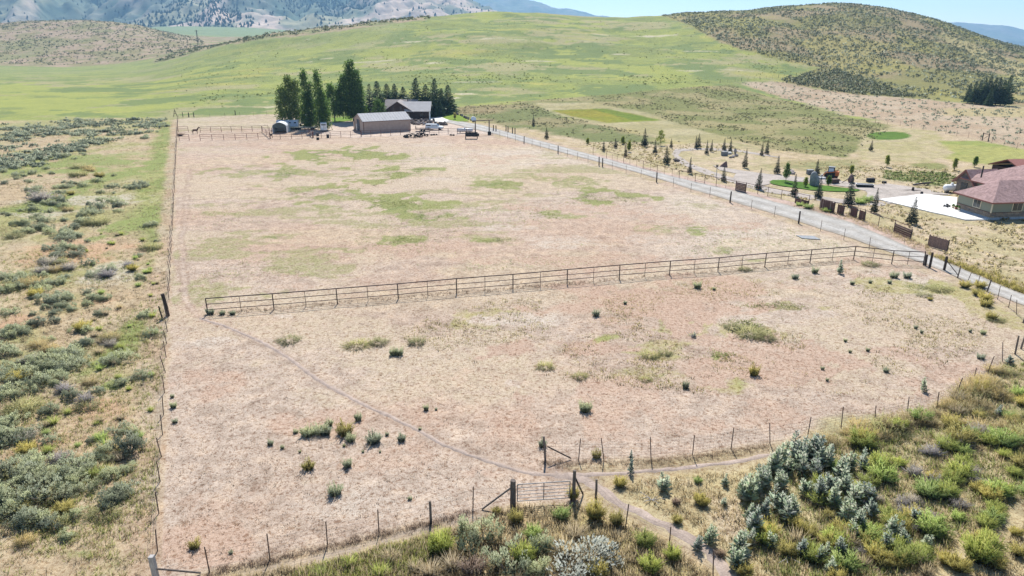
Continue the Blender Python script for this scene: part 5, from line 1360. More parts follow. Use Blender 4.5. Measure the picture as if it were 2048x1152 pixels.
MB().prism([(1.5, .1), (2.2, .05), (2.25, .2), (1.75, .75), (1.5, .75)], -.9, .9).build('bucket', M['greysteel'], t)
crate(1668, 367, (1.6, 1.1, .9), 'dark machine attachment resting on the ground in front of the track loader', 'rust', 'attachment', .3); crate(1643, 358.5, (1.4, .7, .4), 'low white-topped pallet beside the track loader', 'white', 'pallet')
crate(1448.5, 311.5, (1.5, 1.1, 1.0), 'dark green utility box with a pale lid beside two conifers', 'greysteel', 'utility box'); crate(1456.5, 308.5, (1.4, 1.0, .5), 'low pale crate next to the lidded utility box', 'white')
crate(1619.5, 348.5, (1.3, 1.0, .95), 'grey hive-like box with a white lid beyond the standing stone', 'greysteel', 'box'); crate(1740.5, 364, (1.5, .8, .75), 'dark rectangular planter box by the gravel turning area', 'dark', 'planter')
p = at(1729, 374.5); t = thing('feed_trough', p, 'long low black trough with pale rim at the edge of the turning area', 'trough', rz=-.25)
MB().prism([(-.45, .02), (.45, .02), (.55, .6), (-.55, .6)], -1.55, 1.55, 'Y').build('basin', M['black'], t).rotation_euler = (0, 0, math.pi / 2)
for s_ in (-1, 1): MB().box((0, s_ * .55, .63), (3.2, .1, .07)).build('rim', M['white'], t); MB().box((s_ * 1.57, 0, .63), (.08, 1.1, .07)).build('rim', M['white'], t)
p = at(1702, 366); t = thing('boulder', p, 'upright brown boulder with a plank leaning on it by the turning area', 'rock')
o = link('stone', RK['rockred'][2], t, (0, 0, .7)); o.scale = (.75, .6, 1.15); MB().tube([(-2.0, -.2, .1), (-.3, -.1, 1.25)], .08, 6).build('plank', M['oldwood'], t)
p = at(1849, 371); t = thing('stump_pile', p, 'weathered log pile in the green weeds near the white tank', 'logs')
for k in range(5): MB().tube([(-2.4 + k * .3, (k % 2) * .4, .15 + .12 * (k // 2)), (.2 + k * .35, .3 - (k % 3) * .3, .3 + .1 * k)], .13, 7, .09).build('log', M['greywood' if k % 2 else 'darkwood'], t)
p = at(1825, 382); t = thing('stump', p, 'small dark stump with fallen branches at the end of the drive', 'stump')
MB().tube([(0, 0, -.1), (.03, 0, .75)], .25, 8, .2).build('trunk', M['darkwood'], t); MB().tube([(-1.8, .2, .1), (-.2, 0, .25)], .07, 6, .04).build('branch', M['oldwood'], t); MB().tube([(.2, 0, .2), (1.6, -.1, .12)], .07, 6, .04).build('branch', M['oldwood'], t)
crate(1768, 367, (.8, .5, .4), 'tiny dark box on the bare ground past the trough', 'dark'); crate(1843, 389, (.35, .35, .5), 'small dark post box on the far edge of the concrete pad', 'dark')
# -- hand cart and pots on the concrete
p = at(1893, 415); t = thing('lawn_mower', p, 'small grey push mower with a tall handle on the white concrete pad', 'mower', rz=.5)
MB().box((0, 0, .35), (.7, .5, .22)).build('deck', M['greysteel'], t, bevel=.05); MB().box((.05, 0, .55), (.35, .3, .22)).build('engine', M['black'], t, bevel=.04)
for x in (-.35, .35):
    for s_ in (-1, 1): wheel(t, (x, s_ * .3, .25), .22, .08)
MB().tube([(-.3, -.2, .4), (-.95, -.2, 1.35), (-.95, .2, 1.35), (-.3, .2, .4)], .025, 6).build('handle', M['greysteel'], t)
for k, (x, y) in enumerate(((1908, 417), (1914, 419.5), (1920, 421))):
    p = at(x, y); t = thing('flower_pot', Vector((p.x - .35, p.y - .2, p.z + .17)), 'pale flower pot against the stone wall on the concrete pad', 'pot', 'pots on the concrete pad')
    MB().lathe([(.17, 0), (.26, .35), (.28, .4), (.24, .4), (.2, .33)], 12).build('pot', M['cream' if k != 1 else 'redtrim'], t, True); MB().lathe([(.2, .34), (.26, .5), (.12, .68), (.02, .72)], 9).build('plant', M['lawn'], t)
# -- slim sign post and utility poles
p = at(1432, 356); t = thing('bird_house_post', p, 'thin post with a small box on top between the rail fence and driveway', 'post')
MB().tube([(0, 0, 0), (0, 0, 2.4)], .06, 6).build('post', M['greywood'], t); MB().box((0, 0, 2.6), (.4, .35, .5)).build('box', M['oldwood'], t)
for px, py, top, lab in ((207, 32, -12, 'tall dark lattice mast against the blue mountains behind the tan hill'), (397, 92, 60, 'slim utility mast where the tan hill meets the far green valley')):
    p = at(px, py); h_ = min(40, (py - top) / ppm(p)); t = thing('utility_mast', p, lab, 'mast')
    for k in range(3):
        a_ = k * 2.094; MB().tube([(1.3 * math.cos(a_), 1.3 * math.sin(a_), -1), (.4 * math.cos(a_), .4 * math.sin(a_), h_)], .18, 5).build('leg', M['black'], t)
    for z in range(1, 8): MB().box((0, 0, h_ * z / 8), (1.9 - z * .16, .14, .14)).build('cross_brace', M['black'], t)
    MB().box((0, 0, h_ * .93), (5, .3, .3)).build('crossarm', M['black'], t)

# -- horse in the corral lane
p = at(391, 267.5)
t = thing('horse', p, 'brown horse standing alert in the gap of the corral lane', 'horse', rz=math.radians(35))
M['horse'] = pm('bay_coat', (.11, .055, .035), .6, 0, .2, 3); M['mane'] = pm('dark_mane', (.02, .016, .014), .8, 0, .2)
def skin_body(name, verts, edges, radii, mat, parent):
    me = bpy.data.meshes.new(name); me.from_pydata(verts, edges, []); o = link(name, me, parent)
    md = o.modifiers.new('skin', 'SKIN'); me.skin_vertices[0].data[0].use_root = True
    for sv, r_ in zip(me.skin_vertices[0].data, radii): sv.radius = (r_ if isinstance(r_, tuple) else (r_, r_))
    o.modifiers.new('sub', 'SUBSURF').levels = 2; o.modifiers['sub'].render_levels = 2
    me.materials.append(mat); return o
V = [(-.1, 0, 1.12), (-.55, 0, 1.2), (-.82, 0, 1.18), (.35, 0, 1.1), (.7, 0, 1.22), (.98, 0, 1.55), (1.2, 0, 1.9), (1.42, 0, 1.82), (1.68, 0, 1.6)]
Ed = [(0, 1), (1, 2), (0, 3), (3, 4), (4, 5), (5, 6), (6, 7), (7, 8)]; Rd = [.30, .31, .22, .29, .25, .16, .13, .12, .075]
for s_ in (-1, 1):
    n = len(V); V += [(.55, s_ * .17, .85), (.58, s_ * .17, .5), (.56, s_ * .17, .12), (.62, s_ * .17, .02)]; Ed += [(3, n), (n, n + 1), (n + 1, n + 2), (n + 2, n + 3)]; Rd += [.13, .065, .05, .06]
    n = len(V); V += [(-.62, s_ * .17, .85), (-.78, s_ * .17, .55), (-.72, s_ * .17, .12), (-.66, s_ * .17, .02)]; Ed += [(1, n), (n, n + 1), (n + 1, n + 2), (n + 2, n + 3)]; Rd += [.17, .075, .05, .06]
skin_body('body', V, Ed, Rd, M['horse'], t)
MB().tube([(-.98, 0, 1.25), (-1.12, 0, 1.0), (-1.1, 0, .55)], .07, 6, .03).build('tail', M['mane'], t)
MB().prism([(.72, 1.45), (1.0, 1.8), (1.2, 2.05), (1.12, 2.06), (.9, 1.85), (.62, 1.5)], -.04, .04).build('mane', M['mane'], t)
for s_ in (-1, 1): MB().add([(1.16, s_ * .07 - .03, 2.0), (1.24, s_ * .07 + .03, 2.0), (1.2, s_ * .1, 2.18), (1.2, s_ * .05, 2.0)], [(0, 1, 2), (1, 3, 2), (3, 0, 2)]).build('ear', M['horse'], t)
# ------------------------------------------------------------ plant meshes
def diamonds(base, dirs, L, W, rng, fold=.0):
    """leaf-shaped faces: base points, directions, lengths, widths"""
    n = len(base); d = dirs / np.linalg.norm(dirs, axis=1, keepdims=True)
    r = rng.normal(size=(n, 3)); s_ = np.cross(d, r); s_ /= np.linalg.norm(s_, axis=1, keepdims=True) + 1e-9
    L = np.broadcast_to(L, n)[:, None]; W = np.broadcast_to(W, n)[:, None]
    a = base; tip = base + d * L; m = base + d * L * .45
    v = np.stack([a, m + s_ * W / 2, tip, m - s_ * W / 2], 1).reshape(-1, 3)
    f = np.arange(n * 4).reshape(n, 4)
    return v, f
def blades(base, dirs, L, W, rng, droop=.3):
    """slender tapering blades with a bend: one quad and one triangle written as two quads"""
    n = len(base); d = dirs / np.linalg.norm(dirs, axis=1, keepdims=True)
    s_ = np.cross(d, np.array([0, 0, 1.0]) + rng.normal(0, .3, (n, 3))); s_ /= np.linalg.norm(s_, axis=1, keepdims=True) + 1e-9
    L = np.broadcast_to(L, n)[:, None]; W = np.broadcast_to(W, n)[:, None]
    a0 = base - s_ * W / 2; a1 = base + s_ * W / 2
    m = base + d * L * .55; t = base + d * L + np.array([0, 0, -1]) * L * droop * (1 - np.clip(d[:, 2:3], 0, 1)) 
    v = np.stack([a0, a1, m + s_ * W * .4, m - s_ * W * .4, t + s_ * W * .08, t - s_ * W * .08], 1).reshape(-1, 3)
    k = np.arange(n)[:, None] * 6
    f = np.concatenate([k + np.array([[0, 1, 2, 3]]), k + np.array([[3, 2, 4, 5]])], 0)
    return v, f
def cat(parts):
    vs = []; fs = []; o = 0
    for v, f in parts: vs.append(v); fs.append(f + o); o += len(v)
    return np.concatenate(vs), np.concatenate(fs)
def hemi(rng, n, lo=.15):
    p = rng.normal(size=(n, 3)); p[:, 2] = abs(p[:, 2]) + lo * 0
    return p / np.linalg.norm(p, axis=1, keepdims=True)
def sage_v(seed, R_=1.0, H=.95, tips=70, per=26, L=.13, W=.05):
    rng = np.random.default_rng(seed)
    nl = rng.integers(3, 6); lob = rng.normal(0, .42, (nl, 2)) * R_; lr = rng.uniform(.45, .75, nl) * R_; lh = rng.uniform(.6, 1.0, nl) * H
    k = rng.integers(0, nl, tips); d = hemi(rng, tips); rad = rng.uniform(.6, 1.0, tips)[:, None]
    c = np.concatenate([lob[k], np.zeros((tips, 1))], 1); tip = c + d * rad * np.stack([lr[k], lr[k], lh[k]], 1)
    tip[:, 2] = np.maximum(tip[:, 2], .12)
    b_ = np.repeat(tip, per, 0) + rng.normal(0, .075 * R_, (tips * per, 3)); b_[:, 2] = np.maximum(b_[:, 2], .02)
    dr = np.repeat(d * .7 + np.array([0, 0, .8]), per, 0) + rng.normal(0, .45, (tips * per, 3))
    fol = diamonds(b_, dr, rng.uniform(.7, 1.3, len(b_)) * L, W * rng.uniform(.7, 1.4, len(b_)), rng)
    st = MB()
    for i in range(min(14, tips)):
        q = tip[i] * .8; st.tube([(c[i][0] * .35, c[i][1] * .35, -.05), (q[0] * .6, q[1] * .6, q[2] * .45), tuple(q)], .03 * R_, 4, .012, cap=False)
    return fol, st
def broom_v(seed, R_=.7, H=.9, n=520, W=.03, spread=.75, base=.25, droop=.25):
    rng = np.random.default_rng(seed)
    a = rng.uniform(0, 6.283, n); rb = base * R_ * np.sqrt(rng.random(n)); b_ = np.stack([rb * np.cos(a), rb * np.sin(a), np.zeros(n) - .02], 1)
    sp = spread * rng.random(n) ** .7; a2 = a + rng.normal(0, .5, n)
    d = np.stack([np.sin(sp) * np.cos(a2), np.sin(sp) * np.sin(a2), np.cos(sp)], 1)
    lum = .75 + .35 * np.sin(a2 * 3 + seed) * np.sin(sp * 5)
    L = H * rng.uniform(.55, 1.05, n) * lum * (1 + .15 * sp)
    v1 = blades(b_, d, L, W * rng.uniform(.7, 1.3, n), rng, droop)
    # leafy sprigs towards the ends
    m = n * 2; i = rng.integers(0, n, m); t = rng.uniform(.45, .98, m)[:, None]
    b2 = b_[i] + d[i] * L[i][:, None] * t; d2 = d[i] + rng.normal(0, .45, (m, 3))
    v2 = diamonds(b2, d2, .12 * H * rng.uniform(.7, 1.5, m) + .03, W * 1.1, rng)
    return cat([v1, v2])
def tuft_v(seed, R_=.3, H=.5, n=130, W=.018, spread=.8):
    rng = np.random.default_rng(seed)
    a = rng.uniform(0, 6.283, n); rb = .3 * R_ * np.sqrt(rng.random(n)); b_ = np.stack([rb * np.cos(a), rb * np.sin(a), np.zeros(n) - .02], 1)
    sp = spread * rng.random(n) ** .8; a2 = a + rng.normal(0, .4, n)
    d = np.stack([np.sin(sp) * np.cos(a2), np.sin(sp) * np.sin(a2), np.cos(sp)], 1)
    return blades(b_, d, H * rng.uniform(.5, 1.1, n), W, rng, .35)
def thistle_v(seed, stems=5, H=1.6, R_=.55):
    rng = np.random.default_rng(seed); parts = []; st = MB()
    for s_ in range(stems):
        a = rng.uniform(0, 6.28); r = R_ * math.sqrt(rng.random()) * (0.3 if s_ == 0 else 1); h = H * rng.uniform(.6, 1.0); tx, ty = rng.normal(0, .1, 2)
        x0, y0 = r * math.cos(a), r * math.sin(a); st.tube([(x0, y0, -.05), (x0 + tx * h, y0 + ty * h, h)], .03, 5, .012)
        n = int(58 * h / 1.4); z = np.sort(rng.uniform(.03, 1.0, n)); aa = np.arange(n) * 2.4 + rng.normal(0, .3, n)
        up = .35 + .8 * z
        d = np.stack([np.cos(aa), np.sin(aa), up], 1); b_ = np.stack([x0 + tx * h * z, y0 + ty * h * z, h * z], 1)
        Ls = (.40 * (1 - z) + .15) * rng.uniform(.75, 1.2, n)
        parts.append(diamonds(b_, d, Ls, Ls * .36, rng))
        m = int(n * .9); i = rng.integers(0, n, m); dd = d[i] / np.linalg.norm(d[i], axis=1, keepdims=True)
        parts.append(diamonds(b_[i] + dd * Ls[i][:, None] * .5, d[i] + rng.normal(0, .6, (m, 3)), Ls[i] * .5, Ls[i] * .2, rng))
    return cat(parts), st
def conifer_v(seed, H=5.0, R_=1.2, whorls=17, full=1.0, needle=.3, droop=.25, top=.05, ragged=.15):
    rng = np.random.default_rng(seed); B = []; D = []; Ls = []
    st = MB().tube([(0, 0, -.2), (0, 0, H * .5), (0, 0, H * .98)], .035 * H * .6, 7, .01)
    for w in range(whorls):
        t = (w + .5) / whorls; z = H * (.07 + .91 * t); r = R_ * (1 - t) ** .85 * rng.uniform(1 - ragged, 1 + ragged) + .04 * H * top
        nb = max(4, int(round(7 * full * (1 - .35 * t)))); a0 = rng.uniform(0, 6.28)
        for k in range(nb):
            a = a0 + k * 6.283 / nb + rng.normal(0, .18); rl = r * rng.uniform(.75, 1.12); dz = -droop + .75 * t
            u = np.array([math.cos(a), math.sin(a), dz]); u /= np.linalg.norm(u); side = np.array([-math.sin(a), math.cos(a), 0])
            ns = max(2, int(rl / (needle * .55)))
            if w % 2 == 0: st.tube([(0, 0, z), tuple(np.array([0, 0, z]) + u * rl * .9)], .012 * H * .35, 4, .006, cap=False)
            for j in range(ns):
                q = np.array([0, 0, z]) + u * rl * (j + .6) / ns; q[2] += .10 * rl * ((j + .6) / ns) ** 2
                for sg in (-1, 0, 1):
                    B.append(q); D.append(u * .8 + side * sg * .9 + rng.normal(0, .22, 3)); Ls.append(needle * rng.uniform(.75, 1.25) * (1.0 if sg else .9) * (1.15 - .6 * t))
    for k in range(6): B.append(np.array([0, 0, H * .95])); D.append(np.array([rng.normal(0, .25), rng.normal(0, .25), 1])); Ls.append(needle * .9)
    B = np.array(B); D = np.array(D); Ls = np.array(Ls)
    return diamonds(B, D, Ls, Ls * .42, rng), st
def broadleaf_v(seed, H=12, plumes=((0, 0, 1.6, 12, 2.5),), leaf=.5, clusters=300, per=16, trunk=.25, clump=.55):
    """plumes: x, y, radius, top, bottom"""
    rng = np.random.default_rng(seed); B = []; D = []; st = MB()
    st.tube([(0, 0, -.3), (.05, 0, H * .35), (0, .05, H * .8)], trunk, 8, trunk * .25)
    vol = np.array([p[2] ** 2 * (p[3] - p[4]) for p in plumes]); cnt = np.maximum(6, clusters * vol / vol.sum()).astype(int)
    for (x, y, r, top, bot), n in zip(plumes, cnt):
        st.tube([(0, 0, max(.6, bot * .5)), (x * .6, y * .6, bot + (top - bot) * .3), (x, y, bot + (top - bot) * .85)], trunk * .45, 6, .04, cap=False)
        for k in range(n):
            t = rng.random(); env = (math.sin(math.pi * min(1, .10 + .90 * t) ** .75) ** .6) * (1 - .18 * t)
            a = rng.uniform(0, 6.28); rr_ = r * env * (rng.random() ** .35) * rng.uniform(.8, 1.15)
            c = np.array([x + rr_ * math.cos(a), y + rr_ * math.sin(a), bot + (top - bot) * t])
            if k % 9 == 0: st.tube([(x * .7, y * .7, c[2] - .8), tuple(c)], .05, 4, .02, cap=False)
            B.append(c + rng.normal(0, clump, (per, 3)) * np.array([.8, .8, 1])); D.append(np.array([math.cos(a), math.sin(a), .6]) * .6 + rng.normal(0, .7, (per, 3)))
    B = np.concatenate(B); D = np.concatenate(D)
    return diamonds(B, D, leaf * rng.uniform(.7, 1.3, len(B)), leaf * .75, rng), st

L_sage = leafmat('sagebrush_leaf', [(0.323, 0.371, 0.233), (0.462, 0.517, 0.344), (0.601, 0.639, 0.435), (0.393, 0.448, 0.265)], 0.5)
L_sagedark = leafmat('dark_sage_leaf', [(0.247, 0.288, 0.187), (0.395, 0.432, 0.286), (0.495, 0.528, 0.363)], 0.5)
L_silver = leafmat('silver_weed_leaf', [(0.297, 0.413, 0.283), (0.466, 0.572, 0.425), (0.742, 0.75, 0.657), (0.212, 0.318, 0.202)], 0.5, .45)
L_green = leafmat('green_brush', [(0.258, 0.32, 0.069), (0.415, 0.499, 0.127), (0.555, 0.585, 0.185), (0.317, 0.377, 0.092)], 0.5)
L_bright = leafmat('bright_weed', [(0.288, 0.398, 0.098), (0.412, 0.55, 0.173), (0.616, 0.679, 0.27)], 0.5)
L_olive = leafmat('olive_brush', [(0.371, 0.332, 0.097), (0.548, 0.489, 0.157), (0.666, 0.587, 0.216), (0.293, 0.274, 0.078)], 0.5)
L_gold = leafmat('golden_grass', [(.50, .40, .17), (.60, .49, .24), (.66, .55, .32), (.42, .36, .15)], .5)
L_weed = leafmat('pale_weed', [(.36, .38, .17), (.46, .46, .22), (.54, .50, .28), (.30, .33, .15)], .5)
L_dry = leafmat('dry_grass', [(0.5, 0.4, 0.22), (0.62, 0.52, 0.32), (0.7, 0.6, 0.41), (0.42, 0.33, 0.19)], 0.55)
L_brown = leafmat('dead_brush', [(0.265, 0.187, 0.14), (0.39, 0.296, 0.234), (0.468, 0.374, 0.296)], 0.5)
L_grey = leafmat('grey_dead_brush', [(0.38, 0.354, 0.329), (0.531, 0.506, 0.481), (0.304, 0.265, 0.24)], 0.5)
L_white = leafmat('white_sage', [(0.439, 0.474, 0.45), (0.578, 0.612, 0.589), (0.347, 0.393, 0.358)], 0.5)
L_con = leafmat('spruce_needles', [(.02, .034, .018), (.034, .052, .026), (.05, .068, .034)], .12)
L_conb = leafmat('blue_spruce_needles', [(.026, .042, .03), (.042, .06, .042), (.06, .08, .052)], .12)
L_pine = leafmat('pine_needles', [(0.03, 0.061, 0.03), (0.054, 0.101, 0.043), (0.088, 0.135, 0.057)], 0.3)
L_pop = leafmat('poplar_leaf', [(0.056, 0.114, 0.024), (0.114, 0.2, 0.041), (0.191, 0.305, 0.061), (0.085, 0.163, 0.035)], 0.55)
L_cot = leafmat('cottonwood_leaf', [(.08, .13, .03), (.15, .21, .055), (.22, .28, .08), (.10, .16, .04)], .5)
L_yel = leafmat('yellow_green_leaf', [(0.198, 0.253, 0.044), (0.286, 0.341, 0.066), (0.363, 0.396, 0.099)], .45)
B_bark = pm('bark', (.10, .075, .058), .9, 0, .3, 3, .4, stretch=(3, 3, .7)); B_twig = pm('grey_twig', (.17, .145, .125), .9, 0, .3, 5)

def soft_normals(v, h=None, k=.55):
    """foliage shades as one rounded mass: normals point out from the plant's heart and up"""
    h = h or max(.2, float(v[:, 2].max())); c = v * np.array([1, 1, 1]) - np.array([0, 0, h * .25])
    c = c / (np.linalg.norm(c, axis=1, keepdims=True) + 1e-6)
    return c + np.array([0, 0, k])
class Kind:
    """a plant with shared foliage and stem meshes; h is its height in metres"""
    def __init__(s, h): s.h = h; s.var = []
    def add(s, vf, mat, st=None, smat=None, pn=('foliage', 'stem')):
        s.var.append((np_mesh(pn[0], vf[0], vf[1], mat, normals=soft_normals(vf[0]) if pn[0] == 'foliage' else None), st.mesh(pn[1], smat or B_twig) if st else None, pn)); return s
def plant(kind, name, p, hgt, label, catg, group=None, wide=1.0, parts=True, i=None, rr=R):
    fm, sm, pn = kind.var[rr.randrange(len(kind.var)) if i is None else i % len(kind.var)]
    k = hgt / kind.h; sc = (k * wide, k * wide, k); rz = rr.uniform(0, 6.28)
    if parts and sm is not None:
        t = thing(name, p, label, catg, group, rz, sc); link(pn[0], fm, t); link(pn[1], sm, t); return t
    return tag(link(name, fm, None, p, rz, sc), label, catg, group)

K_sage = Kind(1.0); K_saged = Kind(1.0); K_white = Kind(.8)
for i in range(5):
    f, s_ = sage_v(100 + i); K_sage.add(f, L_sage, s_); f, s_ = sage_v(120 + i, tips=60); K_saged.add(f, L_sagedark, s_)
for i in range(2): f, s_ = sage_v(140 + i, 1.0, .8, 80, 26, .12, .045); K_white.add(f, L_white, s_)
K_far = Kind(1.0)
for i in range(4): f, s_ = sage_v(150 + i, tips=34, per=10, L=.30, W=.14); K_far.add(f, L_sage)
K_small = Kind(.6); K_smallg = Kind(.6)
for i in range(4):
    K_small.add(broom_v(160 + i, .3, .6, 170, .03, .5, .75, .0), L_sage); K_smallg.add(broom_v(170 + i, .32, .6, 170, .03, .55, .75, .0), L_olive)
K_green = Kind(.95); K_bright = Kind(.9); K_olive = Kind(.95); K_brown = Kind(.7); K_weed = Kind(.6); K_gold = Kind(.7); K_grey = Kind(.7)
for i in range(4):
    K_green.add(broom_v(180 + i, .75, .95, 560, .03, .85), L_green); K_bright.add(broom_v(190 + i, .7, .9, 460, .035, .9), L_bright); K_olive.add(broom_v(200 + i, .7, .95, 520, .03, .8), L_olive)
    K_gold.add(broom_v(225 + i, .7, .7, 300, .018, 1.0, .5), L_gold); K_weed.add(broom_v(205 + i, .8, .6, 260, .022, 1.15, .6), L_weed); K_brown.add(broom_v(210 + i, .6, .7, 300, .022, 1.0), L_brown)
    K_grey.add(broom_v(215 + i, .6, .7, 300, .02, 1.15), L_grey)
K_tuft = Kind(.5); K_tuftg = Kind(.5)
for i in range(5): K_tuft.add(tuft_v(220 + i), L_dry); K_tuftg.add(tuft_v(230 + i, n=150), L_bright if i % 2 else L_green)
K_thistle = Kind(1.6); K_thistle1 = Kind(1.4)
for i in range(6):
    f, s_ = thistle_v(240 + i, 3, 1.6, .32); K_thistle.add(f, L_silver, s_)
    f, s_ = thistle_v(250 + i, 2, 1.4, .2); K_thistle1.add(f, L_silver, s_)
K_con = Kind(5.0); K_spruce = Kind(12.0); K_bspruce = Kind(12.0)
for i in range(5): f, s_ = conifer_v(300 + i, 5.0, 1.3, 19, 1.25, .36, .22, ragged=.2); K_con.add(f, L_con if i % 2 else L_conb, s_, B_bark, ('crown', 'trunk'))
for i in range(4):
    f, s_ = conifer_v(320 + i, 12, 3.0, 26, 1.4, .8, .15, .1, .25); K_spruce.add(f, L_pine, s_, B_bark, ('crown', 'trunk'))
f, s_ = conifer_v(330, 12, 2.7, 24, 1.3, .7, .25, .05, .15); K_bspruce.add(f, L_con, s_, B_bark, ('crown', 'trunk'))

# ------------------------------------------------------------ trees round the yard
def tree_at(kind, px, py, hpx, label, cat_='tree', group=None, name='conifer', wide=1.0, i=None, dy=0):
    p = at(px, py); 
    return plant(kind, name, p, hpx / ppm(p), label, cat_, group, wide, True, i)
def broad(px, py, hpx, plumes, label, name, leaf=.5, clusters=300, mat=None, seed=0, trunk=.25, clump=.55):
    p = at(px, py); H = hpx / ppm(p)
    fat = (1.22 if len(plumes) < 4 else 1.0) if hpx > 60 else 1.0; clusters = int(clusters * (1.35 if hpx > 60 else 1))
    pl = [(x, y, r * fat, H * t_, H * b_) for x, y, r, t_, b_ in plumes]
    f, s_ = broadleaf_v(seed, H, pl, leaf, clusters, 16, trunk, clump)
    t = thing(name, p, label, 'tree', rz=0)
    link('crown', np_mesh('crown', f[0], f[1], mat or L_pop), t); link('trunk', s_.mesh('trunk', B_bark), t)
broad(584, 255, 98, ((-2.6, 0, 2.6, .80, .18), (0, .5, 3.0, 1.0, .2), (2.8, 0, 2.4, .93, .15), (-1.2, -1.5, 2.4, .7, .12), (1.5, -1, 2.0, .62, .05)), 'broad spreading cottonwood above the canvas shelter and stock trailer', 'cottonwood_tree', .55, 300, mat=L_cot, seed=401, trunk=.35)
broad(622, 258, 112, ((-.9, 0, 1.55, 1.0, .06), (.8, .3, 1.2, .80, .10), (0, -.3, 1.8, .62, .06)), 'tall slender poplar standing left of its twin over the camper trailer', 'poplar_tree', .5, 260, seed=402)
broad(646, 260, 114, ((-.6, 0, 1.5, 1.0, .05), (.5, .3, 1.7, .66, .06), (.8, 0, 1.5, .5, .04)), 'narrow poplar rising directly behind the white horse trailer', 'poplar_tree', .5, 250, seed=403)
broad(708, 243, 116, ((-1.0, 0, 1.9, .97, .08), (.6, .2, 1.9, 1.0, .06), (2.4, 0, 1.8, .86, .06), (-3.0, 0, 2.2, .78, .10), (-4.6, .3, 1.9, .60, .14), (1.4, -.5, 2.8, .5, .04), (3.2, -.3, 1.6, .6, .05)), 'tallest broad poplar cluster behind the tan metal shed', 'poplar_tree', .55, 620, seed=404, trunk=.45)
broad(670, 243, 72, ((-.8, 0, 1.9, 1.0, .2), (1.4, .2, 1.8, .85, .18)), 'smaller leafy tree shading the yard lawn between the poplars', 'leafy_tree', .5, 170, seed=405)
broad(757, 241, 40, ((0, 0, 2.2, 1.0, .1), (1.8, 0, 1.8, .8, .1)), 'low rounded leafy tree between shed roof and log house', 'leafy_tree', .45, 130, seed=406)
tree_at(K_bspruce, 742, 236, 68, 'dark blue-green spruce left of the log house', wide=1.15)
for q, lab in (((757, 229, 66), 'spruce directly right of the dark blue-green one, beside the log house'), ((776, 226, 58), 'slim spruce rising over the left end of the log house roof'), ((791, 224, 56), 'full pine behind the ridge of the log house'), ((808, 224, 50), 'short pine behind the flue of the log house'),
               ((834, 231, 74), 'tall pointed spruce above the garage wing ridge'), ((853, 231, 62), 'medium spruce beside the garage wing gable'), ((871, 230, 72), 'tallest pine of the clump right of the garage wing'), ((884, 229, 52), 'bushy pine in the middle of the clump by the house lawn'), ((897, 226, 56), 'outermost pine of the clump by the house lawn'), ((867, 234, 44), 'low pine in front of the clump by the garage wing'), ((879, 233, 36), 'smallest pine in front of the clump by the garage wing')):
    tree_at(K_spruce, *q, lab, name='spruce_tree', wide=R.uniform(1.25, 1.7))
for k, (x, y, h_) in enumerate(((1934, 206, 40), (1944, 208, 46), (1953, 208, 48), (1962, 209, 52), (1971, 209, 58), (1981, 210, 54), (1990, 211, 56), (2000, 211, 50), (2009, 212, 62), (1976, 212, 36), (1966, 210, 34))):
    tree_at(K_spruce, x, y, h_, 'dark pine in the isolated grove at the foot of the sage hill', group='pines of the isolated grove', name='pine_tree', wide=.95)
# young conifers round the drive
YC = [(1066.8, 251.8, 17), (1093, 277, 22), (1207, 302.5, 19), (1231, 296, 19), (1289, 293, 31), (1251, 314, 24), (1342, 295, 18), (1310, 307, 25), (1333, 328, 33), (1379, 347.5, 29), (1392, 297.5, 24), (1397, 296, 26), (1413, 309, 25), (1422, 303.5, 21), (1447.6, 300, 22), (1460, 304.5, 25), (1523, 311, 22), (1533, 308.5, 25),
      (1489, 335.7, 32), (1553.5, 347.4, 30), (1447, 363, 26), (1516, 379, 37), (1633, 350, 28), (1588, 393, 43), (1636, 397, 40), (1697, 412, 47), (1747.6, 426, 48), (1822, 448, 47), (1741, 302, 20)]
YL = ['young conifer standing alone in the grass above the entrance lane', 'young conifer by the roadside just past the lane posts', 'young conifer nearest the start of the roadside rail fence', 'small conifer with a leaning neighbour behind the start of the rail fence', 'slender tall conifer beside the yellow-green tree', 'conifer rooted in a dark bush behind the rail fence', 'low conifer at the outer side of the drive bend', 'thin conifer in front of the yellow-green tree', 'narrow conifer inside the drive bend beside low boulder', 'stout conifer between rail fence and drive bend', 'left conifer of a close pair behind the drive bend', 'right conifer of a close pair behind the drive bend', 'conifer with a green bush at its foot inside the bend', 'small conifer next to the bush inside the bend', 'conifer on the far side of the drive by the utility box', 'conifer right behind the lidded utility box', 'front conifer of the pair at the meadow edge', 'rear conifer of the pair at the meadow edge',
      'full conifer on the dry patch past the pointed boulder', 'full conifer near the heap of pale boulders', 'conifer rising over the rail fence by the thin box post', 'narrow conifer over the rail fence beside the small board panel', 'conifer behind the standing stone', 'dark wide conifer at the left half of the oval lawn, by the fence', 'conifer in front of the standing stone, by the fence', 'conifer by the fence near the ragged planks', 'conifer on the grass between rail fence and concrete pad', 'conifer beside the last red-brown board panel', 'lone conifer below the round green lawn']
for k, (x, y, h_) in enumerate(YC): tree_at(K_con, x, y, h_ * R.uniform(1.02, 1.22), YL[k], group='young conifers round the drive', wide=R.uniform(.55, .85), i=k).rotation_euler.x = R.uniform(-.05, .05)
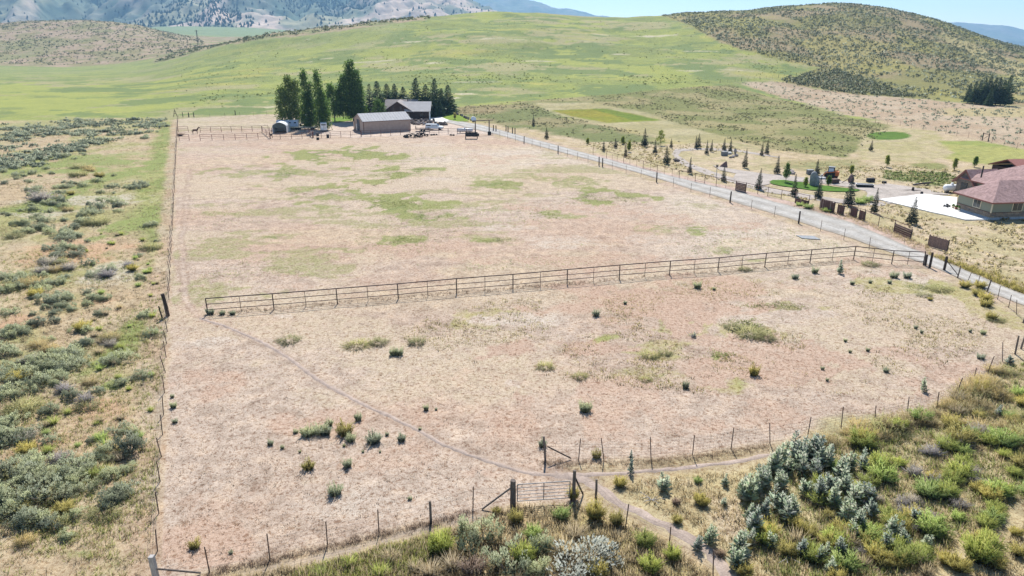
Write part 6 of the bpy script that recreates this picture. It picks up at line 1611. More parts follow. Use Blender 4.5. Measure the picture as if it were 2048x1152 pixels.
for px, py, h_, w_, mat, lab in ((1321, 291, 29, 1.5, L_yel, 'round yellow-green young tree among the conifers'), (1258, 304, 21, .6, L_yel, 'thin pale sapling beside the dark bush conifer'), (1246, 289, 15, .8, L_yel, 'small yellow-green sapling near the rail fence start'), (1175, 287, 9, .6, L_yel, 'tiny sapling in the grass above the road'), (1571, 365, 37, .7, L_pop, 'slender green tree on the oval lawn'), (1610, 375, 18, .45, L_yel, 'tiny wispy sapling on the oval lawn'),
                               (1656.5, 371, 17, .6, L_pop, 'small dense green tree on the oval lawn beside the standing stone'), (1773, 334, 22, .55, L_yel, 'wispy sapling at the edge of the round lawn'), (1908, 341, 23, .6, L_yel, 'leaning sapling near the house porch by the meadow'), (1949, 334.5, 19, .7, L_pop, 'dark leafy sapling in the yellow meadow behind the house'), (1702, 350, 17, .5, L_yel, 'thin sapling behind the brown boulder'), (910, 239, 12, .6, L_olive, 'small reddish sapling on the house lawn')):
    p = at(px, py); H = h_ / ppm(p)
    broad(px, py, h_, ((0, 0, w_ * H * .24, 1.0, .28),), lab, 'sapling_tree', .22, 60, mat, int(px), .05, .16)
# ------------------------------------------------------------ scrub and grass too many to count
def scatter(name, X, Y, S, protos, mat, label, cat_, seed=1, wide=1.0, kind='stuff', sink=.03):
    """one mesh made of many turned and scaled copies of small plant shapes"""
    rng = np.random.default_rng(seed); Z = height(X, Y) - sink; n = len(X); a = rng.uniform(0, 6.283, n); w = rng.integers(0, len(protos), n)
    vs = []; fs = []; ns_ = []; off = 0
    for k, (v, f) in enumerate(protos):
        i = np.nonzero(w == k)[0]
        if len(i) == 0: continue
        c, s_ = np.cos(a[i])[:, None], np.sin(a[i])[:, None]; sc = S[i][:, None]
        x = (v[None, :, 0] * c - v[None, :, 1] * s_) * sc * wide + X[i][:, None]; y = (v[None, :, 0] * s_ + v[None, :, 1] * c) * sc * wide + Y[i][:, None]; z = v[None, :, 2] * sc + Z[i][:, None]
        vs.append(np.stack([x, y, z], 2).reshape(-1, 3)); fs.append((f[None] + (np.arange(len(i)) * len(v))[:, None, None] + off).reshape(-1, f.shape[1])); off += len(i) * len(v)
        q = soft_normals(v); ns_.append(np.stack([q[None, :, 0] * c - q[None, :, 1] * s_, q[None, :, 0] * s_ + q[None, :, 1] * c, np.broadcast_to(q[None, :, 2], c.shape[:1] + (len(v),))], 2).reshape(-1, 3))
    return tag(link(name, np_mesh(name, np.concatenate(vs), np.concatenate(fs), mat, normals=np.concatenate(ns_))), label, cat_, kind=kind)
def sample(pix, n, seed, wob=0.0, density=None, clip=(8, 3000)):
    """random ground points inside a region outlined in the photograph"""
    w = wpoly(pix) if not isinstance(pix, np.ndarray) else pix
    rng = np.random.default_rng(seed); X = []; Y = []; lo = w.min(0); hi = w.max(0); hi[1] = min(hi[1], clip[1]); lo[1] = max(lo[1], clip[0]); got = 0
    for _ in range(60):
        x = rng.uniform(lo[0], hi[0], n * 2); y = rng.uniform(lo[1], hi[1], n * 2)
        m = sdist(w, x + (fbm(x, y, 8, seed) - .5) * wob, y + (fbm(x, y, 8, seed + 1) - .5) * wob) > 0
        m &= abs(x / y) < 1.15
        if density is not None: m &= rng.random(len(x)) < density(x, y)
        X.append(x[m]); Y.append(y[m]); got += m.sum()
        if got >= n: break
    return np.concatenate(X)[:n], np.concatenate(Y)[:n]
LOW = [sage_v(500 + i, .75, .9, 10, 1, .62, .5)[0] for i in range(8)]
RHP = [(1325, 33), (1365, 45), (1400, 62), (1450, 88), (1540, 116), (1640, 134), (1610, 148), (1560, 166), (1640, 176), (1700, 186), (1760, 192), (1850, 198), (1940, 206), (2060, 214), (2300, 220), (2300, 60), (2048, 97), (1960, 66), (1900, 43), (1800, 17), (1690, 6), (1600, 13), (1500, 21), (1400, 29)]
def dens(scale, seed, lo, hi, floor=.1): return lambda x, y: floor + (1 - floor) * sstep(lo, hi, fbm(x, y, scale, seed, 4))
# right hill: sample by land, thick on the face
rng = np.random.default_rng(77); W_rh = wpoly([q for q in RHP if q[1] > 30 or q[0] < 1]) if False else None
def hill_pts(pix, n, seed, ylim, xlim, dfun=None, holes=()):
    rng = np.random.default_rng(seed); w = wpoly(pix); hs = [wpoly(h) for h in holes]; X = []; Y = []; got = 0
    while got < n:
        y = rng.uniform(*ylim, n * 2); x = rng.uniform(*xlim, n * 2); m = sdist(w, x, y) > 0
        if dfun is not None: m &= rng.random(len(x)) < dfun(x, y)
        for h in hs: m &= sdist(h, x, y) < 0
        X.append(x[m]); Y.append(y[m]); got += m.sum()
    return np.concatenate(X)[:n], np.concatenate(Y)[:n]
RH_BASE = [(1325, 33), (1365, 45), (1400, 62), (1450, 88), (1540, 116), (1640, 134), (1610, 148), (1560, 166), (1640, 176), (1700, 186), (1760, 192), (1850, 198), (1940, 206), (2060, 214), (2400, 225), (2400, -20), (1320, -20)]
x, y = hill_pts(RH_BASE, 21000, 5, (330, 800), (120, 780), dens(30, 91, .32, .5, .45))
m = ~((fbm(x, y, 60, 92, 3) > .66))
x, y = x[m], y[m]
half = np.random.default_rng(1).random(len(x)) < .7
L_hill = leafmat('hill_sage', [(0.111, 0.136, 0.076), (0.17, 0.191, 0.115), (0.221, 0.238, 0.153)], 0.4)
scatter('hill_scrub', x[half], y[half], np.random.default_rng(2).uniform(.55, 1.5, half.sum()), LOW, L_hill, 'dark sagebrush scrub covering the rounded right-hand hill', 'scrub', 3, 1.15)
scatter('hill_scrub', x[~half], y[~half], np.random.default_rng(3).uniform(.5, 1.3, (~half).sum()), LOW, L_sage, 'grey-green sagebrush scrub covering the rounded right-hand hill', 'scrub', 4, 1.15)
x, y = hill_pts([(1560, 160), (1600, 150), (1680, 140), (1760, 170), (1860, 197), (1700, 187), (1640, 178)], 750, 15, (300, 520), (100, 400))
scatter('hill_scrub', x, y, np.random.default_rng(12).uniform(.8, 1.6, len(x)), LOW, L_hill, 'dense sage thicket along the foot of the right-hand hill', 'scrub', 5, 1.2)
# left tan hill and the belt on the ridge
x, y = hill_pts([(-400, 150), (0, 131), (130, 134), (230, 128), (300, 117), (360, 108), (400, 98), (412, 92), (400, 78), (330, 52), (210, 20), (0, 20), (-400, 20)], 4600, 6, (780, 1300), (-1100, -340), dens(45, 93, .38, .55, .3))
scatter('hill_scrub', x, y, np.random.default_rng(4).uniform(.6, 1.8, len(x)), LOW, L_hill, 'scattered dark scrub on the tan hill across the valley', 'scrub', 6, 1.2)
x, y = hill_pts([(305, 128), (400, 101), (480, 86), (600, 70), (740, 52), (860, 38), (860, 28), (700, 38), (540, 56), (430, 78), (360, 98), (305, 118)], 1500, 7, (560, 860), (-360, -60), dens(20, 94, .36, .55, .2))
scatter('ridge_scrub', x, y, np.random.default_rng(5).uniform(.8, 2.0, len(x)), LOW, L_hill, 'belt of dark scrub along the left shoulder of the green hill', 'scrub', 7, 1.3)
# green hill: thin scatter of clumps
x, y = hill_pts([(330, 225), (560, 222), (1000, 200), (1440, 165), (1620, 140), (1480, 95), (1380, 50), (1300, 40), (900, 40), (700, 62), (500, 95), (340, 130)], 1700, 8, (262, 720), (-260, 300), lambda x, y: np.clip(.06 + .94 * sstep(.52, .66, fbm(x, y, 38, 95, 4)) * sstep(560, 330, y), 0, 1))
scatter('grass_clumps', x, y, np.random.default_rng(6).uniform(.2, .65, len(x)), LOW, leafmat('hill_clump', [(.17, .22, .08), (.24, .27, .11), (.20, .24, .09)], .3), 'small dark green clumps dotted over the grassy green hill', 'scrub', 8, 1.3)
# dry strip and meadows on the right
x, y = hill_pts([(1480, 166), (1560, 163), (1640, 178), (1760, 192), (1850, 199), (1940, 207), (2070, 215), (2500, 250), (2500, 330), (2060, 302), (1960, 280), (1870, 262), (1800, 250), (1700, 232), (1600, 205)], 900, 9, (180, 420), (90, 420))
scatter('slope_scrub', x, y, np.random.default_rng(7).uniform(.25, .9, len(x)), LOW, L_sagedark, 'sparse low scrub on the dry tan slope', 'scrub', 9, 1.25)
x, y = hill_pts([(900, 215), (1080, 200), (1460, 170), (1600, 207), (1700, 235), (1790, 252), (1716, 300), (1690, 316), (1560, 302), (1480, 283), (1330, 290), (1200, 290), (1080, 262), (960, 245)], 2800, 10, (170, 400), (-60, 220), dens(12, 96, .4, .6, .1), holes=([(1060, 206), (1180, 205), (1290, 225), (1360, 248), (1480, 285), (1540, 302), (1460, 300), (1380, 290), (1270, 262), (1160, 240), (1110, 228)], [(868, 225), (940, 230), (960, 262), (860, 250)]))
scatter('meadow_clumps', x, y, np.random.default_rng(8).uniform(.16, .5, len(x)), LOW, leafmat('meadow_clump', [(.19, .21, .09), (.26, .26, .12), (.33, .29, .15)], .3), 'rough green and straw clumps across the meadows beyond the road', 'scrub', 10, 1.4)
x, y = hill_pts([(1150, 285), (1330, 291), (1440, 285), (1560, 325), (1720, 325), (1960, 345), (2060, 450), (2200, 640), (2060, 600), (1862, 503), (1643, 410), (1447, 365), (1290, 330)], 3000, 11, (70, 220), (10, 160), dens(6, 97, .4, .6, .15))
_k = np.array([pdist(wpoly(ROAD_R), x, y)])[0] > 2.5
_dr = wpoly([(1345, 298), (1560, 312), (1700, 360), (1850, 378), (1912, 395), (1978, 440), (1930, 443), (1757, 402), (1600, 398), (1440, 360), (1344, 312)])
x, y = x[_k & (sdist(_dr, x, y) < .5)], y[_k & (sdist(_dr, x, y) < .5)]
scatter('dry_clumps', x, y, np.random.default_rng(9).uniform(.12, .42, len(x)), LOW, leafmat('dry_clump', [(.50, .43, .25), (.58, .50, .32), (.38, .36, .17)], .4), 'low straw and green clumps on the dry ground round the green house', 'scrub', 11, 1.3)
x, y = hill_pts([(1765, 357), (1775, 343), (1880, 345), (1912, 352), (1910, 376), (1850, 370)], 330, 12, (100, 200), (60, 160))
scatter('weed_patch', x, y, np.random.default_rng(19).uniform(.2, .5, len(x)), LOW, leafmat('lush_weed', [(.13, .19, .06), (.20, .26, .09), (.27, .31, .12)], .4), 'lush green weed patch behind the turning area', 'weeds', 12, 1.3)
# far conifers on the mountain flank
rng = np.random.default_rng(31); mx, my, mz, mn = MT
idx = rng.choice(len(mx), 40000); n2 = fbm(mx[idx], my[idx] * .7, 330, 88, 4); vis = (mx[idx] / my[idx] > -.78) & (mx[idx] / my[idx] < .05)
idx = idx[vis & ((n2 > .58) & (rng.random(len(idx)) < .8) | (rng.random(len(idx)) < .07))][:9000]
v0 = np.array([[math.cos(a), math.sin(a), 0] for a in (0, 1.57, 3.14, 4.71)] + [[0, 0, 1.0]]); v0[:4, :2] *= .42
cone = (v0, np.array([[0, 1, 4], [1, 2, 4], [2, 3, 4], [3, 0, 4]]))
S = rng.uniform(7, 15, len(idx)); jx = rng.uniform(-9, 9, len(idx)); jy = rng.uniform(-9, 9, len(idx))
vs = (v0[None] * S[:, None, None]) + np.stack([mx[idx] + jx, my[idx] + jy, mz[idx] - 2], 1)[:, None, :]
fs = (cone[1][None] + (np.arange(len(idx)) * 5)[:, None, None]).reshape(-1, 3)
tag(link('mountain_forest', np_mesh('mountain_forest', vs.reshape(-1, 3), fs, leafmat('far_forest', [(.02, .04, .025), (.04, .06, .035)], 0))), 'distant dark forest dotted over the blue mountains', 'forest', kind='stuff')

# ------------------------------------------------------------ grasses
def grass_proto(seed, n, H, R_, W, spread):
    v, f = tuft_v(seed, R_, H, n, W, spread)      # each blade as one slim triangle
    v = v.reshape(-1, 6, 3); tri = np.stack([v[:, 0], v[:, 1], (v[:, 4] + v[:, 5]) / 2], 1).reshape(-1, 3)
    return tri, np.arange(len(tri)).reshape(-1, 3)
GP = [grass_proto(600 + i, 9, .5, .6, .045, .9) for i in range(6)]
GS = [grass_proto(620 + i, 8, .2, .5, .04, 1.2) for i in range(6)]
LPX = [(-60, 1190), (-60, 262), (150, 244), (352, 243), (345, 420), (333, 640), (324, 816), (316, 963), (306, 1190)]
def near_sample(pix, n, seed, dfun=None):
    """more where the land lies nearer the road of view: even in distance steps"""
    rng = np.random.default_rng(seed); w = wpoly(pix); lo, hi = w.min(0), w.max(0); X = []; Y = []; got = 0
    for _ in range(40):
        y = np.exp(rng.uniform(math.log(lo[1]), math.log(hi[1]), n * 2)); s_ = rng.uniform(-1.0, 1.0, n * 2); x = s_ * y; m = sdist(w, x, y) > 0
        if dfun is not None: m &= rng.random(len(x)) < dfun(x, y)
        X.append(x[m]); Y.append(y[m]); got += m.sum()
        if got >= n: break
    return np.concatenate(X)[:n], np.concatenate(Y)[:n]
def grassset(name, pix, n, seed, protos, smin, smax, mat, label, dfun=None, wide=1.0, avoid=()):
    x, y = near_sample(pix, n, seed, dfun)
    for ln, w in avoid:
        k = pdist(ln, x, y) > w; x, y = x[k], y[k]
    scatter(name, x, y, np.random.default_rng(seed + 1).uniform(smin, smax, len(x)), protos, mat, label, 'grass', seed + 2, wide)
grassset('dry_grass', LPX, 9000, 41, GP, .35, 1.0, L_dry, 'dry straw grass between the sagebrush of the rough pasture', dens(9, 101, .42, .56, .1))
grassset('green_grass', LPX, 9000, 42, GP, .35, .95, L_green, 'green grass patches between the sagebrush of the rough pasture', dens(12, 102, .46, .58, .04))
PDK_IN = [(330, 1140), (345, 650), (356, 400), (700, 330), (1100, 330), (1500, 430), (1790, 520), (1900, 560), (2030, 660), (1900, 785), (1700, 840), (1400, 895), (1120, 900), (1120, 940), (1020, 990), (860, 1035), (540, 1110)]
AV = ((TRAIL, .8), (TRAIL2, 1.0))
L_litter = leafmat('straw_litter', [(.47, .39, .31), (.55, .47, .38), (.36, .26, .20), (.44, .33, .26)], .4)
grassset('straw_litter', PDK_IN, 26000, 43, GS, .35, 1.0, L_litter, 'short trampled straw covering the bare paddocks', None, 1.6, AV)
grassset('green_grass', [(360, 560), (380, 300), (700, 296), (1100, 320), (1500, 430), (1700, 495), (1000, 540)], 3200, 44, GS, .6, 1.4, L_bright, 'thin green grass patches in the upper paddock', dens(16, 103, .55, .63, .01), 1.6, AV)
grassset('stubble', [(700, 640), (1300, 560), (1800, 530), (1990, 620), (1960, 700), (1700, 790), (1400, 790), (1000, 740)], 3500, 45, GS, .6, 1.8, L_olive, 'olive stubble patches in the near paddock', dens(7, 104, .52, .62, .02), 1.3, AV)
rng = np.random.default_rng(81); gx_, gy_ = [], []
for px, py, rx, ry, n in ((715, 313, 110, 13, 500), (775, 350, 50, 13, 420), (800, 406, 70, 15, 620), (700, 382, 60, 18, 350), (560, 345, 40, 11, 220), (1050, 348, 80, 8, 90), (1190, 396, 40, 14, 330), (1100, 430, 60, 8, 180), (1260, 395, 45, 10, 260), (990, 480, 35, 6, 180), (800, 480, 35, 7, 150), (860, 430, 50, 9, 250), (1000, 370, 50, 7, 160), (830, 340, 35, 7, 160), (600, 385, 35, 10, 150),
                          (1360, 650, 45, 9, 420), (1500, 650, 45, 16, 500), (1210, 676, 26, 6, 200), (1560, 612, 80, 9, 300), (960, 645, 55, 15, 300), (1840, 580, 70, 12, 420), (1445, 712, 24, 9, 120)):
    c_ = at(px, py); a_ = at(px + rx, py); t_ = at(px, py - ry)
    gx_.append(rng.normal(c_.x, abs(a_.x - c_.x) * .55, n)); gy_.append(rng.normal(c_.y, abs(t_.y - c_.y) * .5, n))
gx_ = np.concatenate(gx_); gy_ = np.concatenate(gy_); k = fbm(gx_ * .6, gy_, 3.0, 112, 4) > .47
scatter('green_grass', gx_[k], gy_[k], rng.uniform(.5, 1.3, k.sum()), GS, leafmat('pasture_green', [(.22, .27, .09), (.30, .35, .12), (.17, .22, .07)], .5), 'matted green grass patches scattered over the bare paddocks', 'grass', 82, 2.2)
FRONT = [(420, 1200), (440, 1165), (660, 1120), (880, 1066), (960, 1040), (1030, 1018), (1150, 1012), (1240, 1040), (1340, 1090), (1420, 1150), (1440, 1220)]
grassset('dry_grass', FRONT, 4200, 46, GP, .6, 1.35, L_dry, 'tall dry golden grass in front of the lower fence and gate', None, 1.0, ((TRAIL2, .9),))
grassset('green_grass', [(560, 1200), (600, 1140), (760, 1095), (900, 1060), (900, 1100), (760, 1190)], 1500, 47, GP, .5, 1.0, L_green, 'green verge grass below the lower wire fence')
DOWN = [(1200, 985), (1330, 950), (1470, 932), (1570, 908), (1700, 858), (1814, 833), (1914, 790), (2005, 726), (2100, 690), (2200, 900), (2150, 1230), (1480, 1230), (1450, 1150), (1350, 1065)]
THICK = [(1560, 905), (1700, 860), (1814, 836), (1914, 796), (2005, 735), (2110, 720), (2150, 1040), (2048, 1000), (1900, 1090), (1750, 1190), (1560, 1190), (1500, 1080), (1480, 980)]
AV2 = ((TRAIL2, 1.0), (TRAIL4, .7), (TRAIL, 1.0))
grassset('dry_grass', DOWN, 5200, 48, GP, .5, 1.2, L_dry, 'dry golden grass among the weeds of the thicket below the bank', None, 1.0, AV2)
grassset('green_grass', THICK, 3500, 49, GP, .6, 1.3, L_green, 'green grass filling the weed thicket below the bank', None, 1.0, AV2)
BANK = wpoly([(1085, 926), (1160, 928), (1300, 924), (1390, 916), (1470, 903), (1545, 892)])
x, y = BANK.min(0), BANK.max(0)
rng = np.random.default_rng(50); t_ = rng.uniform(0, len(BANK) - 1.001, 1400); i_ = t_.astype(int); q_ = BANK[i_] + (BANK[i_ + 1] - BANK[i_]) * (t_ - i_)[:, None] + rng.normal(0, .28, (1400, 2))
scatter('bank_grass', q_[:, 0], q_[:, 1], rng.uniform(.2, .55, 1400), GP, L_brown, 'brown matted grass along the foot of the woven wire fence', 'grass', 51)
def along(pix, n, sd_, seed):
    rng = np.random.default_rng(seed); w = wpoly(pix); t_ = rng.uniform(0, len(w) - 1.001, n); i_ = t_.astype(int)
    q = w[i_] + (w[i_ + 1] - w[i_]) * (t_ - i_)[:, None] + rng.normal(0, sd_, (n, 2)); return q[:, 0], q[:, 1]
x, y = along([(416, 629), (700, 603), (960, 582), (1160, 565), (1460, 541), (1707, 521)], 1100, .35, 52)
scatter('fence_grass', x, y, np.random.default_rng(53).uniform(.3, .8, len(x)), GP, L_brown, 'brown dead grass caught under the pipe fence', 'grass', 54)
x, y = along([(419, 1148), (540, 1122), (655, 1095), (758, 1070), (862, 1048), (946, 1022)], 900, .22, 55)
scatter('fence_grass', x, y, np.random.default_rng(56).uniform(.3, .7, len(x)), GP, L_brown, 'brown dead grass caught under the lower wire fence', 'grass', 57)
x, y = along([(1862, 515), (1928, 541), (1990, 567), (2060, 596)], 1500, 1.3, 58); k = y > np.interp(x, wpoly(ROAD_R)[:, 0], wpoly(ROAD_R)[:, 1]) + .4
scatter('verge_grass', x[k], y[k], np.random.default_rng(59).uniform(.8, 1.6, k.sum()), GP, L_olive, 'tall olive grass along the verge of the lower road', 'grass', 60)
x, y = along([(1600, 412), (1700, 436), (1780, 466), (1850, 500)], 900, .7, 61)
scatter('verge_grass', x, y, np.random.default_rng(62).uniform(.6, 1.3, len(x)), GP, L_dry, 'golden grass along the board panels and rail fence', 'grass', 63)

# ------------------------------------------------------------ single bushes
def bush(kind, name, px, py, hpx, label, group=None, wide=1.0, parts=True, cat_='bush'):
    p = at(px, py); k = ppm(p); hh = hpx / (k * (1 + (.15 if kind in (K_thistle, K_thistle1) else .55) * wide * CAMZ / p.y))   # seen from above: depth adds to the height in the picture
    return plant(kind, name, p, hh, label, cat_, group, wide * 1.1, parts)
G1 = 'sagebrush of the rough pasture'
LAB1 = 'rounded grey-green sagebrush growing in the rough pasture outside the long wire fence'
rs = random.Random(99); cnt = 0
def inpoly(pix, n, seed):
    rr = random.Random(seed); xs = [q[0] for q in pix]; ys = [q[1] for q in pix]; w = np.array(pix, float); out = []
    while len(out) < n:
        a, b2 = rr.uniform(min(xs), max(xs)), rr.uniform(min(ys), max(ys))
        if sdist(w, np.array([a]), np.array([b2]))[0] > 0: out.append((a, b2))
    return out
CL = [([(30, 415), (140, 400), (280, 393), (272, 412), (180, 432), (60, 440)], 26), ([(20, 440), (170, 440), (168, 478), (70, 490), (30, 470)], 26), ([(180, 352), (290, 350), (290, 380), (200, 380)], 12), ([(50, 375), (165, 368), (160, 388), (50, 392)], 12), ([(0, 560), (125, 548), (120, 585), (0, 605)], 14), ([(100, 505), (175, 488), (172, 515), (110, 518)], 6),
      ([(110, 600), (230, 580), (215, 640), (60, 655)], 15), ([(0, 712), (60, 720), (130, 690), (218, 680), (212, 728), (120, 778), (0, 800)], 34), ([(0, 835), (50, 835), (40, 885), (0, 895)], 5), ([(0, 945), (110, 940), (185, 930), (180, 975), (100, 1000), (120, 1045), (20, 1065), (0, 1010)], 22), ([(0, 655), (50, 640), (40, 690), (0, 700)], 5), ([(0, 345), (60, 345), (60, 372), (0, 380)], 6), ([(110, 310), (190, 300), (150, 330)], 6), ([(190, 265), (330, 250), (330, 275), (220, 290)], 14)]
for k, (pl, n) in enumerate(CL):
    for (a, b2) in inpoly(pl, n, 700 + k):
        p = at(a, b2); plant(K_sage if rs.random() < .68 else K_saged, 'sagebrush', p, rs.uniform(.6, 1.2), LAB1, 'bush', G1, rs.uniform(.95, 1.3), b2 > 480); cnt += 1
for (a, b2) in inpoly([(0, 340), (300, 300), (320, 420), (300, 700), (240, 1080), (0, 1100)], 92, 720):
    p = at(a, b2); plant(K_sage if rs.random() < .6 else K_saged, 'sagebrush', p, rs.uniform(.4, .95), LAB1, 'bush', G1, rs.uniform(1.0, 1.3), b2 > 480); cnt += 1
for (a, b2) in inpoly([(0, 345), (310, 320), (320, 480), (250, 700), (200, 1090), (0, 1100)], 40, 735): bush(rs.choice([K_weed, K_gold, K_olive, K_weed]), 'pasture_weed', a, b2, rs.uniform(9, 16) * (1 + (b2 - 340) / 500), 'low yellowish weed bush between the sagebrush of the rough pasture', 'yellowish weeds of the rough pasture', rs.uniform(1.1, 1.6))
bush(K_saged, 'sagebrush', 259, 898, 50, 'lone tall dark sagebrush at the edge of the sandy strip by the leaning fence', None, .75)
for (a, b2) in inpoly([(20, 400), (280, 400), (240, 700), (180, 1000), (20, 1000)], 14, 733): bush(K_grey, 'dead_sagebrush', a, b2, rs.uniform(14, 30), 'bleached dead bush lying among the sagebrush of the rough pasture', 'dead bushes of the rough pasture', 1.3)
bush(K_grey, 'dead_sagebrush', 88, 545, 22, 'dead bare grey bush among the sagebrush', None, 1.4)
x, y = near_sample([(-60, 262), (0, 250), (150, 240), (330, 238), (335, 258), (250, 275), (140, 308), (110, 330), (0, 345), (-60, 350)], 700, 71, dens(11, 111, .40, .56, .06))
scatter('sagebrush_thicket', x, y, np.random.default_rng(72).uniform(.6, 1.15, len(x)), [sage_v(520 + i, 1.0, .95, 16, 5, .42, .22)[0] for i in range(5)], L_sage, 'dense far sagebrush thicket below the green valley', 'scrub', 73, 1.25)
for (a, b2) in inpoly([(150, 480), (320, 440), (310, 700), (300, 900), (150, 1000), (60, 860), (200, 780)], 70, 730):
    p = at(a, b2); plant(K_tuftg if rs.random() < .6 else K_tuft, 'grass_tuft', p, rs.uniform(.35, .75), 'separate upright grass tuft on the sandy rough pasture', 'grass tuft', 'grass tufts of the rough pasture', 1.4)
# bushes standing in the bare paddocks
LB = 'small grey-green sagebrush standing on the bare ground of the near paddock'; GB = 'small bushes in the near paddock'
for x_, y_, h_, w_ in ((671, 988, 30, 1.0), (695, 933, 22, .9), (616, 870, 27, 1.15), (640, 866, 26, 1.2), (652, 868, 22, 1), (702, 882, 22, .9), (747, 884, 30, 1.1), (803, 881, 20, .9), (658, 852, 20, .8), (717, 840, 20, .7), (592, 866, 11, 1), (541, 890, 15, .8), (565, 897, 10, .8), (774, 871, 10, .8), (852, 820, 15, .7), (1170, 822, 28, .9), (1192, 632, 18, .8), (1395, 576, 17, .9), (1371, 776, 20, .6), (1250, 608, 9, .8), (1428, 580, 8, .8),
                       (1590, 557, 13, 1.1), (1629, 546, 15, .8), (1787, 555, 16, 1.1), (1814, 556, 16, 1), (1779, 567, 10, .8), (1704, 569, 11, .8), (1740, 566, 9, .8), (1843, 666, 9, .7), (1831, 657, 9, .8), (1735, 702, 10, .8), (1772, 744, 13, .9), (1645, 739, 9, .8), (1961, 717, 14, 1.2), (462, 1107, 10, 1), (820, 999, 10, 1), (347, 815, 16, .8), (345, 795, 10, .8), (350, 845, 12, 1), (786, 710, 18, .8), (799, 710, 20, .8), (421, 628, 16, 1.0), (445, 629, 12, 1), (465, 629, 12, 1), (1085, 893, 22, .8), (1940, 664, 8, .8), (1966, 668, 12, .9), (1690, 683, 9, .8), (1654, 762, 9, .7), (1700, 705, 8, .8),
                       (600, 905, 7, .8), (760, 905, 6, .8), (726, 905, 7, .8), (688, 893, 8, .8), (840, 860, 8, .8), (872, 820, 7, .8)):
    bush(K_small, 'sagebrush', x_, y_, h_, LB, GB, w_)
for x_, y_, h_, w_ in ((617, 937, 24, 1.1), (690, 868, 34, .9), (390, 1095, 24, .9), (1508, 750, 26, .7), (1971, 612, 20, 1.1), (1982, 637, 18, 1.1), (1193, 915, 22, .8)):
    bush(K_smallg, 'rabbitbrush', x_, y_, h_, 'small yellow-green bush standing on the bare ground of the near paddock', 'yellow-green bushes in the near paddock', w_)
for x_, y_, h_, w_ in ((713, 692, 26, 1.5), (757, 686, 22, 1.4), (833, 687, 26, 1.0), (578, 682, 20, 2.0), (1500, 668, 30, 1.6), (1530, 675, 22, 1.6), (1465, 655, 22, 1.4), (1880, 580, 18, 1.8), (1850, 592, 14, 1.8), (1740, 530, 16, 1.6), (1090, 735, 22, 1.3), (1300, 712, 20, 1.5), (1330, 708, 18, 1.3), (1160, 755, 20, 1.2), (1990, 640, 18, 1.6), (1290, 760, 14, 1.6), (1490, 540, 14, 1.5)):
    bush(K_weed, 'weed_clump', x_, y_, h_ * .62, 'soft pale green weed clump in the near paddock', 'weed clumps in the near paddock', w_ * 1.25)
for x_, y_, h_, w_ in ((1680, 547, 28, .7), (1847, 784, 30, .8), (2020, 727, 24, 1.2), (1325, 980, 42, .9), (1262, 946, 34, .55), (1450, 970, 26, .8), (1262, 918, 20, .6), (1448, 1012, 22, .7), (1388, 674, 12, 1.1)):
    bush(K_thistle1, 'silver_weed', x_, y_, h_, 'single silvery leafed weed standing clear of the thicket', 'single silvery weeds', w_, True, 'weed')
# dead antler-like branches
def dead_branch(px, py, hpx, label, seed, flat=False):
    p = at(px, py); rr = random.Random(seed); H = hpx / ppm(p); t = thing('dead_branch', p, label, 'branch')
    for k in range(7):
        a_ = rr.uniform(0, 6.28); sp = rr.uniform(.4, 1.2) if not flat else 1.35; d_ = Vector((math.cos(a_) * math.sin(sp), math.sin(a_) * math.sin(sp), math.cos(sp))); e_ = d_ * H * rr.uniform(.7, 1.2)
        MB().tube([(0, 0, .02), tuple(e_ * .5 + Vector((0, 0, .06))), tuple(e_ + Vector((rr.gauss(0, .1), rr.gauss(0, .1), .1)))], .03, 5, .01).build('limb', M['greywood'], t)
dead_branch(1384, 675, 14, 'bleached antler-like branch lying in the near paddock', 1); dead_branch(1303, 1000, 18, 'bleached forked branch beside a silvery weed', 2, True); dead_branch(1575, 1115, 26, 'bare bleached twigs sprawling at the edge of the thicket', 3, True); dead_branch(1880, 970, 26, 'bleached twigs tangled in the green brush', 4, True); dead_branch(1625, 955, 30, 'dead pale stalks between the silvery weeds', 5)
# round the gate
bush(K_sage, 'sagebrush', 962, 1082, 62, 'big round blue-green sagebrush in the grass left of the metal gate', None, .75)
bush(K_white, 'white_sage', 1100, 1160, 66, 'pale whitish sage sprawling below the gate', None, 1.5); bush(K_sage, 'sagebrush', 1018, 1148, 60, 'dusky sagebrush below the gate with dead brush beside it', None, .8); bush(K_sage, 'sagebrush', 1085, 1098, 48, 'upright grey sagebrush just above the whitish sage', None, .7); bush(K_sage, 'sagebrush', 1075, 1150, 40, 'small sagebrush touching the whitish sage', None, .8)
bush(K_brown, 'dead_brush', 945, 1145, 48, 'round dead purplish brush in the golden grass', None, 1.0); bush(K_olive, 'rabbitbrush', 1032, 1044, 34, 'yellowish bush at the foot of the thick gate post', None, .8); bush(K_olive, 'rabbitbrush', 1190, 1038, 50, 'tall olive bush climbing the bent fence post right of the gate', None, .7)
bush(K_olive, 'rabbitbrush', 1232, 1050, 38, 'olive bush beside the track below the gate', None, .7); bush(K_bright, 'weed_clump', 1122, 1036, 30, 'bright green clump under the middle of the gate', None, 1.0); bush(K_bright, 'weed_clump', 1066, 1075, 34, 'bright green clump between the sagebrush and gate', None, 1.0); bush(K_green, 'rabbitbrush', 1048, 1120, 50, 'yellow-green bush between the two dusky sagebrushes', None, .9)
bush(K_green, 'rabbitbrush', 882, 1100, 52, 'green bush at the corner of the verge by the lower fence', None, .9); bush(K_olive, 'rabbitbrush', 993, 1026, 18, 'small olive bush under the gate brace', None, 1.0); bush(K_olive, 'rabbitbrush', 1146, 1000, 36, 'olive bush hiding the foot of the closing gate post', None, .6)
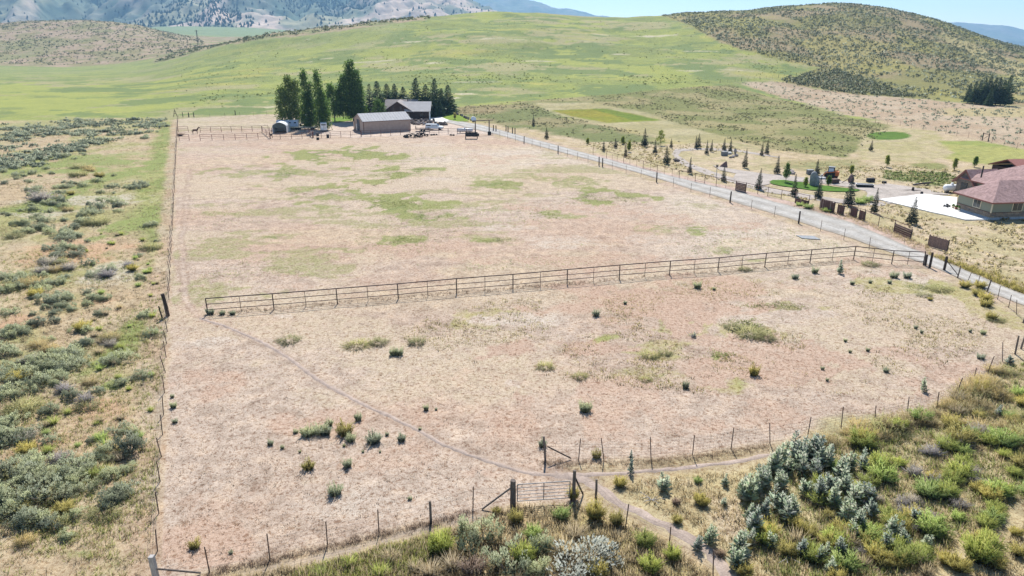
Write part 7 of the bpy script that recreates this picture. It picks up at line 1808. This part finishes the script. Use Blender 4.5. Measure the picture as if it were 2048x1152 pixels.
for x_, y_, h_, k_ in ((1240, 972, 34, K_olive), (1354, 1046, 30, K_olive), (1398, 1005, 34, K_olive), (1405, 1030, 28, K_dry_) if False else (1405, 1010, 36, K_olive), (1352, 1008, 24, K_brown), (1396, 965, 20, K_bright), (1290, 1090, 50, K_green), (1345, 1118, 46, K_green), (1300, 1140, 54, K_green), (1195, 1150, 50, K_olive), (1450, 1010, 20, K_tuft), (1440, 1110, 26, K_brown)):
    bush(k_, 'track_bush', x_, y_, h_ * .78, 'bushy clump growing beside the track that leads down from the gate', 'clumps beside the lower track', R.uniform(.8, 1.1))
for x_, y_, h_, k_ in ((700, 1130, 30, K_tuftg), (640, 1150, 26, K_tuftg), (780, 1120, 34, K_tuft), (830, 1140, 30, K_tuft), (860, 1150, 44, K_tuft), (905, 1135, 46, K_tuft), (760, 1150, 34, K_tuftg), (930, 1100, 34, K_tuft), (1000, 1090, 34, K_tuft), (1150, 1075, 40, K_tuft), (1130, 1110, 50, K_tuft), (1170, 1130, 44, K_tuft)):
    bush(k_, 'grass_tuft', x_, y_, h_, 'tall arching grass tuft between the lower fence and the gate', 'tall tufts near the gate', 1.3, True, 'grass tuft')
# silvery weed stand
for k, (x_, y_, h_) in enumerate(((1545, 945, 60), (1565, 935, 56), (1590, 925, 70), (1608, 915, 62), (1625, 920, 70), (1640, 935, 60), (1600, 945, 60), (1575, 950, 44), (1630, 950, 46), (1655, 925, 44), (1495, 1005, 66), (1508, 990, 50), (1485, 990, 46), (1530, 965, 44), (1520, 975, 56), (1558, 975, 44), (1570, 1035, 62), (1585, 1030, 48), (1560, 1020, 56), (1530, 1030, 46), (1505, 1065, 62), (1500, 1040, 44), (1420, 1085, 52), (1395, 1098, 40), (1480, 1110, 62), (1470, 1135, 60), (1490, 1090, 46), (1540, 1095, 44),
                                  (1610, 990, 46), (1640, 1000, 56), (1660, 985, 52), (1680, 960, 56), (1690, 985, 60), (1700, 940, 46), (1725, 940, 50), (1710, 1005, 56), (1665, 1015, 60), (1730, 1000, 44), (1690, 1040, 56), (1715, 1060, 50), (1740, 1035, 46), (1705, 1075, 46), (1780, 1070, 56), (1800, 1085, 46), (1770, 1100, 50), (1830, 1045, 40), (1640, 1120, 46), (1660, 1145, 44), (1600, 1110, 40), (1680, 1110, 44), (1945, 872, 24), (1995, 830, 24), (1850, 1095, 36))):
    bush(K_thistle, 'silver_weed', x_, y_, h_ * 1.0, 'tall silvery blue leafed weed in the dense stand below the bank', 'silvery weeds of the thicket', R.uniform(.75, 1.0), True, 'weed')
# green brush
rs = random.Random(15)
GPX = [(1600, 960), (1700, 870), (1810, 842), (1900, 805), (2000, 745), (2060, 730), (2060, 1000), (2000, 1040), (1900, 1090), (1800, 1140), (1700, 1160), (1640, 1060)]
pts = inpoly(GPX, 88, 740)
for (a, b2) in sorted(pts, key=lambda q: q[1]):
    u_ = rs.random(); top = b2 < 890 and rs.random() < .6
    k_ = rs.choice([K_gold, K_olive, K_weed]) if top else (K_bright if u_ < .42 else K_green if u_ < .82 else K_olive)
    bush(k_, 'green_brush', a, b2, rs.uniform(18, 50) * (.75 if b2 < 880 else 1), 'leafy green bush crowded into the thicket below the woven wire fence', 'green brush of the thicket', rs.uniform(.95, 1.25))
for (a, b2) in inpoly([(1480, 1090), (1640, 1040), (1750, 1100), (1900, 1110), (1880, 1160), (1480, 1170)], 24, 741):
    k_ = rs.choice([K_olive, K_olive, K_green, K_tuft]); bush(k_, 'olive_brush', a, b2, rs.uniform(30, 46), 'olive and straw bush at the lower fringe of the weed thicket', 'fringe bushes of the thicket', rs.uniform(.9, 1.1))
for x_, y_, h_ in ((1955, 1120, 66), (1975, 1100, 50)): bush(K_green, 'rabbitbrush', x_, y_, h_, 'vivid green broom-like bush standing on the pale trail below the thicket', 'vivid bushes by the pale trail', .85)
for (a, b2) in inpoly([(1600, 1000), (1760, 940), (1980, 800), (2048, 860), (1900, 1060), (1700, 1130)], 30, 742): bush(K_grey, 'dead_brush', a, b2, rs.uniform(18, 30), 'bleached dead twiggy bush tangled in the weed thicket', 'dead twigs in the thicket', 1.2)
for (a, b2) in inpoly([(1560, 905), (1700, 862), (1814, 838), (1914, 798), (1990, 740), (2000, 765), (1920, 830), (1800, 870), (1640, 905)], 34, 743): bush(rs.choice([K_gold, K_gold, K_tuft]), 'bank_tuft', a, b2, rs.uniform(16, 34), 'straw and olive tuft on the bank under the woven wire fence', 'bank tufts', 1.2, True, 'grass tuft')
for (a, b2) in inpoly([(1960, 1060), (2048, 1030), (2048, 1150), (1900, 1150)], 8, 744): bush(rs.choice([K_olive, K_green]), 'trail_bush', a, b2, rs.uniform(24, 44), 'rounded bush on the sandy ground beyond the pale trail', 'bushes past the pale trail', 1.0)
for x_, y_, h_ in ((1860, 600, 8), (1955, 590, 18), (1970, 600, 20), (1930, 575, 18), (1960, 575, 18)): bush(K_olive, 'roadside_bush', x_, y_, h_, 'olive bush by the crooked wire fence at the lower road', 'bushes by the crooked fence', 1.3)
for x_, y_, h_ in ((1617, 417, 12), (1655, 424, 12), (1720, 408, 14), (1733, 404, 16), (1600, 412, 10)): bush(K_bright, 'roadside_bush', x_, y_, h_, 'low green bush at the foot of the roadside panels', 'bushes by the panels', 1.4)
bush(K_brown, 'tumbleweed', 361, 272, 9, 'grey tumbleweed caught where the corral meets the leaning fence', None, 1.2)
